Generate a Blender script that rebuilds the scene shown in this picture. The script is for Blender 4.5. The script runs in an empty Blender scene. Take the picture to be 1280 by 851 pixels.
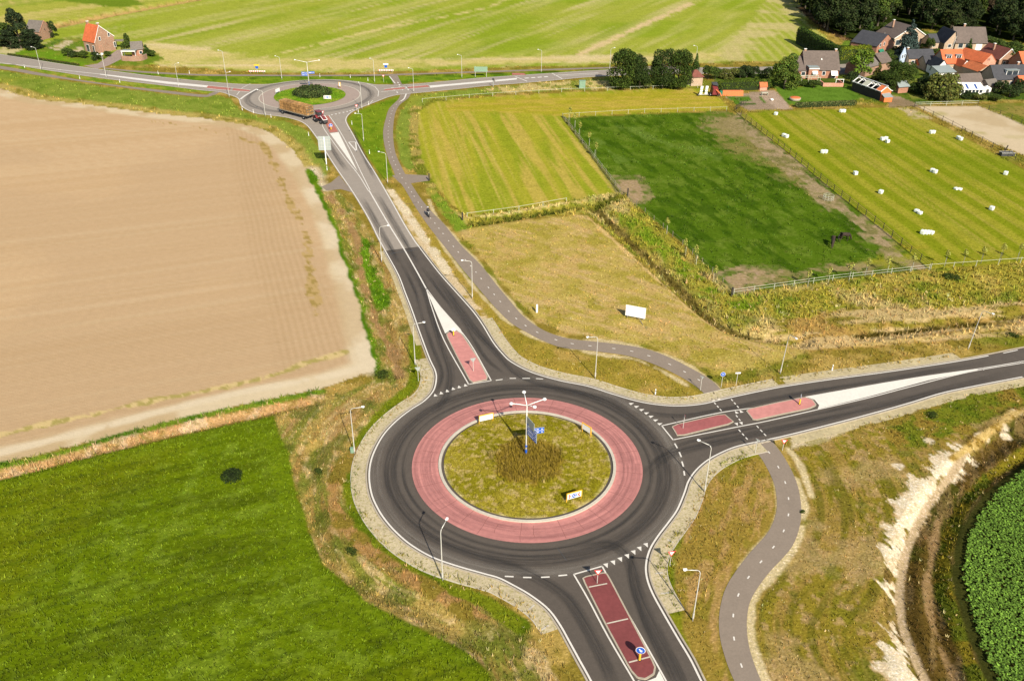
import bpy, math, random
import numpy as np
from mathutils import Vector, Matrix
from mathutils.geometry import tessellate_polygon

random.seed(7); rng = np.random.default_rng(11)
S = bpy.context.scene; COL = S.collection
PI = math.pi

# ------------------------------------------------------------------ camera
CAM_H = 62.5; F = 1099.7; PITCH = 0.529504; ROLL = 0.0106311
cp, sp = math.cos(PITCH), math.sin(PITCH); cr, sr = math.cos(ROLL), math.sin(ROLL)
RC = np.array([[cr, -sr, 0], [sr, cr, 0], [0, 0, 1]]) @ np.array([[1, 0, 0], [0, -sp, -cp], [0, cp, -sp]])
cam_data = bpy.data.cameras.new('camera'); cam = bpy.data.objects.new('camera', cam_data); COL.objects.link(cam)
cam_data.sensor_fit = 'HORIZONTAL'; cam_data.sensor_width = 36; cam_data.lens = F * 36 / 1280
cam_data.clip_start = 1; cam_data.clip_end = 20000
m = Matrix.Identity(4)
for i in range(3):
    m[i][0] = RC[0][i]; m[i][1] = -RC[1][i]; m[i][2] = -RC[2][i]
m[2][3] = CAM_H
cam.matrix_world = m; S.camera = cam

# ------------------------------------------------------------------ light
SUN_EL = math.radians(36.5); SH = math.radians(-21.5)       # shadows fall 21.5 deg west of +Y
sun_dir = Vector((-math.sin(SH) * math.cos(SUN_EL), -math.cos(SH) * math.cos(SUN_EL), math.sin(SUN_EL)))
W = bpy.data.worlds.new('World'); S.world = W; W.use_nodes = True
nt = W.node_tree; bg = nt.nodes['Background']; sky = nt.nodes.new('ShaderNodeTexSky')
sky.sky_type = 'NISHITA'; sky.sun_disc = False; sky.sun_elevation = SUN_EL
sky.sun_rotation = math.atan2(sun_dir.x, sun_dir.y); sky.air_density = 1.0; sky.dust_density = 1.2
nt.links.new(sky.outputs[0], bg.inputs[0]); bg.inputs[1].default_value = 0.08
sd = bpy.data.lights.new('sun', 'SUN'); sun = bpy.data.objects.new('sun', sd); COL.objects.link(sun)
sd.energy = 4.6; sd.angle = math.radians(0.5); sd.color = (1.0, 0.93, 0.80)
sun.rotation_euler = sun_dir.to_track_quat('Z', 'Y').to_euler(); sun.location = (0, 0, 200)
S.view_settings.view_transform = 'Standard'; S.view_settings.look = 'None'
S.view_settings.gamma = 1; S.view_settings.use_curve_mapping = False
S.view_settings.exposure = 0.70
S.cycles.max_bounces = 5; S.cycles.diffuse_bounces = 2; S.cycles.transparent_max_bounces = 8
K = (1.60, 1.63, 1.72)     # picture brightness of a sunlit horizontal white surface at this exposure

# ------------------------------------------------------------------ helpers
def U(x, y, z=0.0):
    """ground point seen at photo position x,y (photo is 1280x851)"""
    d = np.array([(x - 640) / F, (y - 425.5) / F, 1.0]) @ RC
    t = (z - CAM_H) / d[2]
    return np.array([d[0] * t, d[1] * t])
def P(x, y, z=0.0):
    u = U(x, y, z); return Vector((u[0], u[1], z))
def PP(pts): return np.array([U(*p) for p in pts])
def lin(c): return tuple((v / 12.92 if v <= 0.04045 else ((v + 0.055) / 1.055) ** 2.4) for v in c)
def A(r, g, b):
    """albedo from a sunlit colour read in the photo (0-255)"""
    l = lin((r / 255, g / 255, b / 255)); return tuple(max(0.003, v / k) for v, k in zip(l, K))

def smooth(pts, n=5):
    p = np.asarray(pts, float); out = []
    q = np.vstack([2 * p[0] - p[1], p, 2 * p[-1] - p[-2]])
    for i in range(1, len(q) - 2):
        a, b, c, d = q[i - 1], q[i], q[i + 1], q[i + 2]
        for k in range(n):
            t = k / n
            out.append(0.5 * ((2 * b) + (-a + c) * t + (2 * a - 5 * b + 4 * c - d) * t * t + (-a + 3 * b - 3 * c + d) * t ** 3))
    out.append(p[-1]); return np.array(out)
def normals(p):
    t = np.gradient(p, axis=0); t /= np.linalg.norm(t, axis=1)[:, None] + 1e-9
    return np.stack([-t[:, 1], t[:, 0]], 1)
def offs(p, o): return p + normals(p) * o

class MB:
    def __init__(s): s.v = []; s.f = []; s.m = []
    def add(s, vs, fs, mi=0):
        b = len(s.v); s.v += [tuple(v) for v in vs]; s.f += [tuple(i + b for i in f) for f in fs]; s.m += [mi] * len(fs); return s
    def box(s, x0, x1, y0, y1, z0, z1, mi=0, M=None):
        vs = [Vector(v) for v in ((x0, y0, z0), (x1, y0, z0), (x1, y1, z0), (x0, y1, z0), (x0, y0, z1), (x1, y0, z1), (x1, y1, z1), (x0, y1, z1))]
        if M: vs = [M @ v for v in vs]
        return s.add(vs, [(0, 3, 2, 1), (4, 5, 6, 7), (0, 1, 5, 4), (1, 2, 6, 5), (2, 3, 7, 6), (3, 0, 4, 7)], mi)
    def tube(s, pts, r, n=8, mi=0, cap=True):
        pts = [Vector(p) for p in pts]; rs = r if isinstance(r, (list, tuple)) else [r] * len(pts); b0 = len(s.v)
        up = Vector((0.13, 0.31, 0.94)); vs = []
        for i, p in enumerate(pts):
            t = (pts[min(i + 1, len(pts) - 1)] - pts[max(i - 1, 0)]).normalized()
            u = t.cross(Vector((1, 0, 0)) if abs(t.x) < 0.8 else Vector((0, 1, 0))).normalized(); w = t.cross(u)
            for k in range(n):
                a = 2 * PI * k / n; vs.append(p + rs[i] * (math.cos(a) * u + math.sin(a) * w))
        fs = []
        for i in range(len(pts) - 1):
            for k in range(n):
                k2 = (k + 1) % n; fs.append((i * n + k, i * n + k2, (i + 1) * n + k2, (i + 1) * n + k))
        if cap: fs.append(tuple(range(n))[::-1]); fs.append(tuple((len(pts) - 1) * n + k for k in range(n)))
        return s.add(vs, fs, mi)
    def prism(s, poly, z0, z1, mi=0):
        n = len(poly); vs = [(p[0], p[1], z0) for p in poly] + [(p[0], p[1], z1) for p in poly]
        tr = tessellate_polygon([[Vector((p[0], p[1], 0)) for p in poly]])
        fs = []
        for t in tr:
            a, b, c = [Vector(vs[i]) for i in t]
            if (b - a).cross(c - a).z < 0: t = t[::-1]
            fs.append(tuple(i + n for i in t)); fs.append(tuple(t)[::-1])
        ar = sum(poly[i][0] * poly[(i + 1) % n][1] - poly[(i + 1) % n][0] * poly[i][1] for i in range(n))
        for i in range(n):
            j = (i + 1) % n; q = (i, j, j + n, i + n); fs.append(q if ar > 0 else q[::-1])
        return s.add(vs, fs, mi)
    def sheet(s, poly, z, mi=0):
        tr = tessellate_polygon([[Vector((p[0], p[1], 0)) for p in poly]]); vs = [(p[0], p[1], z) for p in poly]; fs = []
        for t in tr:
            a, b, c = [Vector(vs[i]) for i in t]
            fs.append(tuple(t) if (b - a).cross(c - a).z > 0 else tuple(t)[::-1])
        return s.add(vs, fs, mi)
    def strip(s, p, o0, o1, z, mi=0):
        a = offs(p, min(o0, o1)); b = offs(p, max(o0, o1)); n = len(p)
        return s.add([(q[0], q[1], z) for q in a] + [(q[0], q[1], z) for q in b], [(i, i + 1, n + i + 1, n + i) for i in range(n - 1)], mi)
    def kerb(s, p, o0, o1, z0, z1, mi=0):
        a = offs(p, min(o0, o1)); b = offs(p, max(o0, o1)); n = len(p)
        vs = [(q[0], q[1], z1) for q in a] + [(q[0], q[1], z1) for q in b] + [(q[0], q[1], z0) for q in a] + [(q[0], q[1], z0) for q in b]
        fs = []
        for i in range(n - 1):
            fs += [(i, i + 1, n + i + 1, n + i), (2 * n + i, 2 * n + i + 1, i + 1, i), (n + i, n + i + 1, 3 * n + i + 1, 3 * n + i)]
        return s.add(vs, fs, mi)
    def ring(s, c, r0, r1, z, n=128, mi=0):
        vs = []
        for k in range(n):
            a = 2 * PI * k / n; vs += [(c[0] + r0 * math.cos(a), c[1] + r0 * math.sin(a), z), (c[0] + r1 * math.cos(a), c[1] + r1 * math.sin(a), z)]
        return s.add(vs, [(2 * k, 2 * k + 1, (2 * k + 3) % (2 * n), (2 * k + 2) % (2 * n)) for k in range(n)], mi)
    def lathe(s, prof, n=24, mi=0, c=(0, 0, 0), M=None):
        vs = []
        for r, z in prof:
            for k in range(n):
                a = 2 * PI * k / n; v = Vector((r * math.cos(a), r * math.sin(a), z)); v = (M @ v) if M else v
                vs.append(v + Vector(c))
        fs = []
        for i in range(len(prof) - 1):
            for k in range(n):
                k2 = (k + 1) % n; fs.append((i * n + k, i * n + k2, (i + 1) * n + k2, (i + 1) * n + k))
        fs.append(tuple(range(n))[::-1]); fs.append(tuple((len(prof) - 1) * n + k for k in range(n)))
        return s.add(vs, fs, mi)
    def mesh(s, name, mats, smooth_=False):
        me = bpy.data.meshes.new(name); me.from_pydata(s.v, [], s.f)
        for mt in (mats if isinstance(mats, (list, tuple)) else [mats]): me.materials.append(mt)
        if max(s.m, default=0) > 0: me.polygons.foreach_set('material_index', s.m)
        if smooth_: me.polygons.foreach_set('use_smooth', [True] * len(s.f))
        me.update(); return me
def link(name, me, parent=None, loc=None, rz=None):
    o = bpy.data.objects.new(name, me); COL.objects.link(o)
    if parent: o.parent = parent
    if loc is not None: o.location = loc
    if rz is not None: o.rotation_euler = (0, 0, rz)
    return o
def tag(o, label=None, cat=None, group=None, kind=None):
    if label: o['label'] = label
    if cat: o['category'] = cat
    if group: o['group'] = group
    if kind: o['kind'] = kind
    return o
def thing(name, label, cat, loc=(0, 0, 0), rz=0, group=None):
    return tag(link(name, None, None, loc, rz), label, cat, group)
def part(name, mb, mats, parent, sm=False, **k): return link(name, mb.mesh(name, mats, sm), parent, **k)
def struct(name, mb, mats, sm=False): return tag(link(name, mb.mesh(name, mats, sm)), kind='structure')
def copy_tree(o, parent=None):
    c = o.copy(); COL.objects.link(c); c.parent = parent
    for ch in o.children: copy_tree(ch, c)
    return c

# ------------------------------------------------------------------ materials
def mat(name, col, rough=0.8, var=0.15, scale=3.0, bump=0.0, bscale=None, metal=0.0, attr=None, spec=0.3, fleck=None):
    """procedural: colour varied by two noises; attr = colour attribute multiplied in"""
    m = bpy.data.materials.new(name); m.use_nodes = True; t = m.node_tree; N = t.nodes; L = t.links
    b = N['Principled BSDF']; b.inputs['Roughness'].default_value = rough; b.inputs['Metallic'].default_value = metal
    b.inputs['Specular IOR Level'].default_value = spec
    geo = N.new('ShaderNodeNewGeometry'); pos = geo.outputs['Position']
    def noise(sc, det=3):
        n = N.new('ShaderNodeTexNoise'); n.inputs['Scale'].default_value = sc; n.inputs['Detail'].default_value = det
        n.inputs['Roughness'].default_value = 0.62; L.new(pos, n.inputs['Vector']); return n.outputs['Fac']
    a = noise(scale); c = noise(scale * 0.17)
    mr = N.new('ShaderNodeMapRange'); mr.inputs[1].default_value = 0.25; mr.inputs[2].default_value = 0.75
    mr.inputs[3].default_value = 1 - var; mr.inputs[4].default_value = 1 + var; L.new(a, mr.inputs[0])
    mr2 = N.new('ShaderNodeMapRange'); mr2.inputs[1].default_value = 0.3; mr2.inputs[2].default_value = 0.7
    mr2.inputs[3].default_value = 1 - var * 0.6; mr2.inputs[4].default_value = 1 + var * 0.6; L.new(c, mr2.inputs[0])
    mu = N.new('ShaderNodeMath'); mu.operation = 'MULTIPLY'; L.new(mr.outputs[0], mu.inputs[0]); L.new(mr2.outputs[0], mu.inputs[1])
    vm = N.new('ShaderNodeVectorMath'); vm.operation = 'SCALE'; L.new(mu.outputs[0], vm.inputs['Scale'])
    if attr:
        at = N.new('ShaderNodeAttribute'); at.attribute_name = attr
        v2 = N.new('ShaderNodeVectorMath'); v2.operation = 'MULTIPLY'; v2.inputs[1].default_value = col
        L.new(at.outputs['Color'], v2.inputs[0]); L.new(v2.outputs[0], vm.inputs[0])
    else: vm.inputs[0].default_value = col
    out = vm.outputs[0]
    if fleck:      # small pale dead blades and small dark gaps
        fs, pale, dark, wp, wd = fleck; nf = noise(fs, 2)
        for lo, hi, colr, wt in ((.56, .68, pale, wp), (.44, .32, dark, wd)):
            r = N.new('ShaderNodeMapRange'); r.inputs[1].default_value = lo; r.inputs[2].default_value = hi; r.inputs[4].default_value = wt; L.new(nf, r.inputs[0])
            sc_ = N.new('ShaderNodeVectorMath'); sc_.operation = 'MULTIPLY'; sc_.inputs[1].default_value = colr; L.new(out, sc_.inputs[0])
            mxn = N.new('ShaderNodeMix'); mxn.data_type = 'RGBA'; L.new(r.outputs[0], mxn.inputs[0]); L.new(out, mxn.inputs[6]); L.new(sc_.outputs[0], mxn.inputs[7]); out = mxn.outputs[2]
    L.new(out, b.inputs['Base Color'])
    if bump:
        bn = N.new('ShaderNodeBump'); bn.inputs['Strength'].default_value = 1.0; bn.inputs['Distance'].default_value = bump
        L.new(noise(bscale or scale, 4), bn.inputs['Height']); L.new(bn.outputs[0], b.inputs['Normal'])
    return m
def tilemat(name, col, rowh=0.33, var=0.18):
    """roof tiles: courses along the slope, by height and by plan position"""
    m = mat(name, col, 0.75, var, 1.6); t = m.node_tree; N = t.nodes; L = t.links; b = N['Principled BSDF']
    tc = N.new('ShaderNodeTexCoord'); w = N.new('ShaderNodeTexWave'); w.wave_type = 'BANDS'; w.bands_direction = 'Z'
    w.wave_profile = 'SAW'; w.inputs['Scale'].default_value = 0.314 / (rowh * 0.5); w.inputs['Distortion'].default_value = 0.4
    L.new(tc.outputs['Object'], w.inputs['Vector'])
    bn = N.new('ShaderNodeBump'); bn.inputs['Distance'].default_value = 0.05; L.new(w.outputs['Fac'], bn.inputs['Height']); L.new(bn.outputs[0], b.inputs['Normal'])
    return m
def brickmat(name, col, mortar):
    m = mat(name, col, 0.85, 0.16, 2.5); t = m.node_tree; N = t.nodes; L = t.links; b = N['Principled BSDF']
    src = b.inputs['Base Color'].links[0].from_socket
    tc = N.new('ShaderNodeTexCoord'); mp = N.new('ShaderNodeSeparateXYZ'); L.new(tc.outputs['Object'], mp.inputs[0])
    ad = N.new('ShaderNodeMath'); ad.operation = 'ADD'; L.new(mp.outputs[0], ad.inputs[0]); L.new(mp.outputs[1], ad.inputs[1])
    cb = N.new('ShaderNodeCombineXYZ'); L.new(ad.outputs[0], cb.inputs[0]); L.new(mp.outputs[2], cb.inputs[1])
    br = N.new('ShaderNodeTexBrick'); br.inputs['Scale'].default_value = 4.0; br.inputs['Mortar Size'].default_value = 0.03
    br.inputs['Brick Width'].default_value = 0.9; br.inputs['Row Height'].default_value = 0.3
    br.inputs['Color1'].default_value = (1.1, 1.1, 1.1, 1); br.inputs['Color2'].default_value = (.82, .82, .82, 1)
    r = [mortar[i] / col[i] for i in range(3)]; br.inputs['Mortar'].default_value = (*r, 1); L.new(cb.outputs[0], br.inputs['Vector'])
    mx = N.new('ShaderNodeVectorMath'); mx.operation = 'MULTIPLY'; L.new(src, mx.inputs[0]); L.new(br.outputs['Color'], mx.inputs[1])
    L.new(mx.outputs[0], b.inputs['Base Color']); return m

M = {}
M['ground'] = mat('ground', (1, 1, 1), 0.95, 0.20, 4.0, bump=0.10, bscale=3.0, attr='zone', spec=0.0, fleck=(3.6, (1.45, 1.5, 1.9), (.68, .70, .55), .9, .7))
M['soil'] = mat('tilled_soil', (1, 1, 1), 0.95, 0.07, 6.0, bump=0.05, bscale=4.0, attr='zone', spec=0.0)
M['turf'] = mat('turf', (1, 1, 1), 0.9, 0.16, 2.0, bump=0.12, bscale=1.9, attr='zone', spec=0.0, fleck=(1.6, (1.35, 1.22, 1.8), (.70, .72, .6), .7, .8))
M['leaf'] = mat('blades', (1, 1, 1), 0.8, 0.12, 1.5, attr='tint', spec=0.15)
M['asphalt_new'] = mat('asphalt_new', A(101, 92, 84), 0.9, 0.12, 5.0, bump=0.01, bscale=30)
M['asphalt_old'] = mat('asphalt_old', A(172, 161, 150), 0.9, 0.09, 5.0, bump=0.01, bscale=30)
M['asphalt_path'] = mat('asphalt_path', A(158, 143, 129), 0.9, 0.09, 4.0, bump=0.01, bscale=30)
M['paint'] = mat('road_paint', A(250, 244, 236), 0.6, 0.08, 5.0)
M['concrete'] = mat('concrete', A(196, 184, 165), 0.9, 0.14, 4.0)
M['concrete_pale'] = mat('concrete_pale', A(222, 213, 197), 0.9, 0.12, 4.0)
M['apron'] = mat('pink_apron', A(224, 152, 146), 0.85, 0.13, 1.6)
M['apron_old'] = mat('worn_apron', A(183, 163, 152), 0.85, 0.08, 3.0)
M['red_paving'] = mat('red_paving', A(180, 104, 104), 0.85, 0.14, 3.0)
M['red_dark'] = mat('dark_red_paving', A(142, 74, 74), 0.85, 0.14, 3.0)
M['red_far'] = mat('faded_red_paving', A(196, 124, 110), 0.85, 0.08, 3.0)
M['white_fill'] = mat('white_filled_paving', A(252, 247, 238), 0.8, 0.07, 3.0)
M['galv'] = mat('galvanised_steel', (0.55, 0.53, 0.48), 0.45, 0.06, 3.0, metal=0.2)
M['lamp'] = mat('lamp_housing', (0.8, 0.79, 0.75), 0.35, 0.03, 3.0)
M['white'] = mat('white_paint', (0.78, 0.76, 0.71), 0.5, 0.05, 2.0)
M['sign_back'] = mat('sign_back', (0.30, 0.33, 0.31), 0.5, 0.05, 2.0)
M['blue'] = mat('sign_blue', (0.015, 0.09, 0.42), 0.4, 0.04, 3.0)
M['red'] = mat('sign_red', (0.62, 0.03, 0.03), 0.4, 0.04, 3.0)
M['yellow'] = mat('yellow_paint', (0.80, 0.42, 0.03), 0.45, 0.05, 3.0)
M['black'] = mat('black_rubber', (0.015, 0.015, 0.017), 0.7, 0.1, 3.0)
M['dark'] = mat('dark_paint', (0.05, 0.05, 0.05), 0.6, 0.1, 3.0)
M['glass'] = mat('window_glass', (0.03, 0.04, 0.05), 0.1, 0.1, 1.0, spec=0.8)
M['tractor'] = mat('maroon_paint', (0.17, 0.03, 0.03), 0.35, 0.08, 3.0)
M['orange'] = mat('orange_paint', (0.62, 0.16, 0.05), 0.5, 0.08, 3.0)
M['green_paint'] = mat('green_paint', (0.18, 0.28, 0.19), 0.6, 0.08, 3.0)
M['green_awning'] = mat('green_canvas', (0.02, 0.16, 0.10), 0.8, 0.06, 3.0)
M['wood'] = mat('weathered_wood', (0.20, 0.17, 0.12), 0.85, 0.2, 4.0)
M['pale_wood'] = mat('bleached_rail', (0.42, 0.42, 0.32), 0.8, 0.12, 4.0)
M['dark_wood'] = mat('tarred_wood', (0.035, 0.03, 0.025), 0.8, 0.2, 3.0)
M['straw'] = mat('straw', (0.34, 0.185, 0.065), 0.95, 0.55, 1.4, bump=0.06, bscale=9)
M['wrap'] = mat('white_bale_wrap', (0.66, 0.69, 0.62), 0.4, 0.05, 2.0)
M['bark'] = mat('bark', (0.10, 0.08, 0.055), 0.9, 0.25, 5.0)
M['brick'] = brickmat('red_brick', (0.36, 0.135, 0.075), (0.33, 0.27, 0.2))
M['brick_old'] = brickmat('brown_brick', (0.30, 0.155, 0.095), (0.33, 0.27, 0.2))
M['brick_pale'] = brickmat('sand_brick', (0.42, 0.29, 0.19), (0.4, 0.34, 0.27))
M['brick_pink'] = brickmat('pink_brick', (0.55, 0.22, 0.14), (0.42, 0.34, 0.27))
M['plaster'] = mat('white_plaster', (0.74, 0.72, 0.66), 0.8, 0.05, 1.5)
M['plaster_blue'] = mat('pale_blue_plaster', (0.38, 0.46, 0.56), 0.8, 0.05, 1.5)
M['tile_orange'] = tilemat('orange_tiles', (0.52, 0.125, 0.045))
M['tile_red'] = tilemat('dull_red_tiles', (0.17, 0.055, 0.038))
M['tile_rust'] = tilemat('rust_tiles', (0.50, 0.14, 0.05))
M['tile_brown'] = tilemat('brown_tiles', (0.125, 0.095, 0.078))
M['tile_dark'] = tilemat('dark_tiles', (0.05, 0.05, 0.056))
M['tile_grey'] = tilemat('grey_roofing', (0.15, 0.128, 0.108))
M['sheet_grey'] = mat('grey_roof_sheet', (0.22, 0.25, 0.24), 0.6, 0.08, 2.0)
M['fur'] = mat('dark_fur', (0.035, 0.022, 0.015), 0.8, 0.3, 4.0)
M['skin'] = mat('skin', (0.5, 0.3, 0.2), 0.6, 0.05, 4.0)
M['cloth'] = mat('dark_clothes', (0.03, 0.03, 0.035), 0.9, 0.2, 8.0)
M['cloth_light'] = mat('pale_clothes', (0.35, 0.36, 0.38), 0.9, 0.2, 8.0)
M['bluepane'] = mat('blue_glazing', (0.04, 0.08, 0.25), 0.25, 0.1, 2.0)
def wear(name, col, amax):
    """worn rubber track on asphalt, faded across the strip by its 'a' attribute"""
    m = bpy.data.materials.new(name); m.use_nodes = True; t = m.node_tree; N = t.nodes; L = t.links; b = N['Principled BSDF']
    b.inputs['Base Color'].default_value = (*col, 1); b.inputs['Roughness'].default_value = 0.8
    at = N.new('ShaderNodeAttribute'); at.attribute_name = 'a'; n = N.new('ShaderNodeTexNoise'); n.inputs['Scale'].default_value = 0.9
    n.inputs['Detail'].default_value = 6; n.inputs['Roughness'].default_value = .7; g = N.new('ShaderNodeAttribute'); g.attribute_name = 'flow'; L.new(g.outputs['Vector'], n.inputs['Vector'])
    mr = N.new('ShaderNodeMapRange'); mr.inputs[1].default_value = 0.35; mr.inputs[2].default_value = 0.68; mr.inputs[3].default_value = 0.0; mr.inputs[4].default_value = amax
    L.new(n.outputs['Fac'], mr.inputs[0]); mu = N.new('ShaderNodeMath'); mu.operation = 'MULTIPLY'
    L.new(mr.outputs[0], mu.inputs[0]); L.new(at.outputs['Fac'], mu.inputs[1]); L.new(mu.outputs[0], b.inputs['Alpha']); return m
M['rubber_dark'] = wear('rubber_track', (0.025, 0.023, 0.021), 0.62)
M['dust'] = wear('dusty_edge', (0.22, 0.19, 0.155), 0.7)
M['scuff'] = wear('dark_scuffs', (0.15, 0.06, 0.06), 0.42)

# ------------------------------------------------------------------ traced ground lines (photo positions -> ground plane)
C1 = np.array([1.872, 79.40]); C2 = np.array([-54.35, 234.2])
SOUTH_W = [(-260,40),(-120,62),(0,78.4),(50,86.4),(125,97.6),(200,106.4),(250,112.7),(275.4,115.2),(288,119),(296,122),(299.4,125),(301.7,131.9),(308.8,137.3),(321,142),(335,143.8),(357,146.7),(374.4,151.4),(383.8,156.9),(390,163.9),(397.8,174.8),(408.6,191.8),(422.8,213.6),(441,240),(460.2,271.8),(472.7,296.9)]
EW_S = [(481.6,313.6),(497.8,343.2),(506.5,365.7),(515.3,388.3),(524,413.3),(536.6,447.3),(544.1,463.6),(545.3,474.8),(541.6,488.6),(530.3,501.1),(512.8,512.4),(495.3,526.2),(480.2,542.4),(469,561.8),(463,579.5),(461.6,598.5),(464.6,617.5),(470.8,632.5),(480,647.6),(494.7,664.6),(514,681),(540.3,696.1),(570.4,706.9),(605.4,716.9),(623,721.9),(640,730.3),(662.5,743.2),(685,760.7),(700,780.7),(712.6,803.2),(725,825.8),(738.9,851),(760,893),(790,950)]
EE = [(930,950),(898,893),(876.6,851),(862.8,823.3),(847.8,798.2),(830.3,768.2),(815.3,740.7),(808.3,720.6),(807.8,703.1),(812.8,685.6),(822.8,669.3),(835.3,653),(846.5,637),(855.3,616.3),(860.3,601.8),(869.1,588.7),(882.9,576.2),(900.4,566.2),(922.9,557.4),(960,549.3),(985,543.7),(1035.1,531.2),(1085.2,518.1),(1135.3,504.1),(1175.3,491.8),(1210.4,484.1),(1278,471),(1340,459),(1500,430)]
EN_S = [(1500,392),(1350,423),(1274,437),(1235.4,444.8),(1185.3,453.5),(1110,464.8),(1035,474.8),(985,482.3),(960,486.8),(910.4,497.4),(877.9,504.9),(847.8,507.4),(820.3,505.6),(795.2,501.1),(765.2,492.4),(735,482.8),(700,475.8),(665,465.6),(640,453),(628,442.3),(616,427.3),(603,405.8),(590.4,388.3),(570.4,365.7),(550.4,343.2),(532.8,320.7),(523.7,308.5)]
EN_N = [(523.7,308.5),(517.8,300.6),(505.3,280.6),(492.8,258),(480,235.6),(466.5,212.8),(453.5,192),(442,170),(433.3,154.5),(432.6,148),(437.5,141.8),(447.8,136),(460.3,131),(472.8,126.2),(485,121.5),(499.4,118.3),(521.3,116.3),(565,112),(616.6,106.6),(640,105),(686.9,101.1),(749.4,95.6),(850,92.5),(955,92),(1067,87),(1200,82),(1400,76)]
NORTH = [(1400,66),(1200,73),(1067,80),(955,84),(850,85),(755.6,87.8),(702.5,90.9),(640,95),(596.3,98),(565,101.1),(521.3,105),(500,106),(486.9,106.3),(469.7,106.1),(458.8,104.3),(438.4,101.4),(415,99.8),(383.8,100.3),(360.3,102.2),(344.7,104.5),(329,105.8),(297.8,105.3),(263,102.7),(200,96.4),(130,87.6),(75,80),(0,68),(-120,50),(-260,28)]
w_SW = smooth(PP(SOUTH_W + EW_S[:1]), 4); w_EW = smooth(PP(EW_S), 6); w_EE = smooth(PP(EE), 6)
w_ENs = smooth(PP(EN_S), 6); w_ENn = smooth(PP(EN_N), 4); w_N = smooth(PP(NORTH), 3)
road_new = np.vstack([offs(w_EW, -.22), offs(w_EE, -.22), offs(w_ENs, -.22)])
road_old = np.vstack([offs(w_SW, -.22), offs(w_ENn, -.22), offs(w_N, -.1)])
PATH_R_L = [(930,551.5),(945.2,565),(955,578),(966,600),(970.3,617.5),(970.3,640),(960,665),(935.5,693.1),(910.4,728.1),(900.4,758.2),(899,788.2),(905.4,818.3),(918,851),(945,905)]
PATH_R_R = [(961,546),(979,569.4),(993,595.6),(1000,620),(1001,650),(990,683),(960,717),(940.4,745.7),(934.2,768.2),(934.2,793.2),(939.2,818.3),(951.7,851),(978,905)]
PATH_N_L = [(893,506),(886.6,499.9),(875.4,487.3),(855.3,473.6),(825.3,458.5),(790.2,446),(750.2,439.8),(705,434.8),(681.3,427),(663,418),(640,404.5),(620.5,386),(600.4,363.2),(575.4,333.2),(555.4,308),(537.8,285.6),(520.3,260.6),(505.3,235.5),(495.3,222),(491.6,213),(485.3,198.8),(480.3,180),(479,164.4),(482.2,148.8),(486.9,135.5),(497.8,124.5),(501,117)]
PATH_N_R = [(915,503),(906.7,493.6),(890.4,476),(865.3,461),(835.3,446),(805.3,435.5),(770.2,429.8),(740,426.5),(710,423),(680,413),(655,395.8),(640,379),(620.5,355.7),(600.4,330.7),(575.4,305.6),(555.4,280.6),(542.8,268),(527.8,250.6),(512.8,228),(504,213),(494.7,192.5),(491.6,173.8),(491.6,158),(493.9,142.5),(499.4,131.6),(510.3,123),(514,116)]
def pair(Lp, Rp): return np.vstack([smooth(PP(Lp), 5), smooth(PP(Rp), 5)[::-1]])
path_r = pair(PATH_R_L, PATH_R_R); path_n = pair(PATH_N_L, PATH_N_R)
path_w = pair([(-200,52),(0,82.6),(50,91.4),(125,104),(200,112.7),(253,118.6),(262,117),(270,114.5)], [(-200,56),(0,86.4),(50,94.8),(150,109),(200,115.6),(250.4,121.4),(266,119.5),(275,115.3)])
path_b = pair([(128,84.6),(175,89),(250,93),(320,93.6),(400,94),(480,93),(560,90.6),(640,88),(760,84.2),(850,82.6)], [(128,86.2),(175,91),(250,94.8),(320,95.4),(400,95.6),(480,94.9),(560,92.2),(640,89.8),(760,86),(850,84.4)])
path_x = PP([(486,94),(496.5,94),(503,106.5),(493,107)])
stub_e = PP([(490,219.5),(507,218),(535,219.5),(536.5,226),(512,229.5),(500,229)])
stub_w = PP([(402,233.5),(414,228),(424,219.5),(441,241),(426,236.5),(408,238.5)])
drive_w = PP([(105,82.5),(122,80),(134,72),(146,63),(155,62),(152,74),(135,82.5),(122,86.5)])
PAVED = [road_new, road_old, path_r, path_n, path_w, path_b, path_x, stub_e, stub_w, drive_w]
# ------------------------------------------------------------------ ground grid
def _h(ix, iy, s):
    n = (ix * 374761393 + iy * 668265263 + s * 1442695041) & 0xFFFFFFFF
    n = ((n ^ (n >> 13)) * 1274126177) & 0xFFFFFFFF; return ((n ^ (n >> 16)) & 0xFFFF) / 65535.0
def vn(x, y, s=0):
    ix = np.floor(x).astype(np.int64); iy = np.floor(y).astype(np.int64); fx = x - ix; fy = y - iy
    fx = fx * fx * (3 - 2 * fx); fy = fy * fy * (3 - 2 * fy)
    a = _h(ix, iy, s); b = _h(ix + 1, iy, s); c = _h(ix, iy + 1, s); d = _h(ix + 1, iy + 1, s)
    return (a + (b - a) * fx) * (1 - fy) + (c + (d - c) * fx) * fy
def fbm(x, y, size, octv=4, s=0):
    o = 0; a = 1; t = 0
    for k in range(octv):
        o = o + a * vn(x / size * 2 ** k + 17.3 * k, y / size * 2 ** k - 9.1 * k, s + k); t += a; a *= 0.55
    return o / t
def ss(x, a, b):
    t = np.clip((x - a) / (b - a), 0, 1); return t * t * (3 - 2 * t)

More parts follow.
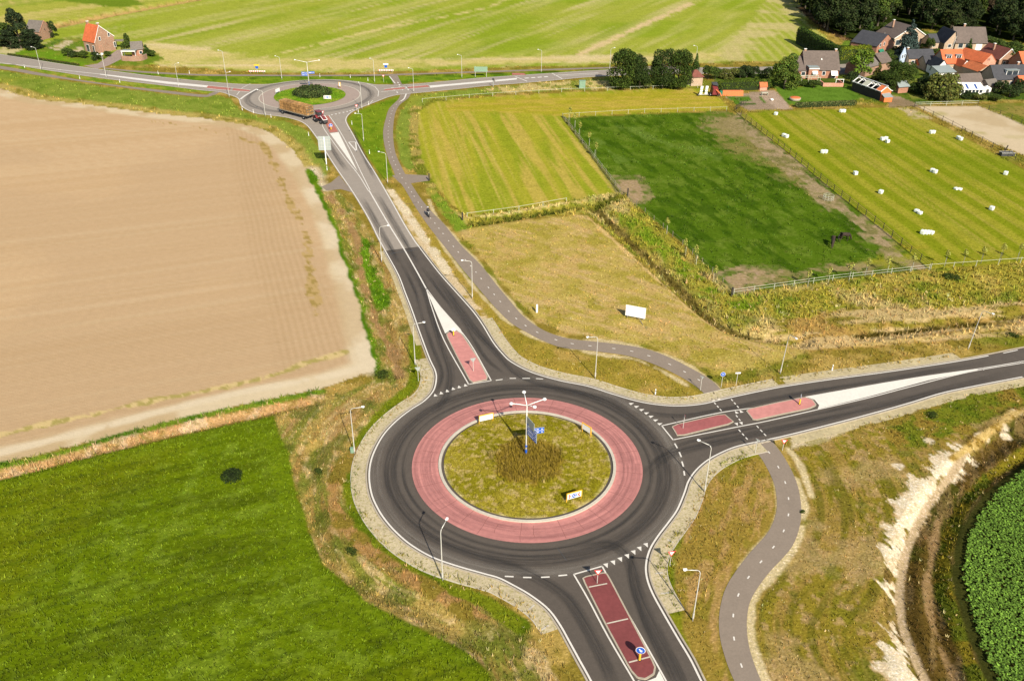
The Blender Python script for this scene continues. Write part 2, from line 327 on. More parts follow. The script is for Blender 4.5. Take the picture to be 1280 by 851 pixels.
gx = np.r_[np.arange(-420, -30, 6.0), np.arange(-30, 1311, 2.0), np.arange(1314, 1760, 6.0)]; gy = np.r_[np.arange(-46, 870, 2.0), np.arange(874, 1200, 6.0)]; NX, NY = len(gx), len(gy)
PXg, PYg = np.meshgrid(gx, gy); d3 = np.stack([(PXg - 640) / F, (PYg - 425.5) / F, np.ones_like(PXg)], -1) @ RC
tt = -CAM_H / d3[..., 2]; X = (d3[..., 0] * tt).ravel(); Y = (d3[..., 1] * tt).ravel(); PXg = PXg.ravel(); PYg = PYg.ravel()
DIST = np.hypot(X, Y)
def sdist(poly, margin=6.0, closed=True, x=None, y=None):
    """signed distance in metres (inside positive); far points get -margin"""
    x = X if x is None else x; y = Y if y is None else y
    p = np.asarray(poly, float); out = np.full(x.shape, -margin)
    bb = np.where((x > p[:, 0].min() - margin) & (x < p[:, 0].max() + margin) & (y > p[:, 1].min() - margin) & (y < p[:, 1].max() + margin))[0]
    xx = x[bb]; yy = y[bb]; dm = np.full(xx.shape, 1e9); ins = np.zeros(xx.shape, bool); n = len(p)
    for i in range(n if closed else n - 1):
        a = p[i]; b = p[(i + 1) % n]; ex, ey = b - a; L2 = ex * ex + ey * ey + 1e-12
        t = np.clip(((xx - a[0]) * ex + (yy - a[1]) * ey) / L2, 0, 1)
        dm = np.minimum(dm, (xx - a[0] - t * ex) ** 2 + (yy - a[1] - t * ey) ** 2)
        if closed and abs(ey) > 1e-9:
            c = ((a[1] > yy) != (b[1] > yy)) & (xx < (b[0] - a[0]) * (yy - a[1]) / ey + a[0]); ins ^= c
    dm = np.sqrt(dm); out[bb] = np.where(ins, dm, -dm) if closed else -dm
    return out
def poly(pts, sm=0): return smooth(PP(pts), sm) if sm else PP(pts)
def streak(p, q, along, across, s=0, octv=3):
    a, b = U(*p), U(*q); t = (b - a) / np.linalg.norm(b - a); u = X * t[0] + Y * t[1]; v = -X * t[1] + Y * t[0]
    return fbm(u * across / along, v, across, octv, s)
def bands(p, q, width, s=0, wob=0.0):
    a, b = U(*p), U(*q); t = (b - a) / np.linalg.norm(b - a); v = -X * t[1] + Y * t[0]
    v = v + wob * (fbm(X, Y, 25, 2, s) - .5); return 0.5 + 0.5 * np.sin(v * 2 * PI / width)
def flow(pts, margin=30):
    '''distance from, and run along, a traced line: for growth that follows kerbs and ditches'''
    p = smooth(PP(pts), 3); D_ = np.full(len(X), 99.0); S_ = np.zeros(len(X)); run = 0.0
    bb = np.where((X > p[:, 0].min() - margin) & (X < p[:, 0].max() + margin) & (Y > p[:, 1].min() - margin) & (Y < p[:, 1].max() + margin))[0]; xx, yy = X[bb], Y[bb]; dm = np.full(len(bb), 99.0); sm = np.zeros(len(bb))
    for a, b in zip(p[:-1], p[1:]):
        e = b - a; L_ = np.hypot(*e); t = ((xx - a[0]) * e[0] + (yy - a[1]) * e[1]) / L_ ** 2; tc = np.clip(t, 0, 1); d = np.hypot(xx - a[0] - tc * e[0], yy - a[1] - tc * e[1]); k = d < dm; dm[k] = d[k]; sm[k] = (run + tc * L_)[k]; run += L_
    D_[bb] = dm; S_[bb] = sm; return D_, S_
FW = flow([(440,240)] + EW_S[:-1]); FE = flow(PATH_R_R)
def along(Fl, al, ac, s=0, o=3): return fbm(Fl[1] / al * ac, Fl[0], ac, o, s)
Zc = np.zeros((len(X), 3)); TD = np.zeros(len(X)); TH = np.zeros(len(X)); CL = np.zeros(len(X), int)   # colour, tuft density, height, class
N1 = fbm(X, Y, 9, 5, 1); N2 = fbm(X, Y, 2.4, 4, 5); N3 = fbm(X, Y, 30, 4, 9); N4 = fbm(X, Y, 0.9, 3, 12)
def mixc(*cs):
    """mix colours by (colour, weight) pairs"""
    c = np.zeros((len(X), 3)) + np.array(cs[0])
    for col, w in cs[1:]: c = c * (1 - w[:, None]) + np.array(col) * w[:, None]
    return c
def paint(mask, col, td=None, th=None, cl=None):
    global Zc
    Zc = Zc * (1 - mask[:, None]) + (col if isinstance(col, np.ndarray) else np.array(col)) * mask[:, None]
    if td is not None: TD[:] = np.where(mask > .5, td, TD)
    if th is not None: TH[:] = np.where(mask > .5, th, TH)
    if cl is not None: CL[mask > .5] = cl
def zone(pts, col, td=None, th=None, cl=None, rag=0.5, soft=0.25, sm=0, grow=0):
    s = sdist(poly(pts, sm)) + rag * (N2 - .5) * 2.2 + rag * (N4 - .5) + grow; m_ = ss(s, -soft, soft); paint(m_, col, td, th, cl); return s
def line(pts, w, col, rag=0.3, soft=0.2, sm=4, td=None, th=None, amt=1.0, brk=None, fine=False):
    s = w / 2 + sdist(poly(pts, sm), closed=False) + rag * (N2 - .5) * 2; m_ = ss(s, -soft, soft) * amt
    if brk is not None: m_ = m_ * (ss(N2 * .4 + N4 * .6, brk + .08, brk + .14) if fine else ss(N2, brk - .08, brk + .08))
    paint(m_, col, td, th); return s

# default: rough roadside verge, straw over olive
straw = A(196, 166, 92); olive = A(146, 128, 52); grn = A(104, 132, 26); tan = A(206, 184, 134); sand = A(232, 214, 180)
paint(np.ones(len(X)), mixc(olive, (straw, ss(N2, .45, .68) * .8), (grn, ss(N1, .52, .72) * .5)), 5, .35)
# --- beyond the far road
farcol = mixc(A(168, 176, 66), (A(144, 166, 40), ss(N3, .45, .7) * .8), (A(200, 194, 116), ss(streak((723, 69), (863, 5), 60, 5.5, 3), .48, .72) * .6),
              (A(218, 200, 146), ss(streak((723, 69), (863, 5), 70, 4.5, 8), .58, .8) * .7), (A(140, 158, 44), ss(streak((723, 69), (863, 5), 60, 4, 21), .55, .8) * .5))
zone([(-300,70),(0,62),(60,72),(128,80),(180,80),(330,91),(480,90),(640,84),(860,79),(1000,76),(1040,66),(1000,30),(965,-60),(-300,-60)], farcol, 0, 0, 2, sm=0)
zone([(150,66),(200,82),(330,88),(480,86),(640,80),(860,76),(1000,72),(1000,64),(800,67),(560,74),(330,74),(255,60),(190,52)], mixc(A(214, 198, 126), (A(170, 176, 66), ss(N1, .5, .7) * .7), (A(228, 208, 160), ss(streak((200,70),(700,70), 40, 1.5, 2), .5, .7) * .8)), rag=2.5, soft=2)
line([(725,68),(790,38),(863,5)], 3.2, A(222, 198, 146), rag=1.6, soft=.9, brk=.3)
line([(400,56),(480,36),(600,12),(640,-4)], 1.6, A(214, 200, 130), rag=1.4, soft=1, brk=.4)
line([(330,72),(420,50),(520,24)], 1.4, A(214, 200, 130), rag=1.4, soft=1, brk=.42)
zone([(900,70),(925,40),(960,0),(972,-60),(990,-60),(1010,28),(1052,66),(1000,76),(900,76)], mixc(A(166, 176, 66), (A(214, 200, 132), ss(bands((1000,30),(1040,62), 3.4, 3, 1.2), .3, .95) * .4), (A(222, 200, 150), ss(fbm(X, Y, 14, 4, 88), .50, .62) * .55)), rag=2, soft=1.2)
# field on the upper left beyond the dry ditch
zone([(-300,70),(0,50),(30,44),(70,34),(125,21),(200,6),(250,-4),(300,-60),(-300,-60)], mixc(A(176, 178, 74), (A(208, 192, 116), ss(streak((0,30),(120,14), 60, 5, 4), .45, .65) * .8), (A(140, 160, 48), ss(streak((0,30),(120,14), 50, 4, 14), .55, .7) * .6)), rag=1.5, soft=.7)
zone([(60,-60),(180,6),(150,10),(90,3),(30,-4)], A(118, 142, 40), rag=1.5, soft=1)
line([(62,34),(90,28),(125,21),(170,13),(215,5),(262,-4)], 6, mixc(A(208, 172, 106), (A(120, 112, 46), ss(N2, .55, .7) * .7)), rag=2.0, soft=.8, td=1, th=.5)
# west house plot, garden beds
zone([(40,66),(56,56),(75,48),(105,48),(112,66),(150,64),(195,66),(205,74),(180,82),(135,82),(100,80),(40,73)], mixc(A(112, 136, 40), (A(150, 148, 62), ss(N2, .5, .7))), 1, .3, 0, rag=.8)
for q in ([(52,57),(72,48),(80,49),(60,60)], [(74,62),(92,55),(98,57),(82,66)]): zone(q, mixc(A(116, 138, 48), (A(88, 118, 40), ss(N2, .45, .6))), 2, .4, rag=.4)
for q in ([(62,60),(84,50),(94,52),(72,64)], [(84,66),(100,58),(106,61),(92,70)]): zone(q, mixc(A(214, 196, 160), (A(150, 150, 70), ss(N2, .5, .7))), 0, 0, rag=.3)
zone([(0,55),(16,58),(30,62),(10,70),(-20,66),(-200,48),(-200,36)], mixc(A(208, 196, 144), (A(150, 160, 60), ss(N2, .5, .7))), 0, 0, rag=.6)
zone([(0,72),(16,67),(30,62),(60,62),(110,80),(100,84),(50,80)], mixc(A(112, 148, 34), (A(134, 150, 50), ss(N2, .5, .7))), 1, .3)
# green verges round the upper roads
vg = mixc(A(140, 154, 60), (A(116, 138, 44), ss(N2, .45, .65) * .8), (A(158, 160, 60), ss(N1, .55, .75) * .7))
zone([(-300,45),(0,88),(125,108),(250,122.5),(272,119),(288,124),(300,137),(320,146),(360,152),(384,163),(402,190),(412,212),(400,228),(385,210),(372,190),(350,170),(330,160),(300,152),(250,146),(150,134),(60,122),(0,108),(-300,60)], vg, 2, .45, 0)
line([(-100,92),(0,107),(50,122),(125,130),(200,139),(300,152),(335,160),(370,188),(390,215)], 4.2, mixc(A(188, 168, 92), (A(140, 130, 50), ss(N2, .5, .7))), rag=1.6, soft=.8, td=2, th=.5)
zone([(0,79),(125,98.5),(270,113.5),(262,117),(200,112),(125,103),(0,82)], mixc(A(156, 164, 60), (A(116, 146, 40), ss(N2, .4, .6))), 1, .25, rag=.2)
zone([(128,87),(250,95),(480,95.5),(560,93),(850,84.5),(850,86),(700,92),(596,98.5),(480,106),(330,106),(263,103),(130,88)], mixc(A(128, 152, 40), (A(96, 130, 30), ss(N2, .45, .6))), 1, .3, rag=.3)
line([(60,84),(130,91),(250,96.8),(400,97),(640,91.5),(860,84)], .7, A(70, 92, 24), rag=.4, soft=.3, brk=.3)
zone([(433,150),(440,143),(460,133),(500,119),(498,126),(486,138),(480,155),(480,185),(492,220),(480,224),(462,200),(446,172)], mixc(A(128, 150, 36), (A(108, 136, 28), ss(N2, .45, .65))), 2, .4, rag=.3)
zone([(502,205),(495,175),(495,155),(500,140),(514,120),(565,114),(640,107),(760,98),(860,95),(880,108),(800,110),(640,116),(540,124),(520,140),(516,175),(524,210),(512,212)], vg, 2, .5, rag=.6)
zone([(616,118),(700,112),(770,112),(760,101),(700,102),(640,107),(600,112)], mixc(A(206, 186, 122), (A(140, 146, 56), ss(N2, .5, .65))), 4, .5, rag=.8)
line([(521,135),(520,165),(524,195),(532,215),(545,235)], 3.6, mixc(A(176, 158, 84), (A(120, 126, 40), ss(N2, .5, .6))), rag=1.2, td=3, th=.5)
# --- mown hayfield
mow = mixc(A(172, 170, 52), (A(152, 162, 42), ss(streak((690,160),(745,235), 30, 3.5, 5), .42, .62) * .9), (A(198, 176, 84), ss(streak((690,160),(745,235), 40, 1.6, 15), .5, .68) * .85), (A(204, 184, 96), ss(streak((690,160),(745,235), 60, .7, 16), .6, .8) * .6))
zone([(524,140),(540,128),(600,122),(700,116),(800,112),(872,110),(892,112),(912,137),(800,142),(704,147),(740,195),(774,240),(700,253),(620,265),(584,271),(566,258),(545,232),(528,200),(522,165)], mow, 0, 0, 3, rag=.4)
zone([(560,128),(700,120),(800,115),(888,114),(910,136),(800,140),(704,145),(640,140),(560,138)], mixc(A(176, 168, 50), (A(196, 172, 76), ss(streak((560,130),(880,118), 40, 1.4, 31), .5, .65) * .8)), rag=2, soft=1.5)
# --- pasture with trodden bare ground
def_past = mixc(A(88, 116, 26), (A(112, 134, 46), ss(fbm(X, Y, 2.0, 4, 42), .50, .66) * .7), (A(62, 92, 8), ss(streak((760,190),(940,330), 6, 1.6, 41), .5, .66) * .8))
zone([(704,147),(908,139),(925,145),(1040,236),(1163,336),(1040,350),(918,367),(860,310),(775,240)], def_past, 0, 0, 4, rag=.2)
nb = fbm(X, Y, 6, 6, 51) * .6 + fbm(X, Y, 1.6, 4, 52) * .4
s = sdist(poly([(905,136),(940,150),(1050,240),(1170,336),(1040,352),(905,372),(880,345),(930,335),(1010,328),(1090,318),(1080,305),(1040,270),(985,230),(940,205),(905,190),(870,160),(885,140)]), 9)
paint(ss(s + (nb - .5) * 15 - 1.2, -.8, .8) * .9 * (sdist(poly([(704,147),(908,139),(925,145),(1040,236),(1163,336),(1040,350),(918,367),(860,310),(775,240)])) > 0), mixc(A(140, 132, 74), (A(168, 148, 108), ss(N1, .5, .7) * .8), (A(96, 122, 34), ss(nb, .55, .65) * .9)), 0, 0)
s = sdist(poly([(925,143),(1135,318),(1150,334),(1120,325),(1040,262),(985,215),(918,155)]), 9)
paint(ss(s + (nb - .5) * 5, -.6, .6), mixc(A(172, 152, 116), (A(134, 128, 78), ss(N2, .5, .65))), 0, 0)
for q, w in (([(765,222),(800,222),(812,245),(795,256),(775,240)], 4), ([(895,345),(930,335),(975,335),(950,352),(918,368)], 4)):
    s = sdist(poly(q), 9); paint(ss(s + (nb - .5) * w, -.6, .6), mixc(A(176, 152, 116), (A(116, 126, 56), ss(N2, .5, .65) * .8)), 0, 0)
for q in ([(770,155),(800,160),(860,185),(850,190),(800,175)], [(745,175),(790,200),(800,212),(765,205)], [(860,175),(900,190),(895,200),(862,186)]):
    s = sdist(poly(q), 9); paint(ss(s + (nb - .5) * 7, -.3, 1.2) * .65, A(112, 136, 56), 0, 0)
line([(706,148),(740,195),(775,240)], 1.0, A(120, 120, 62), rag=.5, td=2, th=.35)
# --- bale field
bale_c = mixc(A(138, 148, 32), (A(166, 162, 54), ss(bands((940,150),(1150,320), 4.6, 7, 1.5), .35, .85) * .85), (A(176, 164, 72), ss(streak((940,150),(1150,320), 70, 1.0, 71), .52, .72) * .7), (A(120, 140, 26), ss(N3, .5, .7) * .5))
zone([(926,143),(960,139),(1060,136),(1125,134),(1185,161),(1250,196),(1300,222),(1460,280),(1460,318),(1280,329),(1165,336),(1040,236)], bale_c, 0, 0, 5, rag=.3)
zone([(1070,330),(1280,318),(1460,300),(1460,318),(1280,329),(1165,336),(1120,305),(1160,312)], mixc(A(168, 158, 50), (A(150, 154, 44), ss(streak((1165,333),(1280,325), 30, 1.2, 9), .5, .7))), rag=2.5, soft=2)
zone([(1122,134),(1145,137),(1165,148),(1140,148)], mixc(A(200, 182, 140), (A(160, 156, 70), ss(N2, .5, .7))), rag=1)
# --- sand paddock and the grass beyond it
zone([(1146,133),(1222,132),(1262,148),(1330,180),(1330,215),(1285,196),(1240,178),(1185,153)], mixc(A(222, 202, 170), (A(196, 172, 132), ss(N1, .5, .7) * .6), (A(176, 166, 96), ss(fbm(X, Y, 12, 3, 77), .62, .7) * .7)), 0, 0, 7, rag=.3)
zone([(1224,131),(1300,128),(1460,124),(1460,230),(1330,182),(1262,148)], mixc(A(122, 128, 42), (A(168, 146, 82), ss(N1, .5, .65) * .7), (A(100, 120, 34), ss(N2, .5, .7) * .6)), 1, .3, 0, rag=.3)
# --- village ground, gardens
zone([(900,112),(940,110),(1000,108),(1100,128),(1145,130),(1290,124),(1460,120),(1460,40),(1300,60),(1160,40),(1090,30),(1080,62),(1000,76),(890,96)], mixc(A(92, 112, 40), (A(126, 130, 60), ss(N2, .5, .7)), (A(72, 96, 30), ss(N1, .5, .7) * .7)), 1, .35, 0, rag=.6)
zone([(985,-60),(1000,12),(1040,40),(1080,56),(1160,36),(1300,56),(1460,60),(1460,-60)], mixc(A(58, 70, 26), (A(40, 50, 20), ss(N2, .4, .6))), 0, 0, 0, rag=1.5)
line([(1000,10),(1030,34),(1058,50),(1080,60)], 3.0, mixc(A(150, 116, 78), (A(70, 56, 36), ss(N2, .5, .6))), rag=.8)
zone([(1044,62),(1056,52),(1088,52),(1096,64),(1060,68)], A(112, 138, 46), rag=.8)
zone([(966,108.5),(1058,107),(1078,122),(1062,131),(1000,134),(985,130)], mixc(A(104, 138, 46), (A(84, 118, 34), ss(N2, .5, .65) * .8)), 0, 0, 6, rag=.15)
zone([(930,117),(965,112),(972,116),(990,136),(935,138),(918,128),(905,121)], mixc(A(188, 164, 142), (A(166, 144, 122), ss(N1, .5, .6))), 0, 0, 0, rag=.2)
for q in ([(908,121),(918,120),(928,130),(920,131)], [(918,120.5),(936,120),(940,126),(926,127)], [(930,129),(944,128.5),(946,131.5),(930,132)], [(948,121),(951,121),(958,128.5),(955,129)]):
    zone(q, mixc(A(94, 130, 40), (A(66, 96, 26), ss(N2, .5, .6))), 3, .35, rag=.15)
zone([(1068,104),(1078,100),(1128,104),(1128,112),(1112,116),(1142,128),(1150,134),(1112,134),(1108,124),(1098,120)], mixc(A(174, 148, 126), (A(150, 130, 100), ss(N1, .5, .65))), 0, 0, 0, rag=.3)
zone([(1028,80),(1100,76),(1104,86),(1060,92),(1034,96)], A(140, 134, 128), 0, 0, rag=.1)
zone([(1150,96),(1200,118),(1245,118),(1290,108),(1290,124),(1160,130),(1110,118)], mixc(A(112, 128, 44), (A(150, 150, 70), ss(N2, .5, .6)), (A(80, 104, 34), ss(N1, .5, .6))), 2, .4, 0, rag=.6)
# --- rough reeds between pasture and hay plot, and along the east road
reed = mixc(A(166, 156, 60), (A(188, 168, 84), ss(fbm(X, Y, 4, 4, 61), .48, .66) * .9), (A(112, 132, 32), ss(N2, .5, .7) * .7), (A(208, 184, 128), ss(N1, .6, .75) * .7))
zone([(560,256),(584,271),(700,254),(774,241),(800,262),(860,313),(918,368),(1040,352),(1165,337),(1280,329),(1460,318),(1460,392),(1280,415),(1100,432),(1000,432),(930,415),(870,388),(800,325),(738,268),(640,272),(586,284),(556,262)], reed, 9, .75, 0, rag=.8)
zone([(760,262),(800,275),(900,365),(960,372),(940,392),(880,372),(820,318)], mixc(A(124, 148, 34), (A(170, 160, 64), ss(N2, .5, .65))), 8, .6, rag=1.4, soft=.6)
line([(584,280),(640,272),(700,262),(745,254),(775,246)], 2.6, mixc(A(92, 98, 28), (A(140, 132, 50), ss(N2, .55, .7))), rag=.4, td=12, th=1.0)
line([(584,272),(640,265),(708,253)], .7, A(214, 194, 128), rag=.3)
line([(744,258),(800,310),(850,358),(890,396),(930,415),(1000,424)], 2.0, mixc(A(108, 96, 42), (A(150, 132, 70), ss(N2, .5, .7))), rag=.5, td=6, th=.6)
zone([(985,400),(1060,385),(1180,385),(1280,378),(1460,365),(1460,400),(1280,418),(1150,428),(1030,440),(960,436),(930,425)], mixc(A(186, 152, 84), (A(140, 130, 46), ss(N1, .5, .65)), (A(216, 188, 134), ss(streak((980,405),(1280,385), 12, 1.2, 33), .5, .62) * .8)), 5, .5, rag=1.0)
line([(1070,418),(1150,410),(1250,398),(1320,388)], .9, A(92, 80, 30), rag=.5, brk=.4, td=6, th=.6)
line([(1070,432),(1180,420),(1290,402)], .7, A(216, 186, 118), rag=.4)
# --- dry hay plot beside the cycle path
hay = mixc(A(192, 170, 90), (A(168, 154, 62), ss(fbm(X, Y, 3.2, 4, 82), .44, .62) * .8), (A(210, 178, 124), ss(streak((600,300),(700,330), 4, .9, 81), .52, .70) * .7), (A(206, 172, 110), ss(N2, .55, .7) * .6))
zone([(572,287),(640,277),(728,268),(740,276),(800,332),(860,384),(905,412),(985,432),(1010,440),(960,458),(905,470),(893,470),(870,452),(840,443),(806,431),(770,425),(740,421),(700,414),(672,400),(645,374),(610,330),(586,303)], hay, 3, .22, 0, rag=.5)
line([(733,270),(800,330),(862,385),(905,411),(985,432)], .6, A(220, 188, 124), rag=.4)
# --- between cycle path and road
zone([(508,232),(560,316),(600,366),(640,408),(705,438),(790,450),(855,477),(885,497),(850,502),(800,497),(735,480),(665,462),(628,435),(590,385),(550,340),(505,275),(486,238)], mixc(A(170, 148, 62), (A(190, 160, 88), ss(fbm(X, Y, 2.5, 4, 84), .48, .66) * .8), (A(142, 132, 44), ss(N2, .5, .65) * .6)), 4, .25, 0, rag=.3)
s = zone([(482,232),(500,250),(545,315),(590,372),(640,434),(628,442),(604,412),(560,352),(520,300),(492,255)], mixc(A(224, 200, 160), (A(176, 150, 70), ss(N2, .55, .68))), 1, .2, rag=.5)
for q in ([(488,238),(506,262),(545,318),(560,340)],): line(q, 1.5, sand, rag=.6, brk=.35)
line([(536,250),(545,270),(575,306),(600,332),(640,380),(690,421),(770,428),(850,452),(905,490)], .8, A(216, 196, 148), rag=.5, brk=.3)
line([(504,222),(530,262),(560,316),(610,378),(660,418),(740,441),(800,451),(860,482)], .6, A(216, 196, 148), rag=.4, brk=.35)
zone([(530,232),(545,238),(572,268),(590,284),(570,290),(548,262)], mixc(A(126, 150, 44), (A(170, 160, 70), ss(N2, .5, .65))), 4, .4, rag=.6)
# --- big tilled field
soil = mixc(A(213, 181, 142), (A(206, 173, 132), ss(streak((0,300),(320,262), 120, 2.6, 91), .40, .62) * .5), (A(221, 192, 154), ss(streak((0,300),(320,262), 150, 1.1, 95), .5, .7) * .4), (A(202, 172, 136), ss(N3, .45, .6) * .5), (A(196, 164, 122), ss(streak((0,300),(320,262), 60, .8, 97), .54, .70) * ss(DIST, 230, 120) * .25), (A(228, 206, 170), ss(streak((0,300),(320,262), 90, 1.4, 98), .60, .80) * .2))
SOILP = [(-300,66),(0,110),(20,117.7),(50,125),(100,129.5),(150,136.5),(200,142.7),(250,147.7),(300,155),(322,160),(342,168),(361,183),(375,200),(384,213),(397.6,233),(412.6,258),(427.7,293),(434,320),(446,354),(456,388),(465,426),(470,446),(473,456),(462,464),(440,472),(400,486),(320,502),(225,523),(150,542),(75,562),(20,575),(0,579),(-300,640)]
s = zone(SOILP, soil, 0, 0, 1, rag=.35)
s = np.where(CL == 1, s, 99)
paint(ss(-s, -4.4, -2.6) * (s < 50), mixc(A(226, 206, 172), (A(208, 182, 142), ss(N1, .45, .6))))
line([(384,213),(410,262),(425,300),(440,350),(450,400),(460,440),(468,456)], 4.5, mixc(A(230, 212, 182), (A(214, 190, 154), ss(N1, .4, .6))), rag=.8, soft=1.2)
line([(470,452),(420,468),(320,486),(200,514),(80,546),(-50,576)], 1.4, A(232, 214, 184), rag=.3, soft=.4, brk=.3)
rowm = bands((420,440),(352,230), .95, 3, 1.0); inr = ss(sdist(poly([(335,165),(465,455),(340,480),(300,330),(270,150)]), 8), 0, 3)
paint(inr * rowm * .28, A(178, 148, 108))
rowm2 = bands((0,510),(320,440), .8, 3, .6); inr2 = ss(sdist(poly([(-300,450),(340,380),(420,470),(0,575),(-300,640)]), 8), 0, 3)
paint(inr2 * rowm2 * .22, A(180, 150, 112))
weed = mixc(A(198, 168, 114), (A(166, 142, 78), ss(N4, .5, .6) * .8))
line([(-100,568),(0,543.7),(100,521),(200,498.6),(320,474.8),(382,454),(432,440)], 1.15, mixc(A(222, 196, 140), (A(158, 150, 70), ss(N4, .45, .6) * .7)), rag=.7, brk=.2, fine=True)
line([(325,176),(340,200),(362,250),(380,288),(385,318),(388,353),(395,392)], 1.3, weed, rag=1.2, soft=.12, brk=.30, fine=True)
line([(192,152),(240,158),(290,170),(322,180)], .8, weed, rag=.6, brk=.45, fine=True)
# --- strips south of it, and the bright green field
line([(-200,620),(0,583),(75,566),(150,546),(225,526),(320,506),(400,490)], 1.3, mixc(A(120, 144, 40), (A(84, 118, 24), ss(N2, .45, .6))), rag=.5, td=8, th=.5)
line([(-200,632),(0,592),(75,573),(150,554),(225,535),(320,514),(400,498)], 1.9, mixc(A(200, 160, 108), (A(220, 190, 150), ss(N2, .5, .65)), (A(150, 128, 60), ss(N4, .55, .7) * .6)), rag=.5, td=7, th=.45)
line([(385,213),(400,240),(420,280),(433,320),(447,355),(458,390),(468,428),(478,470)], 1.5, mixc(A(112, 142, 30), (A(84, 122, 20), ss(N2, .45, .6))), rag=.7, td=9, th=.5)
verge_w = mixc(A(176, 152, 84), (A(124, 130, 48), ss(along(FW, 5, 1.4, 11), .44, .62) * .85), (A(210, 182, 130), ss(along(FW, 2.2, .5, 12), .54, .70) * .8), (A(160, 124, 72), ss(along(FW, 7, .8, 13), .56, .68) * .6), (A(96, 108, 36), ss(fbm(X, Y, 2.2, 4, 14), .60, .70) * .7))
zone([(402,238),(425,240),(445,262),(475,312),(500,360),(512,400),(520,440),(520,470),(505,498),(470,528),(452,556),(440,590),(440,612),(447,650),(470,684),(520,716),(580,745),(620,762),(670,800),(700,851),(740,960),(640,960),(620,851),(598,826),(533,788),(450,748),(403,703),(381,638),(367,601),(347,538),(343,517),(400,498),(440,488),(478,468),(470,430),(458,392),(447,355),(433,320),(420,280)], verge_w, 8, .34, 0, rag=.5)
line([(452,300),(456,330),(468,352),(478,380)], 2.4, mixc(A(104, 140, 26), (A(80, 116, 20), ss(N2, .5, .6))), rag=.7, td=9, th=.5)
line([(412,245),(430,270),(446,300),(452,340),(470,400),(492,440),(500,470)], 1.1, A(170, 136, 90), rag=.8, brk=.35, td=4)
line([(516,420),(520,455),(514,482),(492,502),(470,525),(452,550),(440,580),(437,610),(444,645),(462,680),(510,712),(560,735),(604,752),(650,782)], 1.7, mixc(A(122, 132, 28), (A(98, 116, 22), ss(N2, .5, .65))), rag=.5, td=6, th=.3)
line([(470,545),(424,590),(418,630),(440,670),(480,702),(540,738),(600,770)], 1.6, mixc(A(176, 138, 84), (A(140, 122, 50), ss(N2, .5, .6))), rag=.8, brk=.3, td=5)
for c, r in (((500, 742), 1.3), ((420, 680), 1.4), ((398, 590), 1.2), ((478, 470), 1.4), ((600, 790), 1.5), ((455, 722), 1.2)):
    u = U(*c); dd = np.hypot(X - u[0], Y - u[1]); paint(ss(r - dd + (N2 - .5) * 2.4, -.4, .4) * .6, A(96, 108, 34), 10, .45)
gfield = mixc(A(105, 126, 16), (A(124, 146, 40), ss(fbm(X, Y, 1.3, 4, 301), .50, .68) * .7), (A(76, 90, 4), ss(streak((0,700),(300,622), 9, 1.2, 303), .52, .68) * .5), (A(120, 128, 18), ss(N3, .5, .7) * .5), (A(70, 90, 4), ss(bands((0,700),(300,622), 2.4, 8, 1.6), .8, 1) * ss(N2, .4, .6) * .5))
GFP = [(-300,664),(0,598),(75,579),(150,561.5),(225,544),(320,523),(342,518),(348,539),(360,566),(368,601),(376,630),(381,640),(388,670),(403,703),(433,726),(450,748),(495,771),(533,788),(570,808),(598,826),(618,851),(640,960),(-300,960)]
s = zone(GFP, gfield, 9, .22, 8, rag=.35)
paint(ss(s, 0, .2) * ss(-s, -3.5, -.6) * (CL == 8) * .5, A(112, 134, 22))
paint(ss(sdist(poly([(350,540),(381,640),(403,703),(450,748),(400,730),(340,640),(320,560)]), 9) + (N2 - .5) * 3, -1, 1.5) * (CL == 8) * .5, A(118, 140, 22))
# --- south-east: grass slope, eroded sand bank, ditch, crop
se = mixc(A(148, 132, 46), (A(132, 128, 38), ss(fbm(X, Y, 2.6, 4, 402), .46, .64) * .75), (A(186, 156, 104), ss(fbm(X, Y, .8, 3, 401), .54, .70) * .85), (A(166, 138, 72), ss(along(FE, 7, .9, 404), .46, .64) * .75), (A(112, 108, 32), ss(along(FE, 9, .7, 414), .52, .64) * .7), (A(112, 118, 38), ss(fbm(X, Y, 2.4, 3, 407), .66, .76) * .6), (A(192, 162, 112), ss(fbm(X, Y, 6, 4, 409), .58, .70) * .55))
zone([(985,560),(1040,545),(1100,535),(1200,515),(1280,495),(1460,460),(1460,960),(940,960),(952,851),(940,790),(940,750),(960,717),(990,683),(1001,650),(1000,620),(993,595)], se, 6, .16, 0, rag=.3)
zone([(848,700),(858,640),(880,600),(915,580),(945,568),(966,600),(970,640),(955,672),(925,706),(905,740),(897,780),(902,818),(912,851),(890,900),(868,830),(848,780),(838,740)], mixc(A(160, 136, 60), (A(142, 130, 46), ss(fbm(X, Y, 2.2, 4, 405), .5, .65) * .7), (A(188, 152, 96), ss(streak((900,640),(860,760), 3, .8, 403), .52, .7) * .8)), 7, .22, 0, rag=.3)
line([(838,665),(832,700),(838,740),(850,790),(870,851)], 1.2, mixc(A(136, 138, 34), (A(110, 122, 26), ss(N2, .5, .6))), rag=.5, td=8, th=.3)
line([(868,600),(885,588),(925,574),(942,568)], .8, A(140, 144, 36), rag=.3)
zone([(985,548),(1040,533),(1135,508),(1200,490),(1290,474),(1290,482),(1240,492),(1160,510),(1075,532),(1030,552),(990,560)], mixc(A(218, 200, 164), (A(180, 166, 116), ss(N2, .5, .62))), 1, .15, rag=.4)
zone([(1110,535),(1180,500),(1260,482),(1460,440),(1460,500),(1280,508),(1200,540),(1150,560),(1105,555)], mixc(A(120, 126, 36), (A(150, 128, 54), ss(N2, .46, .6)), (A(94, 112, 26), ss(fbm(X, Y, 1.5, 3, 431), .55, .65) * .7)), 9, .32, rag=1.0)
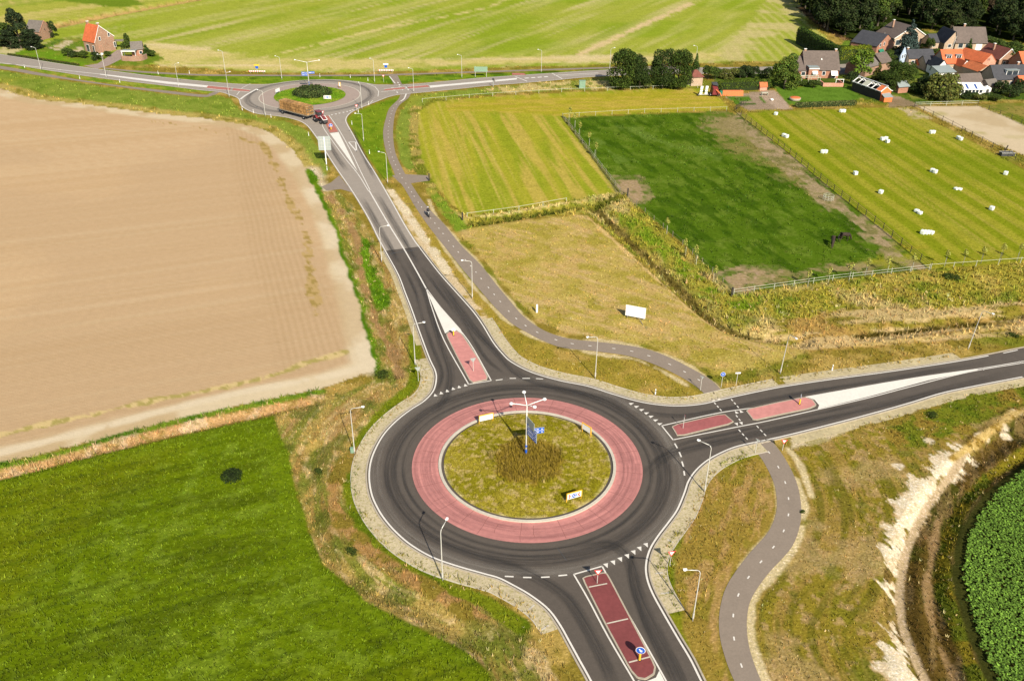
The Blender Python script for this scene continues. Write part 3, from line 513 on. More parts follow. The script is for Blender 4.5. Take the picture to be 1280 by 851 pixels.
for q, w in (([(993,600),(1004,628),(1000,660),(985,692),(958,722),(938,752),(936,792),(944,820),(958,858)], 1.0), ([(967,596),(973,620),(972,645),(955,674),(925,710)], .35)):
    line(q, w, A(222, 202, 156), rag=.35, brk=.3, td=1)
line([(985,560),(1000,580),(1014,620)], .5, A(222, 202, 156), rag=.4, brk=.4, td=1)
s = sdist(poly([(1460,480),(1280,512),(1235,540),(1190,575),(1150,625),(1125,690),(1118,740),(1130,800),(1160,870),(1200,960),(1460,960)], 4), 8)
paint(ss(s + (N2 - .5) * .6, -.2, .2), mixc(A(104, 84, 38), (A(84, 84, 30), ss(N1, .5, .6) * .9), (A(140, 116, 74), ss(streak((1180,640),(1180,800), 5, .7, 44), .5, .65) * .7)), 6, .3, 0)
SANDP = [(1163,851),(1190,960),(1140,960),(1112,851),(1092,836),(1104,818),(1098,806),(1110,795),(1100,775),(1104,768),(1118,762),(1112,745),(1095,729),(1110,722),(1114,712),(1094,690),(1104,678),(1099,672),(1112,664),(1102,654),(1122,636),(1113,624),(1132,618),(1136,592),(1150,600),(1158,570),(1176,566),(1185,555),(1206,558),(1224,572),(1205,588),(1178,610),(1160,634),(1143,665),(1130,700),(1125,735),(1128,765),(1140,800)]
sst = (streak((1096,700),(1128,722), 3.2, .45, 511) - .5)
sS = sdist(poly(SANDP, 3)) + sst * 2.2 + (N4 - .5) * .7 - .5 * ss(streak((1096,700),(1128,722), 5, 1.3, 521), .50, .64) * 1.5
paint(ss(sS, -.12, .12), mixc(A(240, 224, 194), (A(222, 196, 156), ss(N4, .5, .7) * .6), (A(178, 142, 74), ss(sst, .12, .2) * ss(.9 - sS, 0, .8) * .8)), 0, 0, 0)
line([(1208,560),(1196,582),(1165,622),(1143,662),(1131,700),(1127,740),(1131,775),(1146,815),(1168,862),(1210,960)], .8, A(196, 172, 136), rag=.12, soft=.15, td=0)
for c in ((1252, 530, .55), (1231, 545, .6), (1124, 582, .7), (1258, 541, .4), (1272, 515, .5), (1160, 551, .5)):
    u = U(c[0], c[1]); dd = np.hypot((X - u[0]) * .8, Y - u[1]); paint(ss(c[2] - dd + (N2 - .5) * 1.4, -.15, .15), A(230, 212, 182), 0, 0)
line([(1190,572),(1230,545),(1262,520),(1300,505)], .9, mixc(A(206, 176, 110), (A(160, 130, 60), ss(N4, .5, .6))), rag=.5, brk=.3)
CROPP = [(1640,500),(1460,530),(1280,574),(1236,611),(1212,640),(1196,668),(1189,708),(1193,743),(1203,773),(1213,808),(1233,851),(1290,1000),(1640,1000)]
line([(1290,556),(1230,598),(1200,640),(1186,675),(1180,708),(1184,745),(1195,778),(1208,815),(1228,860)], 1.3, mixc(A(128, 116, 34), (A(96, 104, 28), ss(N2, .5, .6))), rag=.5, td=10, th=.4)
line([(1175,640),(1168,690),(1160,730),(1168,775),(1185,820),(1212,870)], .7, A(154, 126, 86), rag=.5, brk=.35, td=2)
s = zone(CROPP, A(64, 66, 28), 0, 0, 9, rag=.2)
# --- roundabout island ground is built apart; keep vegetation off paved ground
pav = np.full(len(X), -9.0)
for pz in PAVED: pav = np.maximum(pav, sdist(pz, 3))
for c, r in ((C1, 18.6), (C2, 18.4)): pav = np.maximum(pav, r - np.hypot(X - c[0], Y - c[1]))
TD[pav > -.15] = 0

# relief: ditches and the falling bank
def bump_line(pts, w, depth): 
    s = sdist(poly(pts, 4), w, closed=False); return -depth * ss(s, -w, 0)
Z = np.zeros(len(X))
DITCH = [([(586,279),(640,271),(700,261),(745,253),(770,248)], 2.2, .8), ([(742,256),(800,309),(850,357),(890,394),(930,414),(1000,424)], 2.6, 1.1),
         ([(68,33),(125,21),(200,6.5),(262,-4)], 4, .8), ([(1075,417),(1150,409),(1250,397),(1400,376)], 2, .5),
         ([(400,500),(320,517),(150,556),(0,594),(-200,636)], 1.5, .35), ([(1163,850),(1140,800),(1130,765),(1128,730),(1135,700),(1150,665),(1170,630),(1200,595),(1240,560),(1290,535),(1460,500)], 2.4, .8),
         ([(1230,960),(1196,850),(1178,800),(1168,745),(1170,700),(1185,655),(1215,610),(1290,565)], 1.6, .7),
         ([(390,560),(384,610),(400,672),(440,716),(510,750),(570,785),(625,830),(650,880)], 2.2, .55), ([(456,300),(466,360),(486,430),(494,468)], 1.6, .45)]
for q, w, dpt in DITCH: Z += bump_line(q, w, dpt)
Z += (fbm(X, Y, 2.2, 3, 601) - .5) * .16 * np.clip(TD / 6, 0, 1) * ss(DIST, 260, 120)
Z *= ss(pav, -.1, -1.2)
Z -= .012
names = ['ground', 'tilled_field', 'far_meadow', 'mown_hayfield', 'pasture', 'bale_meadow', 'lawn', 'sand_paddock', 'green_field', 'crop_soil']
gm = ['ground', 'soil', 'turf', 'turf', 'turf', 'turf', 'turf', 'soil', 'turf', 'ground']
ii = (np.arange(NY - 1)[:, None] * NX + np.arange(NX - 1)[None, :]).ravel()
quads = np.stack([ii, ii + NX, ii + NX + 1, ii + 1], 1); qc = CL[ii]
GV = np.stack([X, Y, Z], 1).astype(np.float32); Zc4 = np.concatenate([np.clip(Zc, .003, .9), np.ones((len(X), 1))], 1).astype(np.float32)
def np_mesh(name, v, f, mats, cols=None, attr='zone', k=4, sm=True):
    me = bpy.data.meshes.new(name); me.vertices.add(len(v)); me.vertices.foreach_set('co', np.ascontiguousarray(v, np.float32).ravel())
    me.loops.add(f.size); me.loops.foreach_set('vertex_index', np.ascontiguousarray(f, np.int32).ravel())
    me.polygons.add(len(f)); me.polygons.foreach_set('loop_start', np.arange(0, f.size, k, dtype=np.int32)); me.polygons.foreach_set('loop_total', np.full(len(f), k, np.int32))
    if sm: me.polygons.foreach_set('use_smooth', np.ones(len(f), bool))
    me.update(calc_edges=True)
    if cols is not None:
        a = me.attributes.new(attr, 'FLOAT_COLOR', 'POINT'); a.data.foreach_set('color', np.ascontiguousarray(cols, np.float32).ravel())
    for mt in (mats if isinstance(mats, (list, tuple)) else [mats]): me.materials.append(mt)
    return me
for c, nm in enumerate(names):
    f = quads[qc == c]
    if not len(f): continue
    used = np.unique(f); re = np.zeros(len(X), np.int64); re[used] = np.arange(len(used))
    tag(link(nm, np_mesh(nm, GV[used], re[f], M[gm[c]], Zc4[used])), kind='structure')
mb = MB(); R_ = 6000
mb.sheet([(-R_, -R_), (R_, -R_), (R_, R_), (-R_, R_)], -1.9)
M['outer'] = mat('outer_land', A(150, 160, 60), 0.95, 0.3, 0.05); struct('terrain', mb, M['outer'])

# vegetation tufts: thin blades grown from the ground's own colour
def ground_z(x, y):
    return 0.0
cell = np.abs(np.gradient(X.reshape(NY, NX), axis=1)).ravel() * np.abs(np.gradient(Y.reshape(NY, NX), axis=0)).ravel()
def tufts(name, label, mask, blades=3, wid=.05, wob=.22, dens=1.0, cat='grass', hv=1.0, tint=1.0):
    sc = np.maximum(1, DIST / 95.0); lam_ = np.where(mask & (PXg > -40) & (PXg < 1320) & (PYg > -10) & (PYg < 900), TD, 0) * dens * cell / sc ** 2
    n = rng.poisson(lam_); idx = np.repeat(np.arange(len(X)), n); N = len(idx)
    if N == 0: return
    cw = np.sqrt(cell[idx]); px_ = X[idx] + (rng.random(N) - .5) * cw * 1.3; py_ = Y[idx] + (rng.random(N) - .5) * cw * 1.3; pz_ = Z[idx]
    s_ = sc[idx]; h = TH[idx] * hv * (0.5 + rng.random(N)) * (.7 + .6 * N1[idx]); 
    strw = (rng.random((N, 1)) < .06) * ((CL[idx] == 0) & (DIST[idx] < 140))[:, None]; base = (Zc4[idx, :3] * (1 - strw) + np.array(A(202, 182, 128)) * strw) * (0.66 + 0.70 * rng.random((N, 1))) * tint * np.array([1 + (.05 if hv == 1.0 and tint == 1.1 else .1) * rng.standard_normal(N), np.ones(N), np.ones(N)]).T
    V = np.empty((N, blades, 3, 3)); C = np.empty((N, blades, 3, 4)); C[..., 3] = 1
    for b in range(blades):
        a = rng.random(N) * 2 * PI; r = rng.random(N) * .16 * s_; bx = px_ + r * np.cos(a); by = py_ + r * np.sin(a)
        ta = rng.random(N) * 2 * PI; w = wid * s_ * (.6 + .8 * rng.random(N)); ex, ey = np.cos(ta) * w, np.sin(ta) * w
        la = rng.random(N) * 2 * PI; l = h * (.25 + .5 * rng.random(N)); hh = h * (.6 + .6 * rng.random(N))
        V[:, b, 0] = np.stack([bx - ex, by - ey, pz_ - .03], 1); V[:, b, 1] = np.stack([bx + ex, by + ey, pz_ - .03], 1)
        V[:, b, 2] = np.stack([bx + l * np.cos(la), by + l * np.sin(la), pz_ + hh], 1)
        C[:, b, :, :3] = (base * (.85 + .3 * rng.random((N, 1))))[:, None, :]
    v = V.reshape(-1, 3); f = np.arange(len(v)).reshape(-1, 3)
    print(name, N, 'tufts')
    tag(link(name, np_mesh(name, v, f, M['leaf'], np.clip(C.reshape(-1, 4), 0, 1), 'tint', 3, False)), label, cat, kind='stuff')
tufts('rough_grass', 'straw and olive rough grass on the road verges and ditches', (CL == 0) & (TD < 8.5), wid=.05, tint=1.12)
tufts('reed_bed', 'tall yellow green reeds and weeds along ditches and field edges', (CL == 0) & (TD >= 8.5), blades=4, wid=.06, hv=.62, tint=1.2)
tufts('meadow_grass', 'bright green grass sward in the lower left field', CL == 8, blades=3, wid=.07, dens=1.0, tint=1.1)
TD[(CL == 4) & (fbm(X, Y, 2.0, 3, 46) > .47)] = 5; TH[CL == 4] = .22
tufts('pasture_grass', 'dark green grass tussocks of the grazed pasture', (CL == 4) & (Zc4[:, 0] < .16), blades=3, wid=.06)

# crop leaves in rows
a, b = U(1210, 851), U(1230, 640); t = (b - a) / np.linalg.norm(b - a); nrm = np.array([-t[1], t[0]])
cpoly = poly(CROPP); pts = []
for i in range(-60, 190):
    for j in range(-60, 200):
        q = a + nrm * (-i * .5) + t * (j * .3 - 10) + rng.normal(0, .09, 2); pts.append(q)
pts = np.array(pts); pts = pts[sdist(cpoly, 6, x=pts[:, 0], y=pts[:, 1]) > .15]; pts = pts[(pts[:, 0] < 95)]
N = len(pts); BL = 9; V = np.empty((N, BL, 4, 3)); C = np.ones((N, BL, 4, 4))
for b_ in range(BL):
    an = rng.random(N) * 2 * PI; r = .03 + .2 * rng.random(N); L = .10 + .12 * rng.random(N); w = .06 + .05 * rng.random(N)
    cx, cy = pts[:, 0] + r * np.cos(an), pts[:, 1] + r * np.sin(an); z0 = .28 + .16 * rng.random(N) - r * .45; dz = (rng.random(N) - .6) * .16
    e = np.stack([np.cos(an), np.sin(an)], 1); p_ = np.stack([-e[:, 1], e[:, 0]], 1)
    for k, (u_, v_) in enumerate(((0, -1), (1, -.8), (1, .8), (0, 1))):
        V[:, b_, k, 0] = cx + e[:, 0] * L * u_ + p_[:, 0] * w * v_; V[:, b_, k, 1] = cy + e[:, 1] * L * u_ + p_[:, 1] * w * v_
        V[:, b_, k, 2] = z0 + dz * u_ + (rng.random(N) - .5) * .05
    C[:, b_, :, :3] = (np.array(A(114, 150, 54)) * (.5 + .9 * rng.random((N, 1))) * np.where(rng.random((N, 1)) < .12, 1.5, 1.0))[:, None, :]
v = V.reshape(-1, 3); f = np.arange(len(v)).reshape(-1, 4); print('crop plants', N)
tag(link('crop_plants', np_mesh('crop_plants', v, f, M['leaf'], np.clip(C.reshape(-1, 4), 0, 1), 'tint', 4, False)), 'dense green leafy crop in the lower right field', 'crop', kind='stuff')
# ------------------------------------------------------------------ roads
struct('cycle_path', MB().sheet(path_r, .016).sheet(path_n, .0165).sheet(path_w, .016).sheet(path_b, .016).sheet(path_x, .0195), M['asphalt_path'])
struct('road', MB().sheet(road_new, .024), M['asphalt_new'])
struct('older_road', MB().sheet(road_old, .0235), M['asphalt_old'])
struct('field_entrance', MB().sheet(stub_e, .012).sheet(stub_w, .0125), M['asphalt_path'])
M['drive'] = mat('brick_driveway', A(176, 156, 146), .9, .12, 2.0); struct('driveway', MB().sheet(drive_w, .012), M['drive'])
def worn(name, p, o0, o1, z, m_, nseg=6):
    """strip with an alpha attribute rising to 1 in its middle"""
    rows = [offs(p, o0 + (o1 - o0) * k / nseg) for k in range(nseg + 1)]; n = len(p)
    v = np.array([[q[0], q[1], z] for r in rows for q in r]); f = []
    for k in range(nseg):
        for i in range(n - 1): f.append((k * n + i, k * n + i + 1, (k + 1) * n + i + 1, (k + 1) * n + i))
    f = np.array(f)
    if o1 < o0: pass
    me = np_mesh(name, v, f, m_); a = me.attributes.new('a', 'FLOAT', 'POINT'); fl = me.attributes.new('flow', 'FLOAT_VECTOR', 'POINT'); s_ = np.r_[0, np.cumsum(np.hypot(*np.diff(p, axis=0).T))]; fl.data.foreach_set('vector', np.array([[s_[i] * .10, (o0 + (o1 - o0) * k / nseg) * 3.2, z * 900] for k in range(nseg + 1) for i in range(n)], np.float32).ravel())
    al = np.repeat(np.sin(np.linspace(0, PI, nseg + 1)), n)
    ends = np.clip(np.minimum(np.arange(n), np.arange(n)[::-1]) / max(1, n * .12), 0, 1) if np.hypot(*(p[0] - p[-1])) > .5 else np.ones(n)
    a.data.foreach_set('value', (al * np.tile(ends, nseg + 1)).astype(np.float32)); me.flip_normals() if False else None
    return tag(link(name, me), kind='structure')
def circ(c, r, n=128): return np.array([[c[0] + r * math.cos(2 * PI * k / n), c[1] + r * math.sin(2 * PI * k / n)] for k in range(n + 1)])
cc = circ(C1, 15.3)
worn('tyre_track', cc, -.15, .75, .0262, M['rubber_dark']); worn('tyre_track', cc, -1.1, -.25, .0272, M['rubber_dark']); worn('tyre_track', cc, -.6, .1, .0282, M['rubber_dark']); worn('tyre_track', circ(C1, 14.0), -.3, .3, .0256, M['rubber_dark'])
worn('dusty_edge', circ(C1, 17.3), -.9, 1.0, .0252, M['dust'])
worn('apron_scuff', circ(C1, 11.8), -1.6, 1.0, .0362, M['scuff'])
def track(pts, w=.9, z=.0266, mm='rubber_dark'): worn('tyre_track', smooth(PP(pts), 5), -w / 2, w / 2, z, M[mm])
track([(507,320),(530,360),(541,395),(552,432),(562,462),(560,490),(540,520)], 1.5); track([(498,322),(518,362),(527,395),(540,432),(552,466),(545,492)], .8, .0276)
track([(534,335),(566,375),(592,410),(620,440),(650,470),(700,486),(760,500),(790,520)], 1.7); track([(524,330),(552,368),(582,408),(606,446),(630,468)], .8, .0276)
track([(790,514),(850,520),(905,512),(985,495),(1100,475),(1240,452)], 1.2); track([(800,600),(830,572),(880,557),(940,543),(1010,528),(1150,495),(1278,462)], 1.6)
track([(812,580),(850,556),(920,540),(1000,522),(1100,500)], .8, .0276)
track([(700,690),(760,680),(786,700),(797,740),(815,780),(842,830),(860,870)], 1.6); track([(790,690),(788,720),(800,765),(820,810),(850,870)], .8, .0276)
track([(590,695),(650,712),(700,740),(725,770),(752,820),(770,860)], 1.6); track([(880,840),(840,780),(826,720),(840,660)], .5, .0286)
for c_, r_ in ((C2, 16.1),): worn('tyre_track', circ(c_, r_), -1.1, 1.1, .0262, M['rubber_dark'])
for pts in ([(452,246),(478,292),(500,330)], [(434,215),(405,172)], [(470,225),(450,185),(440,160)], [(470,240),(505,300),(524,330)]): track(pts, 1.4, .0266, 'rubber_dark')
mb = MB(); sm_ = smooth(PP([(484,318),(505,314.5),(522,312)]), 3); mb.strip(sm_, -.08, .08, .0268); struct('road_joint', mb, M['dark'])
mb = MB()
for (a_, b_) in (((600,497),(608,508)), ((697,685),(708,700)), ((521.5,253),(507,255.5)), ((530,271.5),(550,270.5)), ((514,243.5),(525,243))):
    mb.strip(np.array([U(*a_), U(*b_)]), -.04, .04, .0292)
struct('joint_seal', mb, M['dark'])

mj = MB()      # radial joints and cracks in the apron
rj = np.random.default_rng(4)
for k in range(34):
    a_ = 2 * PI * k / 34 + rj.uniform(-.05, .05); r0_, r1_ = (10.0, 12.95) if k % 2 else (10.0 + rj.random(), 12.2)
    q = np.array([C1 + r_ * np.array([math.cos(a_ + rj.uniform(-.006, .006)), math.sin(a_ + rj.uniform(-.006, .006))]) for r_ in np.linspace(r0_, r1_, 5)]); mj.strip(q, -.022, .022, .0385)
M['joint'] = mat('apron_joint', A(150, 96, 92), .9, .2, 4); struct('apron_joints', mj, M['joint'])
worn('apron_scuff', circ(C1, 10.9), -.7, .7, .0366, M['scuff'], 6)
# kerbs, grass-block verge strips
for nm, p in (('kerb', w_EW), ('kerb', w_EE), ('kerb', w_ENs)):
    struct(nm, MB().kerb(p, -.42, -.24, -.05, .085), M['concrete'])
M['grass_block'] = mat('grass_block_paving', A(216, 200, 166), .95, .18, 3.0, bump=.04, bscale=5)
t_ = M['grass_block'].node_tree; N_ = t_.nodes; b_ = N_['Principled BSDF']; src = b_.inputs['Base Color'].links[0].from_socket
n_ = N_.new('ShaderNodeTexNoise'); n_.inputs['Scale'].default_value = 2.6; n_.inputs['Detail'].default_value = 6; n_.inputs['Roughness'].default_value = .8
g_ = N_.new('ShaderNodeNewGeometry'); t_.links.new(g_.outputs['Position'], n_.inputs['Vector'])
r_ = N_.new('ShaderNodeMapRange'); r_.inputs[1].default_value = .50; r_.inputs[2].default_value = .60; t_.links.new(n_.outputs['Fac'], r_.inputs[0])
x_ = N_.new('ShaderNodeMix'); x_.data_type = 'RGBA'; t_.links.new(r_.outputs[0], x_.inputs[0]); t_.links.new(src, x_.inputs[6]); x_.inputs[7].default_value = (*A(172, 162, 104), 1)
t_.links.new(x_.outputs[2], b_.inputs['Base Color'])
def sub(p, a, b):
    ua, ub = U(*a), U(*b); i = int(np.argmin(np.hypot(*(p - ua).T))); j = int(np.argmin(np.hypot(*(p - ub).T))); return p[min(i, j):max(i, j) + 1]
mb = MB()
segs = [(sub(w_EW, (536, 447), (702, 783)), 1.55), (sub(w_ENs, (975, 484), (600, 401)), 1.45), (sub(w_EE, (830, 768), (945, 552)), 1.6)]
for p, w in segs: mb.kerb(p, -.425 - w, -.425, -.05, .03); mb.kerb(p, -.50 - w, -.43 - w, -.05, .055, 1)
struct('verge_paving', mb, [M['grass_block'], M['concrete_pale']])
M['gravelly'] = mat('gravelly_verge', A(206, 190, 150), .95, .25, 2.2, bump=.04, bscale=5)
mb = MB()
for p, w in ((sub(w_EE, (985, 544), (1278, 471)), 1.4), (sub(w_ENs, (1200, 451), (985, 482)), 1.7)): mb.kerb(p, -.425 - w, -.425, -.05, .006)
for p, w in ((sub(w_EW, (481, 313), (530, 430)), .7),): mb.kerb(p, -.425 - w, -.425, -.05, .006)
struct('gravel_verge', mb, M['gravelly'])
# little drain slabs across the grass-block strips
mb = MB()
for a_, b_ in (((610,738.5),(617,730.5)), ((661,762.5),(668,756)), ((677,787.5),(686,781.5)), ((834,674.5),(842,678.5)), ((819.5,717),(829,716)), ((826,742),(837,741)), ((526,463),(537,461)), ((527,476),(538,475))):
    mb.strip(np.array([U(*a_), U(*b_)]), -.09, .09, .062); 
struct('drain_slab', mb, M['concrete_pale'])

# islands
mb = MB().ring(C1, 9.95, 13.0, .034); mb.ring(C1, 12.9, 13.05, .0345); struct('roundabout_apron', mb, M['apron'])
mb = MB(); v = circ(C1, 9.75, 96); mb.kerb(v, -.32, .0, 0, .16); struct('island_kerb', mb, M['concrete_pale'])
mb = MB().ring(C2, 9.4, 13.15, .034); struct('worn_apron', mb, M['apron_old'])
mb = MB().ring(C2, 13.02, 13.25, .038); struct('apron_edge_line', mb, M['concrete_pale'])
def island_grass(name, c, R, H_, colf, tuft):
    nr, na = 40, 160; v = [(c[0], c[1], .1 + H_)]
    for i in range(1, nr + 1):
        for k in range(na):
            r = R * i / nr; a = 2 * PI * k / na; v.append((c[0] + r * math.cos(a), c[1] + r * math.sin(a), .1 + H_ * (1 - (i / nr) ** 2)))
    v = np.array(v); f = []
    for i in range(1, nr):
        for k in range(na): f.append((1 + (i - 1) * na + k, 1 + i * na + k, 1 + i * na + (k + 1) % na, 1 + (i - 1) * na + (k + 1) % na))
    for k in range(0, na, 2): f.append((0, 1 + k, 1 + k + 1, 1 + (k + 2) % na))
    x, y = v[:, 0], v[:, 1]; col = colf(x, y, np.hypot(x - c[0], y - c[1])); v[:, 2] += (fbm(x, y, .8, 3, 5) - .5) * .08
    o = tag(link(name, np_mesh(name, v, np.array(f), M['ground'], np.concatenate([col, np.ones((len(v), 1))], 1))), kind='structure')
    # blades
    Nn = int(tuft[0] * PI * R * R); r = R * np.sqrt(rng.random(Nn)) * .985; a = rng.random(Nn) * 2 * PI; x = c[0] + r * np.cos(a); y = c[1] + r * np.sin(a)
    h = tuft[1](x, y, r) * (.5 + rng.random(Nn)); keep = h > 0; x, y, r, h = x[keep], y[keep], r[keep], h[keep]; Nn = len(x)
    base = colf(x, y, r) * (.7 + .7 * rng.random((Nn, 1))); B = 3; V = np.empty((Nn, B, 3, 3)); C = np.ones((Nn, B, 3, 4)); z0 = .1 + H_ * (1 - (r / R) ** 2)
    for b in range(B):
        an = rng.random(Nn) * 2 * PI; w = .045; bx = x + rng.normal(0, .06, Nn); by = y + rng.normal(0, .06, Nn); la = rng.random(Nn) * 2 * PI; l = h * .4 * rng.random(Nn)
        V[:, b, 0] = np.stack([bx - w * np.cos(an), by - w * np.sin(an), z0 - .04], 1); V[:, b, 1] = np.stack([bx + w * np.cos(an), by + w * np.sin(an), z0 - .04], 1)
        V[:, b, 2] = np.stack([bx + l * np.cos(la), by + l * np.sin(la), z0 + h * (.7 + .5 * rng.random(Nn))], 1); C[:, b, :, :3] = (base * (.85 + .3 * rng.random((Nn, 1))))[:, None, :]
    v = V.reshape(-1, 3); tag(link('island_grass', np_mesh('island_grass', v, np.arange(len(v)).reshape(-1, 3), M['leaf'], np.clip(C.reshape(-1, 4), 0, 1), 'tint', 3, False)), tuft[2], 'grass', kind='stuff')
def cf1(x, y, r):
    n1 = fbm(x, y, 3, 4, 701); n2 = fbm(x, y, .9, 3, 702); n3 = fbm(x, y, .45, 3, 704)
    c = np.zeros((len(x), 3)) + np.array(A(150, 142, 34))
    for cl_, w_ in ((A(176, 160, 60), ss(n1, .45, .65) * .7), (A(208, 184, 124), ss(n3, .56, .7) * .75), (A(224, 206, 160), ss(r, 8.9, 9.7) * ss(n2, .4, .6) * .8), (A(154, 130, 50), ss(4.1 + (n2 - .5) * 2 - r, -.3, .5) * .85)):
        c = c * (1 - w_[:, None]) + np.array(cl_) * w_[:, None]
    return c
island_grass('roundabout_green', C1, 9.45, .25, cf1, (34, lambda x, y, r: np.where(r < 4.1 + .6 * np.sin(np.arctan2(y - C1[1], x - C1[0]) * 5), .38, .13), 'dry grass with a tall reedy clump inside the pink ringed roundabout'))
def cf2(x, y, r):
    c = np.zeros((len(x), 3)) + np.array(A(112, 150, 34)); w_ = ss(fbm(x, y, 2.5, 4, 711), .48, .65)
    return c * (1 - w_[:, None]) + np.array(A(142, 162, 50)) * w_[:, None]
island_grass('far_roundabout_green', C2, 9.35, .35, cf2, (7, lambda x, y, r: np.full(len(x), .25), 'green grass ring on the far roundabout island'))

def flat_island(polyw, kind, z=.12, curb=.16):
    """raised traffic island: kerb stones around a coloured paved top"""
    pw = np.asarray(polyw); cen = pw.mean(0); n = len(pw)
    ar = sum(pw[i][0] * pw[(i + 1) % n][1] - pw[(i + 1) % n][0] * pw[i][1] for i in range(n))
    if ar < 0: pw = pw[::-1]
    t = np.roll(pw, -1, 0) - np.roll(pw, 1, 0); t /= np.linalg.norm(t, axis=1)[:, None]; inn = pw + np.stack([-t[:, 1], t[:, 0]], 1) * curb
    mb = MB().prism(pw, 0, z - .006, 0); struct('island_kerbstone', mb, M['concrete'])
    struct('island_paving', MB().prism(inn, .01, z, 0), M[kind])
def roundrect(pts, sm=3): 
    p = PP(pts); q = np.vstack([p, p[:1]]); out = []
    for i in range(len(p)):
        a, b = q[i], q[i + 1]; 
        for k in (.12, .5, .88): out.append(a + (b - a) * k)
    return np.array(out)
flat_island(roundrect([(557,419),(562,414.5),(571,414),(578,418),(598,448),(611.5,474.5),(588.5,479.5),(572,449)]), 'apron')
flat_island(roundrect([(838.3,532.2),(904.7,517),(919,529),(847,546.6)]), 'red_paving')
flat_island(roundrect([(931,512.5),(968,504),(1005.3,496.5),(1016,500),(1021,507),(1012,511.5),(980,518),(941.9,526.6)]), 'apron')
flat_island(roundrect([(727,723.4),(732,720.5),(755,715.5),(760,718),(790,775),(820,833),(818.5,843),(807,850),(796,848),(787,838),(757,783)]), 'red_dark')
mb = MB()
for a_, b_ in (((735,734),(760,728.5)), ((757.5,779.5),(786,772.5)), ((785,828),(813.5,820))): mb.strip(np.array([U(a_[0]+1, a_[1]-.6, .12), U(b_[0]-1, b_[1]+.4, .12)]), -.07, .07, .126)
struct('island_seam', mb, M['concrete_pale'])
mb = MB()
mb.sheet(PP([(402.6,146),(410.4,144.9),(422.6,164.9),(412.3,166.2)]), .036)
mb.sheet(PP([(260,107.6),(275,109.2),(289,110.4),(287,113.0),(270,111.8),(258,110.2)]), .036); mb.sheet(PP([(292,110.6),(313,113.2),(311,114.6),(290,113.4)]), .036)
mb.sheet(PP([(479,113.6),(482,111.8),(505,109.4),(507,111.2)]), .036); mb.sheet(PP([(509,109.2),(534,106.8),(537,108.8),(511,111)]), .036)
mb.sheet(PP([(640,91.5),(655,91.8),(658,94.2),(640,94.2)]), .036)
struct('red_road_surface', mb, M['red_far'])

# white paint and white filled areas
mb = MB()
mb.sheet(PP([(533.5,364),(556.5,417),(562,413.5),(571,413),(579,418.5),(576,412)]), .0275)
mb.sheet(PP([(1006.5,495.8),(1040,489.8),(1085,482),(1160,470),(1222,461.6),(1222,462.6),(1160,475.5),(1085,496),(1022,511.3),(1024,506.5),(1018,499.5)]), .0275)
mb.sheet(PP([(797,850),(806,852),(820,846.5),(824,838),(850,888),(817,893)]), .0275)
mb.sheet(PP([(412.3,167),(423.2,165.6),(447,214.5)]), .0275)
struct('white_paved_infill', mb, M['white_fill'])
mk = MB(); Zm = .030
def pl(pts, w=.16, sm=4, z=Zm): mk.strip(smooth(PP(pts), sm) if sm else PP(pts), -w / 2, w / 2, z)
def wl(p, o0=-.09, o1=.09, z=Zm): mk.strip(p, o0, o1, z)
wl(sub(w_EW, (481.6,313.6), (760,893))); wl(sub(w_EE, (898,893), (1278,471))); wl(sub(w_ENs, (1235,445), (523.7,308.5)))
wl(sub(w_SW, (-120,62), (481.6,313.6)), -.08, .08); wl(sub(w_ENn, (523.7,308.5), (960,92))); wl(sub(w_N, (850,85), (500,106)), .1, .25); wl(sub(w_N, (486,106), (-120,50)), .1, .25)
# beyond the solid line on the east road: dashes
pl([(1254,441.5),(1272,437.6)], .16, 0); pl([(1290,434),(1310,430)], .16, 0)
# island outlines
for q in ([(532.8,360.7),(541,388),(555.4,426),(585.9,480.6)], [(532.8,360.7),(556,391),(585.4,426),(614.2,476)], [(585.6,480.3),(614.4,475.8)],
          [(827,532.2),(900,515.8),(960,507.2),(1010,496.1),(1085,482.3),(1160,469.8),(1222.9,461),(1280,451.5)], [(841.3,549.7),(915.6,534.8),(960,526),(1020,512.4),(1085,497.4),(1135,484.2),(1210.4,465.2),(1280,453.5)], [(827,532),(841.5,550)],
          [(717.1,717.6),(735,748.2),(760.2,795.7),(792.7,851),(817,893)], [(752.7,707.6),(780.2,758.2),(810.3,810.8),(832.8,851),(856,893)], [(716.8,717.8),(753,707.4)],
          [(400.5,150),(404.5,160.5),(412.3,172),(431.7,198.5),(447.2,217.5),(461,239.5)], [(411,144.2),(423.6,162.3),(438.8,189.4),(450.6,214),(462.6,238)]):
    pl(q, .15, 0 if len(q) == 2 else 4)
pl([(461.5,238.5),(485.2,279.4),(505.3,311.9),(520.3,338.2),(532.8,361)], .22)
for a_, b_ in (((1228,459.6),(1229.5,462.8)), ((1274,451.6),(1276,454.6))): pl([a_, b_], .15, 0)
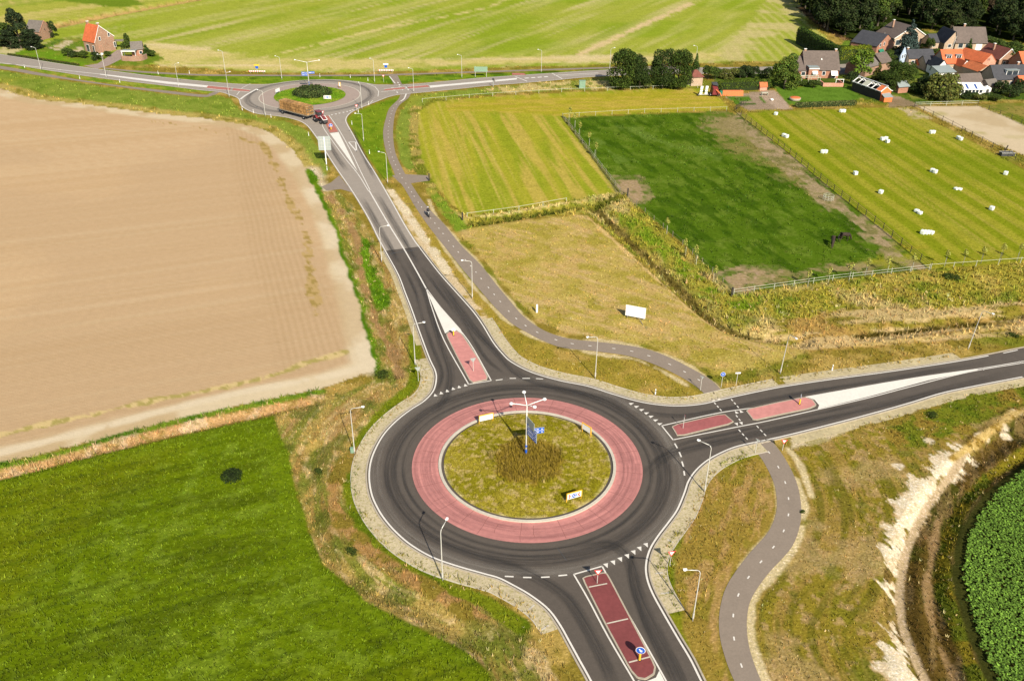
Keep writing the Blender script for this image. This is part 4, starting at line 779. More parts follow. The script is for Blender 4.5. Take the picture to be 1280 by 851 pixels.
# give-way teeth
def teeth(pts, d0, d1, w=.5, h=.62):
    d = U(*d1) - U(*d0); d /= np.linalg.norm(d); n = np.array([-d[1], d[0]])
    for q in pts:
        c = U(*q); mk.sheet([c - d * h / 2 + n * w / 2, c - d * h / 2 - n * w / 2, c + d * h / 2], Zm)
teeth([(543.9,493.8),(551.3,491),(558.8,488.4),(566.3,485.6),(573.8,483.4),(581.6,481.3)][::-1], (586,480), (559,417))
teeth([(789.8,504.4),(796.4,508.1),(802.8,512.1),(808.9,516.2),(814.6,520.4),(820.3,525),(825.5,529.6)], (841,545), (1000,500))
teeth([(758.2,707),(767.2,703.4),(776,699.4),(784.7,695.4),(792.7,690.6),(800.2,686),(808.3,681.5)], (735,712), (800,850))
teeth([(415,144),(420,143),(424.5,142),(429.5,141),(434,140),(438,139),(441,138)], (406,144), (430,185), .6, .8)
teeth([(890.5,499.4),(897.5,497.8)], (900,505), (885,490), .45, .6); teeth([(920,515.1),(925.9,514)], (922,520), (910,508), .45, .6); teeth([(921.1,530.4),(927,529.4)], (920,525), (932,545), .45, .6); teeth([(945.5,554.8),(952.8,552.9),(959.4,551.2)], (950,548), (960,565), .45, .6)
teeth([(491,110.6),(500,109.6),(493,113.4),(503,112.6)], (500,100), (504,120), .9, 1.2)
for a_, b_ in (((619.7,475.5),(628.3,474.2)), ((637,473),(645,472.9)), ((653,473),(662.5,473)), ((670,473.2),(678.8,473.8)), ((843.3,554.2),(846.6,560)), ((849,565),(851.6,571.2)), ((852.3,576.7),(854.3,583.2)), ((854.8,588.7),(855.8,594.3)),
               ((698,719.4),(708.9,718.4)), ((676.3,721.4),(687,720.9)), ((653.8,721.4),(664.3,721.6)), ((631,720.1),(642,720.6)), ((466,126),(463,129)), ((472.5,121),(473.4,114)), ((303,110),(296,119)), ((313,105),(303,110)),
               ((459,105),(469,109)), ((469,109),(473,114))): pl([a_, b_], .17, 0)
def dash(a_, b_, n, w=.15, fill=.55):
    ua, ub = U(*a_), U(*b_)
    for k in range(n):
        s0 = k / n; s1 = s0 + fill / n; mk.strip(np.array([ua + (ub - ua) * s0, ua + (ub - ua) * s1]), -w / 2, w / 2, Zm)
dash((892.7,503.1), (903.5,515.4), 3); dash((913.9,498.9), (925,511.6), 3); dash((923.3,537), (936.5,551.6), 3); dash((945.8,532.2), (959.6,547), 3); dash((920,519), (927,528), 2)
dash((497,103), (500.5,108.4), 2, .3); dash((507,109), (512,114.5), 2, .3); dash((494,112), (498,118), 2, .3)
# far roads' middle markings
mk.sheet(PP([(125,92.6),(165,97.2),(210,102.4),(262,107.5),(261,109.9),(208,105.0),(165,99.4),(125,93.6)]), Zm)
pl([(-60,74),(30,82.2),(75,87.6),(125,93)], .3); pl([(258,110.6),(275,112.4),(311,115.2)], .22); pl([(262,107.3),(313,112.6)], .2); pl([(300.5,124.5),(307,119.5),(321,111.5)], .5, 3)
mk.sheet(PP([(536.5,107.4),(560,105.6),(616,100.6),(616,102.8),(560,107.8),(538,110.2)]), Zm); mk.sheet(PP([(619,100.3),(646,97.8),(646,99.8),(619,102.5)]), Zm)
pl([(476,115.4),(507,111.8),(537,109.8)], .2); pl([(480,111.6),(507,109),(536,106.6)], .2)
for k in range(4): a_ = 656 + k * 8; pl([(a_, 98.2 - k * .55), (a_ + 5, 97.8 - k * .55)], .8, 0)
pl([(693,94.6),(720,93),(748,91.4)], .35, 0); pl([(644,96),(659,102)], .3, 0); pl([(690,92),(703,99)], .3, 0); pl([(700,95.8),(748,93)], .2, 0)
pl([(486.8,95.8),(494,104.6)], .3, 0); pl([(508,117),(505,124),(500.5,127)], .35, 3)
for a_, b_ in (((435.6,177.8),(444.6,177.8)), ((444.6,177.8),(445.8,189.7)), ((435.6,177.8),(445.8,189.7))): pl([a_, b_], .28, 0)
# cycle path centre dots
def cdots(Lp, Rp, step, sk=1.0):
    a = smooth(PP(Lp), 8); b = smooth(PP(Rp), 8); n = 200
    def rs(p):
        s = np.r_[0, np.cumsum(np.hypot(*np.diff(p, axis=0).T))]; t = np.linspace(0, s[-1], n); return np.stack([np.interp(t, s, p[:, 0]), np.interp(t, s, p[:, 1])], 1), s[-1]
    (pa, la), (pb, lb) = rs(a), rs(b); c = (pa + pb) / 2; s = np.r_[0, np.cumsum(np.hypot(*np.diff(c, axis=0).T))]; u = 2.5
    while u < s[-1] - 2:
        i = min(n - 2, int(np.searchsorted(s, u))); d = c[i + 1] - c[i]; d /= np.linalg.norm(d); q = np.array([c[i] - d * .22, c[i] + d * .22]); mk.strip(q, -.07, .07, Zm); u += step
cdots(PATH_R_L, PATH_R_R, 2.75); cdots(PATH_N_L, PATH_N_R, 2.75)
struct('road_markings', mk, M['paint'])
# ------------------------------------------------------------------ street lamps, masts, signs
def wdir(a, b):
    d = U(*b) - U(*a); return d / np.linalg.norm(d)
H_L = 6.3
def lamp_proto(arm):
    r = thing('street_lamp', 'x', 'street lamp')
    part('pole', MB().tube([(0, 0, -.3), (0, 0, 1.2), (0, 0, H_L - .35), (.12, 0, H_L - .08), (.3, 0, H_L)], [.07, .06, .042, .038, .038], 8), M['galv'], r, True)
    part('door_band', MB().tube([(0, 0, .35), (0, 0, .9)], .09, 8), M['galv'], r)
    part('arm', MB().tube([(.28, 0, H_L), (arm, 0, H_L + .14)], [.045, .035], 8), M['galv'], r, True)
    mb = MB(); mb.lathe([(.02, 0), (.12, .03), (.14, .08), (.1, .14), (.03, .16)], 12, 0, (arm + .1, 0, H_L + .08)); mb.box(arm - .1, arm + .25, -.1, .1, H_L + .16, H_L + .25)
    part('lamp_head', mb, M['lamp'], r, False)
    return r
LP = [  # base, where the head is seen, label
 ((443.4,566.7), (453,506), 'grey street lamp with a green box at its foot left of the pink ringed roundabout'),
 ((553.3,724.4), (559,648), 'grey street lamp leaning its head over the near edge of the pink ringed roundabout'),
 ((880.6,614.9), (872,550), 'grey street lamp on the kerb strip below the east road island'),
 ((865.8,775.2), (855.5,712), 'grey street lamp in dry grass between the south road and lower cycle path'),
 ((743.9,472.8), (738,421), 'grey street lamp between the upper cycle path and the big roundabout'),
 ((1209.9,436.5), (1237,390), 'grey street lamp leaning at the far right of the east road'),
 ((975,467.3), (992,420), 'grey street lamp by the east road near the cycle crossing'),
 ((519,456), (528,398), 'grey street lamp left of the long white island above the big roundabout'),
 ((477.2,327.7), (487,280), 'grey street lamp beside the asphalt colour seam on the north road'),
 ((590.4,373.2), (577.5,325.6), 'grey street lamp in grass between the cycle path and the dark asphalt'),
 ((484.7,229.3), (476,190), 'grey street lamp on the cycle path edge by the field side turn'),
 ((454.7,176.5), (445.5,141.9), 'grey street lamp on the green verge below the far roundabout'),
 ((452.5,136.6), (446,101.9), 'grey street lamp at the right rim of the far roundabout'),
 ((331.9,145.6), (330.5,110), 'grey street lamp at the left rim of the far roundabout, behind the hay trailer'),
 ((352.5,99.8), (350,71), 'grey street lamp behind the far roundabout, left of its central mast'),
 ((468.4,103.4), (462.5,73.3), 'grey street lamp behind the far roundabout, right of its central mast'),
 ((223.6,109), (223,79), 'grey street lamp beside the white median band of the far left road'),
 ((286.7,121.4), (287.5,90), 'grey street lamp where the far left road meets the roundabout'),
 ((133.2,97.6), (130,81), 'grey street lamp on the far left road in front of the orange roofed house'),
 ((51.3,87.6), (45.5,57.6), 'grey street lamp on the far left road near the frame edge'),
 ((517.3,115.7), (516,85), 'grey street lamp by the cycle crossing right of the far roundabout'),
 ((577.4,97.6), (577,67.6), 'grey street lamp behind the white median band of the far right road'),
 ((676.6,90.6), (677.5,62.6), 'grey street lamp behind the dashed lines of the far right road'),
 ((762,88), (765,57.6), 'grey street lamp just left of the big roadside trees'),
 ((869,85), (870,56), 'grey street lamp beyond the small conifer right of the big trees'),
 ((282,92), (277.5,72), 'grey street lamp behind the far left cycle path, near the meadow edge')]
pro = {}
first = True
for i, (b_, h_, lb) in enumerate(LP):
    bw = P(*b_)
    if i in (14, 15, 18, 21, 22, 23, 24, 25, 16, 17, 19, 20, 13, 12): a_len = 1.0
    else: a_len = 1.35
    # head position at lamp height
    hw = P(h_[0], h_[1], H_L + .15); d = hw - bw; ang = math.atan2(d.y, d.x)
    if a_len == 1.0 and abs(d.x) < .7 or Vector((d.x, d.y)).length > 3: ang = 0 if h_[0] > b_[0] + 2 else PI
    if i == 0: ang = .05
    if i == 7: ang = .1
    if i == 8: ang = .1
    key = a_len
    if key not in pro: o = pro[key] = lamp_proto(a_len)
    else: o = copy_tree(pro[key])
    o.location = (bw.x, bw.y, 0); o.rotation_euler = (0, 0, ang); o['label'] = lb; o['category'] = 'street lamp'; o['group'] = 'street lamps along the roads'
    if i in (5, 6): o.rotation_euler = (0.0, .05, ang)
bx = P(442, 565.5); tag(link('cable_box', MB().box(-.22, .22, -.15, .15, 0, .62).box(-.24, .24, -.17, .17, .62, .68).mesh('cable_box', M['green_paint']), None, (bx.x - .1, bx.y, 0)), 'small pale green box at the foot of the left lamp', 'cable box')

def mast(loc, h, arms, label, lname):
    r = thing('light_mast', label, 'light mast', loc)
    part('pole', MB().tube([(0, 0, -.1), (0, 0, 1.5), (0, 0, h)], [.10, .085, .055], 10), M['galv'], r, True)
    part('blue_band', MB().tube([(0, 0, .3), (0, 0, .75)], .13, 10), M['blue'], r); part('blue_band', MB().tube([(0, 0, 1.1), (0, 0, 1.35)], .12, 10), M['blue'], r)
    for k, (ang, L) in enumerate(arms):
        c, s_ = math.cos(ang), math.sin(ang)
        part('arm', MB().tube([(0, 0, h - .1), (c * L * .5, s_ * L * .5, h + .18), (c * L, s_ * L, h + .42)], .045, 6), M['lamp'], r, True)
        part('lamp_head', MB().lathe([(.02, 0), (.2, .04), (.22, .13), (.15, .22), (.03, .26)], 12, 0, (c * (L + .1), s_ * (L + .1), h + .32)), M['lamp'], r)
    return r
mloc = P(657.4, 570.5)
mast((mloc.x, mloc.y, .3), 6.9, [(-2.9, 1.7), (1.75, 1.8), (.25, 1.9), (-.9, 1.2)], 'tall white lamp mast with four arms in the middle of the pink ringed roundabout', '')
m2 = P(386.9, 110.5)
mast((m2.x, m2.y, .4), 6.6, [(3.0, 3.2), (.1, 3.2)], 'tall white lamp mast with two long arms on the far roundabout', '')

def panel(name, label, loc, rz, w, h, z0, face, back='sign_back', posts=(), strokes=(), frame=None, cat='road sign', group=None, thick=.05, postmat='galv', pr=.035, tilt=0):
    """upright sign board facing its local -Y; strokes = (x0,x1,z0,z1,mat) marks on the face in metres from its lower left"""
    r = thing(name, label, cat, loc, rz, group)
    for x in posts: part('post', MB().tube([(x, .06, -.1), (x, .06, z0 + h * .95)], pr, 8), M[postmat], r)
    mb = MB().box(-w / 2, w / 2, -thick / 2, thick / 2, z0, z0 + h, 0); b = part('board', mb, M[back], r)
    part('face', MB().box(-w / 2 + .03, w / 2 - .03, -thick / 2 - .012, -thick / 2, z0 + .03, z0 + h - .03), M[face], b)
    if frame: 
        f = MB(); t = .07
        f.box(-w / 2 - t, -w / 2, -.06, .06, z0 - .02, z0 + h + .02); f.box(w / 2, w / 2 + t, -.06, .06, z0 - .02, z0 + h + .02); f.box(-w / 2 - t, w / 2 + t, -.06, .06, z0 + h + .02, z0 + h + .09)
        part('frame', f, M[frame], r)
    bym = {}
    for s_ in strokes:
        bym.setdefault(s_[-1], MB())
        if len(s_) == 5: bym[s_[-1]].box(-w / 2 + s_[0], -w / 2 + s_[1], -thick / 2 - .022, -thick / 2 - .013, z0 + s_[2], z0 + s_[3])
        else:
            pts = s_[0]; n = len(pts); yy = -thick / 2 - .022; mbx = bym[s_[-1]]; q = [(-w / 2 + a, b_) for a, b_ in pts]
            mbx.add([(a, yy, z0 + b_) for a, b_ in q] + [(a, yy + .009, z0 + b_) for a, b_ in q], [tuple(range(n)), tuple(range(n, 2 * n))[::-1]] + [(i, (i + 1) % n, n + (i + 1) % n, n + i) for i in range(n)])
    for mt, mbx in bym.items(): part('red_marks' if mt == 'red' else ('blue_disc' if mt == 'blue' else 'lettering'), mbx, M[mt], b)
    return r
# direction boards on the masts (hang from the mast: things of their own)
def dirsign(label, loc, rz, w, h, z, rows=2, xo=0):
    st = []; rh = h / rows
    for k in range(rows):
        zz = k * rh; st += [(.15, w * .5, zz + rh * .38, zz + rh * .58, 'white'), (w * .55, w * .68, zz + rh * .38, zz + rh * .58, 'white')]
        st.append(([(w - .32, zz + rh * .3), (w - .12, zz + rh * .5), (w - .32, zz + rh * .7)], 'white'))
        if k: st.append((.04, w - .04, zz - .02, zz + .02, 'white'))
    r = panel('direction_sign', label, loc, rz, w, h, z, 'blue', 'sign_back', (), st, None, 'direction sign')
    for c in r.children: c.location.x = xo
    return r
dirsign('small blue two line direction sign on the right of the big roundabout mast', (mloc.x, mloc.y - .16, .3), .22, 2.0, .8, 2.9, 2, 1.05)
dirsign('large dark blue direction sign edge-on at the front of the big roundabout mast', (mloc.x + .1, mloc.y - .2, .3), -1.05, 2.0, 1.6, 3.0, 3, 1.0)
dirsign('grey backed direction sign high behind the big roundabout mast', (mloc.x - .1, mloc.y + .2, .3), PI - 1.1, 2.0, 1.1, 4.3, 2, -1.0)
dirsign('blue two row direction sign on the left of the far roundabout mast', (m2.x, m2.y - .2, .4), -.15, 1.7, 1.1, 2.9, 2, -.95)
dirsign('blue single row direction sign on the right of the far roundabout mast', (m2.x, m2.y - .2, .4), .2, 1.7, .6, 3.5, 1, .95)
# low boards on the big island
def chev(w, h, x, flip):
    q = [(0, 0), (.16, 0), (.30, h / 2 - .1), (.16, h - .2), (0, h - .2), (.14, h / 2 - .1)]
    return ([(x + (a if not flip else .3 - a), b + .1) for a, b in (q if not flip else q[::-1])], 'red')
def ringpoly(cx, cz, r0, r1, a0, a1, n=8):
    return [(cx + r1 * math.cos(a0 + (a1 - a0) * k / n), cz + r1 * math.sin(a0 + (a1 - a0) * k / n)) for k in range(n + 1)] + [(cx + r0 * math.cos(a1 - (a1 - a0) * k / n), cz + r0 * math.sin(a1 - (a1 - a0) * k / n)) for k in range(n + 1)]
def rsign(label, a, b, h, blank, flip=False, z0=.35, group=None, frame='yellow', back='sign_back'):
    pa, pb = P(*a), P(*b); c = (pa + pb) / 2; d = pb - pa; w = d.length; rz = math.atan2(d.y, d.x) + (PI if flip else 0)
    st = []
    if not blank:
        st = [chev(w, h, .12, False), chev(w, h, w - .42, True)]
        st.append(([(w / 2 + .3 * math.cos(t), h / 2 + .3 * math.sin(t)) for t in np.linspace(0, 2 * PI, 20)[:-1]], 'blue'))
        r = panel('chevron_board', label, (c.x, c.y, .2), rz, w, h, z0, 'white', back, (-w / 2 - .03, w / 2 + .03), st, frame, 'chevron board', group, postmat=frame or 'galv')
        mb = MB(); yy = -.055
        for k in range(3):
            q = ringpoly(0, 0, .11, .19, k * 2.094 + .2, k * 2.094 + 1.6, 5); n = len(q)
            mb.add([(x, yy, z0 + h / 2 + z) for x, z in q], [tuple(range(n))])
        part('roundabout_arrows', mb, M['white'], r)
        return r
    return panel('blank_board', label, (c.x, c.y, .2), rz, w, h, z0, 'white', back, (-w / 2 - .03, w / 2 + .03), (), frame, 'sign board', group, postmat=frame or 'galv')
rsign('white board in a yellow frame at the upper left edge of the big island', (599.4,531.3), (616,527.6), .75, True)
rsign('yellow framed board seen obliquely at the right edge of the big island', (727.5,541), (737.8,547.5), .8, True, z0=.45, back='sign_back')
rsign('yellow framed white board with red chevrons and blue roundabout disc at the lower right', (708.5,629.5), (726,624.5), .75, False)
rsign('white board on the left grass edge of the far roundabout', (345,118.5), (350,116.3), .9, True, z0=.3, frame=None)
rsign('white board with red chevrons on the near grass of the far roundabout', (405,125.8), (414,125.8), .9, False, z0=.2, frame=None)
rsign('narrow yellow board on the right grass of the far roundabout', (424,110.6), (426,110.9), 1.0, True, z0=.4)

def tri_sign(label, base, h, rz, front=True, size=.8, cat='give way sign', extra=None, group='give way signs'):
    b = P(*base); r = thing('give_way_sign', label, cat, (b.x, b.y, 0), rz, group)
    part('post', MB().tube([(0, .04, -.1), (0, .04, h - .1)], .035, 8), M['galv'], r)
    def tri(s, y0, y1):
        q = [(-s / 2, s * .289 * 1), (s / 2, s * .289), (0, -s * .577)]; z = h - size * .289
        return MB().add([(x, y0, z + v) for x, v in q] + [(x, y1, z + v) for x, v in q], [(0, 2, 1), (3, 4, 5), (0, 1, 4, 3), (1, 2, 5, 4), (2, 0, 3, 5)])
    t = part('triangle', tri(size, -.012, .0), M['sign_back'], r)
    part('red_border', tri(size * .98, -.022, -.013), M['red'], t); part('white_centre', tri(size * .6, -.032, -.023), M['white'], t)
    return r
tri_sign('back of a give way sign on the red island of the north road', (591.6,464.5), 2.1, PI + .25)
tri_sign('back of a give way sign left of the north road by the paved strip', (523,476), 2.1, PI + .1)
tri_sign('red bordered give way sign on the dark red island of the south road', (746.4,730), 1.9, .1)
tri_sign('red bordered give way sign in the grass right of the south road', (837.3,707.5), 2.0, .15)
tri_sign('red bordered give way sign at the right of the east cycle crossing', (978,563), 1.6, -.1, size=.75)
tri_sign('thin give way sign at the upper left corner of the cycle crossing', (875.5,487.5), 2.1, 2.6, size=.55)
tri_sign('small back of a give way sign at the lower left corner of the cycle crossing', (944,566), 2.0, 2.4, size=.55)
tri_sign('give way sign on the red tip of the far island near the tractor', (404,147), 1.6, .2)
tri_sign('give way sign at the right side entry of the far roundabout', (446,139), 1.6, .1)
tri_sign('white backed give way sign beside the far cycle path junction', (479.6,103), 2.0, .0)
tri_sign('thin pole sign on the red island left of the east cycle crossing', (854,536), 2.0, 1.65, size=.5)

def disc_sign(label, base, h, rz, r0=.33, mt='blue', bollard=False, name='keep_right_sign', group='round blue signs'):
    b = P(*base); r = thing(name, label, 'round sign', (b.x, b.y, .1 if bollard else 0), rz, group)
    if bollard:
        part('bollard', MB().lathe([(.13, 0), (.13, .05), (.1, .1), (.1, .75), (.07, .82)], 12), M['yellow'], r)
        part('bollard_foot', MB().lathe([(.17, 0), (.17, .06), (.15, .08)], 12), M['black'], r)
    part('post', MB().tube([(0, .03, 0), (0, .03, h)], .03, 8), M['galv'], r)
    R = Matrix.Translation((0, 0, h - r0 * .3)) @ Matrix.Rotation(PI / 2, 4, 'X')
    d = part('disc', MB().lathe([(r0, -.01), (r0, .012)], 24, M=R), M['white' if mt != 'sign_back' else mt], r)
    R2 = Matrix.Translation((0, -.002, h - r0 * .3)) @ Matrix.Rotation(PI / 2, 4, 'X')
    if mt != 'sign_back':
        part('blue_face', MB().lathe([(r0 * .9, .0), (r0 * .9, .022)], 24, M=R2), M[mt], d)
        mb = MB(); c = h - r0 * .3; y = -.03
        if bollard: q = [(-.17, .14), (-.1, .2), (.06, .02), (.13, .09), (.16, -.16), (-.09, -.14), (-.01, -.06)]
        else: q = [(-.16, -.03), (.16, -.03), (.16, .04), (-.16, .04)]
        mb.add([(x, y, c + z) for x, z in q], [tuple(range(len(q)))]); part('arrow', mb, M['white'], d)
    return r
disc_sign('round blue arrow sign on a yellow bollard at the end of the dark red island', (799.2,825.5), 1.35, -.2, .42, 'blue', True)
disc_sign('round sign on a yellow bollard at the rounded end of the east island', (999,506), 1.25, 1.3, .34, 'blue', True)
disc_sign('yellow bollard sign at the top of the red island on the north road', (567,420), 1.0, PI, .28, 'blue', True)
disc_sign('round blue sign on the red surface below the far roundabout', (414,163), 1.2, .1, .42, 'blue', True)
disc_sign('round blue cycle path sign by the upper end of the cycle crossing', (901.4,484), 2.1, .05, .33, 'blue', False, 'cycle_path_sign')
panel('street_name_sign', 'small white name plate on a post beside the blue cycle sign', (*P(920, 482.3)[:2], 0), .1, .7, .18, 1.9, 'white', 'white', (0,), (), None, 'sign')
# big grey backed route board
b = P(408.2, 205.6); r = panel('route_board', 'tall grey backed route board on one pole beside the far north road', (b.x, b.y, 0), PI + .08, 2.6, 3.0, 3.1, 'blue', 'sign_back', (0,), (), None, 'route board', thick=.08, pr=.11, postmat='lamp')
mb = MB()
for k in range(1, 4): mb.box(-1.3, 1.3, .041, .07, 3.1 + k * .75 - .02, 3.1 + k * .75 + .02)
for k in range(1, 4): mb.box(-1.3 + k * .65 - .015, -1.3 + k * .65 + .015, .041, .065, 3.1, 6.1)
part('stiffener', mb, M['galv'], r)
# information board in the hay plot
a_, c_ = P(784.5, 397), P(803, 400.5); ce = (a_ + c_) / 2; rz = math.atan2(c_.y - a_.y, c_.x - a_.x)
r = panel('notice_board', 'large white notice board on posts standing in the dry hay plot', (ce.x, ce.y, 0), rz, 3.0, 1.75, .35, 'white', 'white', (-1.2, 1.2), (), None, 'notice board', postmat='wood', pr=.06)
st = MB(); st.tube([(-1.2, .1, 1.9), (-1.2, 1.3, 0)], .05, 6); st.tube([(1.2, .1, 1.9), (1.2, 1.3, 0)], .05, 6); st.tube([(.6, -.1, .35), (1.5, -1.3, .02)], .05, 6); part('brace', st, M['wood'], r)
b = P(671, 390.5); tag(link('marker_post', MB().box(-.13, .13, -.1, .1, 0, 1.25).box(-.1, .1, -.07, .07, 1.25, 1.34).mesh('marker_post', M['white']), None, (b.x, b.y, 0), .1), 'stout white marker post in the hay plot beside the cycle path', 'post')
# barrier boards beyond the far roundabout
for (x0, x1, y, lb) in ((311, 332, 92.2, 'left'), (473, 492, 91, 'right')):
    a_, c_ = P(x0, y), P(x1, y); ce = (a_ + c_) / 2; w = (c_ - a_).length; n = 9
    r = panel('barrier_board', f'red and white striped barrier board beyond the far roundabout, {lb} one', (ce.x, ce.y, 0), 0, w, .38, .5, 'white', 'white', (-w * .4, w * .4), [(k * w / n + .02, (k + .5) * w / n, .03, .35, 'red') for k in range(n)], None, 'barrier board', 'barrier boards beyond the far roundabout')
    t = tag(link('round_warning_sign', None, None, (ce.x, ce.y + .4, 0)), f'blue and white sign on a post above the {lb} striped barrier', 'road sign', 'signs above the barriers')
    part('post', MB().tube([(0, 0, 0), (0, 0, 2.6)], .04, 8), M['galv'], t); part('blue_plate', MB().box(-.4, .4, -.05, 0, 1.3, 2.0), M['blue'], t); part('white_plate', MB().box(-.75, .75, -.05, 0, 2.1, 2.5), M['white' if lb == 'right' else 'yellow'], t)
# bollard post with a dark round head between the far white bands
b = P(616.5, 108.5); t = thing('median_sign', 'dark round topped sign between the white bands of the far right road', 'road sign', (b.x, b.y, 0))
part('post', MB().tube([(0, 0, 0), (0, 0, 1.6)], .09, 8), M['sign_back'], t); part('head', MB().lathe([(.34, 0), (.34, .03)], 16, M=Matrix.Translation((0, -.05, 2.0)) @ Matrix.Rotation(PI / 2, 4, 'X')), M['dark'], t)
b = P(602, 96.5); t = thing('road_gantry_sign', 'grey backed direction sign on two posts beyond the far right road', 'road sign', (b.x, b.y, 0))
for x in (-1.8, 1.4): part('post', MB().tube([(x, 0, 0), (x, 0, 3)], .06, 8), M['galv'], t)
part('board', MB().box(-2.1, 1.7, -.06, 0, 1.5, 2.9), M['green_paint'], t)
# reflector posts
RP = [(857,505,'upper verge of the roundabout'), (818.5,493,'grass above the roundabout teeth'), (309,141,'left'), (343,146,'left'), (368,151.5,'left')]
pts = [(409,213), (448,141), (461,131.5), (440,156), (462,192.5), (339,147.5), (317,141.5), (303,138), (100,99), (150,103.5), (31,85), (198,93), (237,92.5), (400,96.5), (438,97.5), (460,101.5), (819,493.5), (1040,463), (386,170)]
desc = ['by the small field entrance', 'at the right shoulder of the far roundabout', 'by the entry dashes right of the far roundabout', 'on the pale shoulder under the far roundabout', 'on the verge right of the painted triangle', 'below the left lamp of the far roundabout', 'on the lower left rim of the far roundabout', 'at the left entry corner of the far roundabout', 'on the verge left of the house driveway', 'opposite the brick fence', 'near the left frame edge', 'behind the white median band, left one', 'behind the white median band, right one', 'behind the far roundabout, left one', 'behind the far roundabout, middle one', 'behind the far roundabout, right one', 'in the grass above the east give way teeth', 'on the gravel verge above the east island', 'on the verge under the tractor']
rp = None
for q, dsc in zip(pts, desc):
    b = P(*q)
    if rp is None:
        rp = thing('reflector_post', 'x', 'reflector post'); part('body', MB().box(-.06, .06, -.05, .05, 0, .8).box(-.05, .05, -.04, .04, .8, .9), M['white'], rp); part('band', MB().box(-.064, .064, -.054, .054, .58, .72), M['dark'], rp); o = rp
    else: o = copy_tree(rp)
    o.location = (b.x, b.y, 0); o['label'] = 'short white reflector post ' + dsc; o['category'] = 'reflector post'; o['group'] = 'white reflector posts'
# cabinet
b = P(727.5, 110.3); t = thing('utility_cabinet', 'pale green utility cabinet in straw grass left of the big trees', 'cabinet', (b.x, b.y, 0), .05)
part('body', MB().box(-.85, .85, -.45, .45, 0, 2.0), M['green_paint'], t); part('lid', MB().box(-.92, .92, -.52, .52, 2.003, 2.1), M['green_paint'], t)
d = part('door', MB().box(-.8, -.02, -.48, -.452, .1, 1.9), M['green_paint'], t); part('handle', MB().box(-.14, -.08, -.51, -.482, .9, 1.1), M['galv'], d); part('door', MB().box(.02, .8, -.48, -.452, .1, 1.9), M['green_paint'], t)

# ------------------------------------------------------------------ tractor, trailer and its load
def wheel(name, parent, x, y, R, w, hub='white'):
    Mx = Matrix.Translation((x, y, R)) @ Matrix.Rotation(PI / 2, 4, 'X')
    prof = [(R * .6, -w / 2), (R * .93, -w / 2), (R, -w * .35), (R, w * .35), (R * .93, w / 2), (R * .6, w / 2)]
    o = part(name, MB().lathe(prof, 22, M=Mx), M['black'], parent, False)
    part('rim', MB().lathe([(R * .1, -w * .52), (R * .58, -w * .42), (R * .6, 0), (R * .58, w * .42), (R * .1, w * .52)], 18, M=Mx), M[hub], o)
pa, pb = P(353.6, 142.6), P(380, 149.6); d = pb - pa; ang = math.atan2(d.y, d.x); L0 = d.length
t = thing('hay_trailer', 'long flat farm trailer stacked with straw bales behind the maroon tractor', 'trailer', (pa.x, pa.y, 0), ang)
LT = L0 + 2.6
part('bed', MB().box(-1.3, LT - 1.3, -.1, 2.4, 1.0, 1.16), M['wood'], t); mb = MB()
for y in (.3, 1.9): mb.box(-1.2, LT - 1.4, y, y + .14, .8, .998)
mb.tube([(LT - 1.3, 1.15, .85), (LT + .6, 1.15, .6)], .07, 6); part('chassis', mb, M['dark'], t)
mb = MB()
for x in (-1.28, LT - 1.36):
    for y in (-.05, .8, 1.6, 2.3): mb.box(x, x + .06, y, y + .06, 1.163, 3.25)
    for z in (1.8, 2.5, 3.15): mb.box(x - .02 if x < 0 else x + .065, x + .06 - .062 if x < 0 else x + .1, -.05, 2.36, z, z + .08)
part('end_rack', mb, M['wood'], t)
for x in (0, L0):
    for y in (0, 2.3): wheel('wheel', t, x, y, .48, .32)
nb_, bl = 7, (LT - .3) / 7
base = None; col3 = ['bottom', 'middle', 'top']; ordn = ['first', 'second', 'third', 'fourth', 'fifth', 'sixth', 'last']
rot = Matrix.Rotation(ang, 4, 'Z')
def bale_mesh(lx, ly, lz, seed):
    rg = np.random.default_rng(seed); mb = MB(); n = 5; vs = []
    bm_ = MB(); bm_.box(-lx / 2, lx / 2, -ly / 2, ly / 2, 0, lz)
    import bmesh
    me = bm_.mesh('straw_bale', M['straw']); bm = bmesh.new(); bm.from_mesh(me); bmesh.ops.subdivide_edges(bm, edges=bm.edges[:], cuts=4, use_grid_fill=True)
    for v in bm.verts:
        f_ = (abs(v.co.x) / (lx / 2)) ** 4 * .5 + (abs(v.co.y) / (ly / 2)) ** 4 * .3
        v.co.z = lz / 2 + (v.co.z - lz / 2) * (1 - .06 * f_); v.co += Vector(rg.normal(0, .018, 3))
    bm.to_mesh(me); bm.free(); return me
bms = [bale_mesh(bl * .84, 1.08, .66, k) for k in range(3)]
for lay in range(3):
    for side in range(2):
        for k in range(nb_):
            lp = Vector((-1.2 + bl * (k + .5) + .1, .57 + side * 1.2, 1.165 + lay * .72)); w_ = rot @ lp
            o = link('straw_bale', bms[(k + lay + side) % 3], None, (pa.x + w_.x, pa.y + w_.y, lp.z), ang + random.uniform(-.03, .03))
            tag(o, f'straw bale in the {col3[lay]} layer of the trailer load, {ordn[nb_ - 1 - k]} from the tractor, {"far" if side else "near"} side', 'straw bale', 'straw bales on the trailer')
fa = P(393.0, 157.0); fb = P(401.5, 153.6)
ta = math.atan2(fb.y - fa.y, fb.x - fa.x) - .05; q = pa + rot @ Vector((LT + 1.3, .35, 0))
TA = ang - .25
t = thing('tractor', 'maroon farm tractor with a dark cab pulling the straw trailer', 'tractor', (q.x, q.y, 0), TA)
for y in (0, 1.65): wheel('rear_wheel', t, 0, y, .82, .48, 'lamp')
for y in (.1, 1.55): wheel('front_wheel', t, 2.35, y, .56, .34, 'lamp')
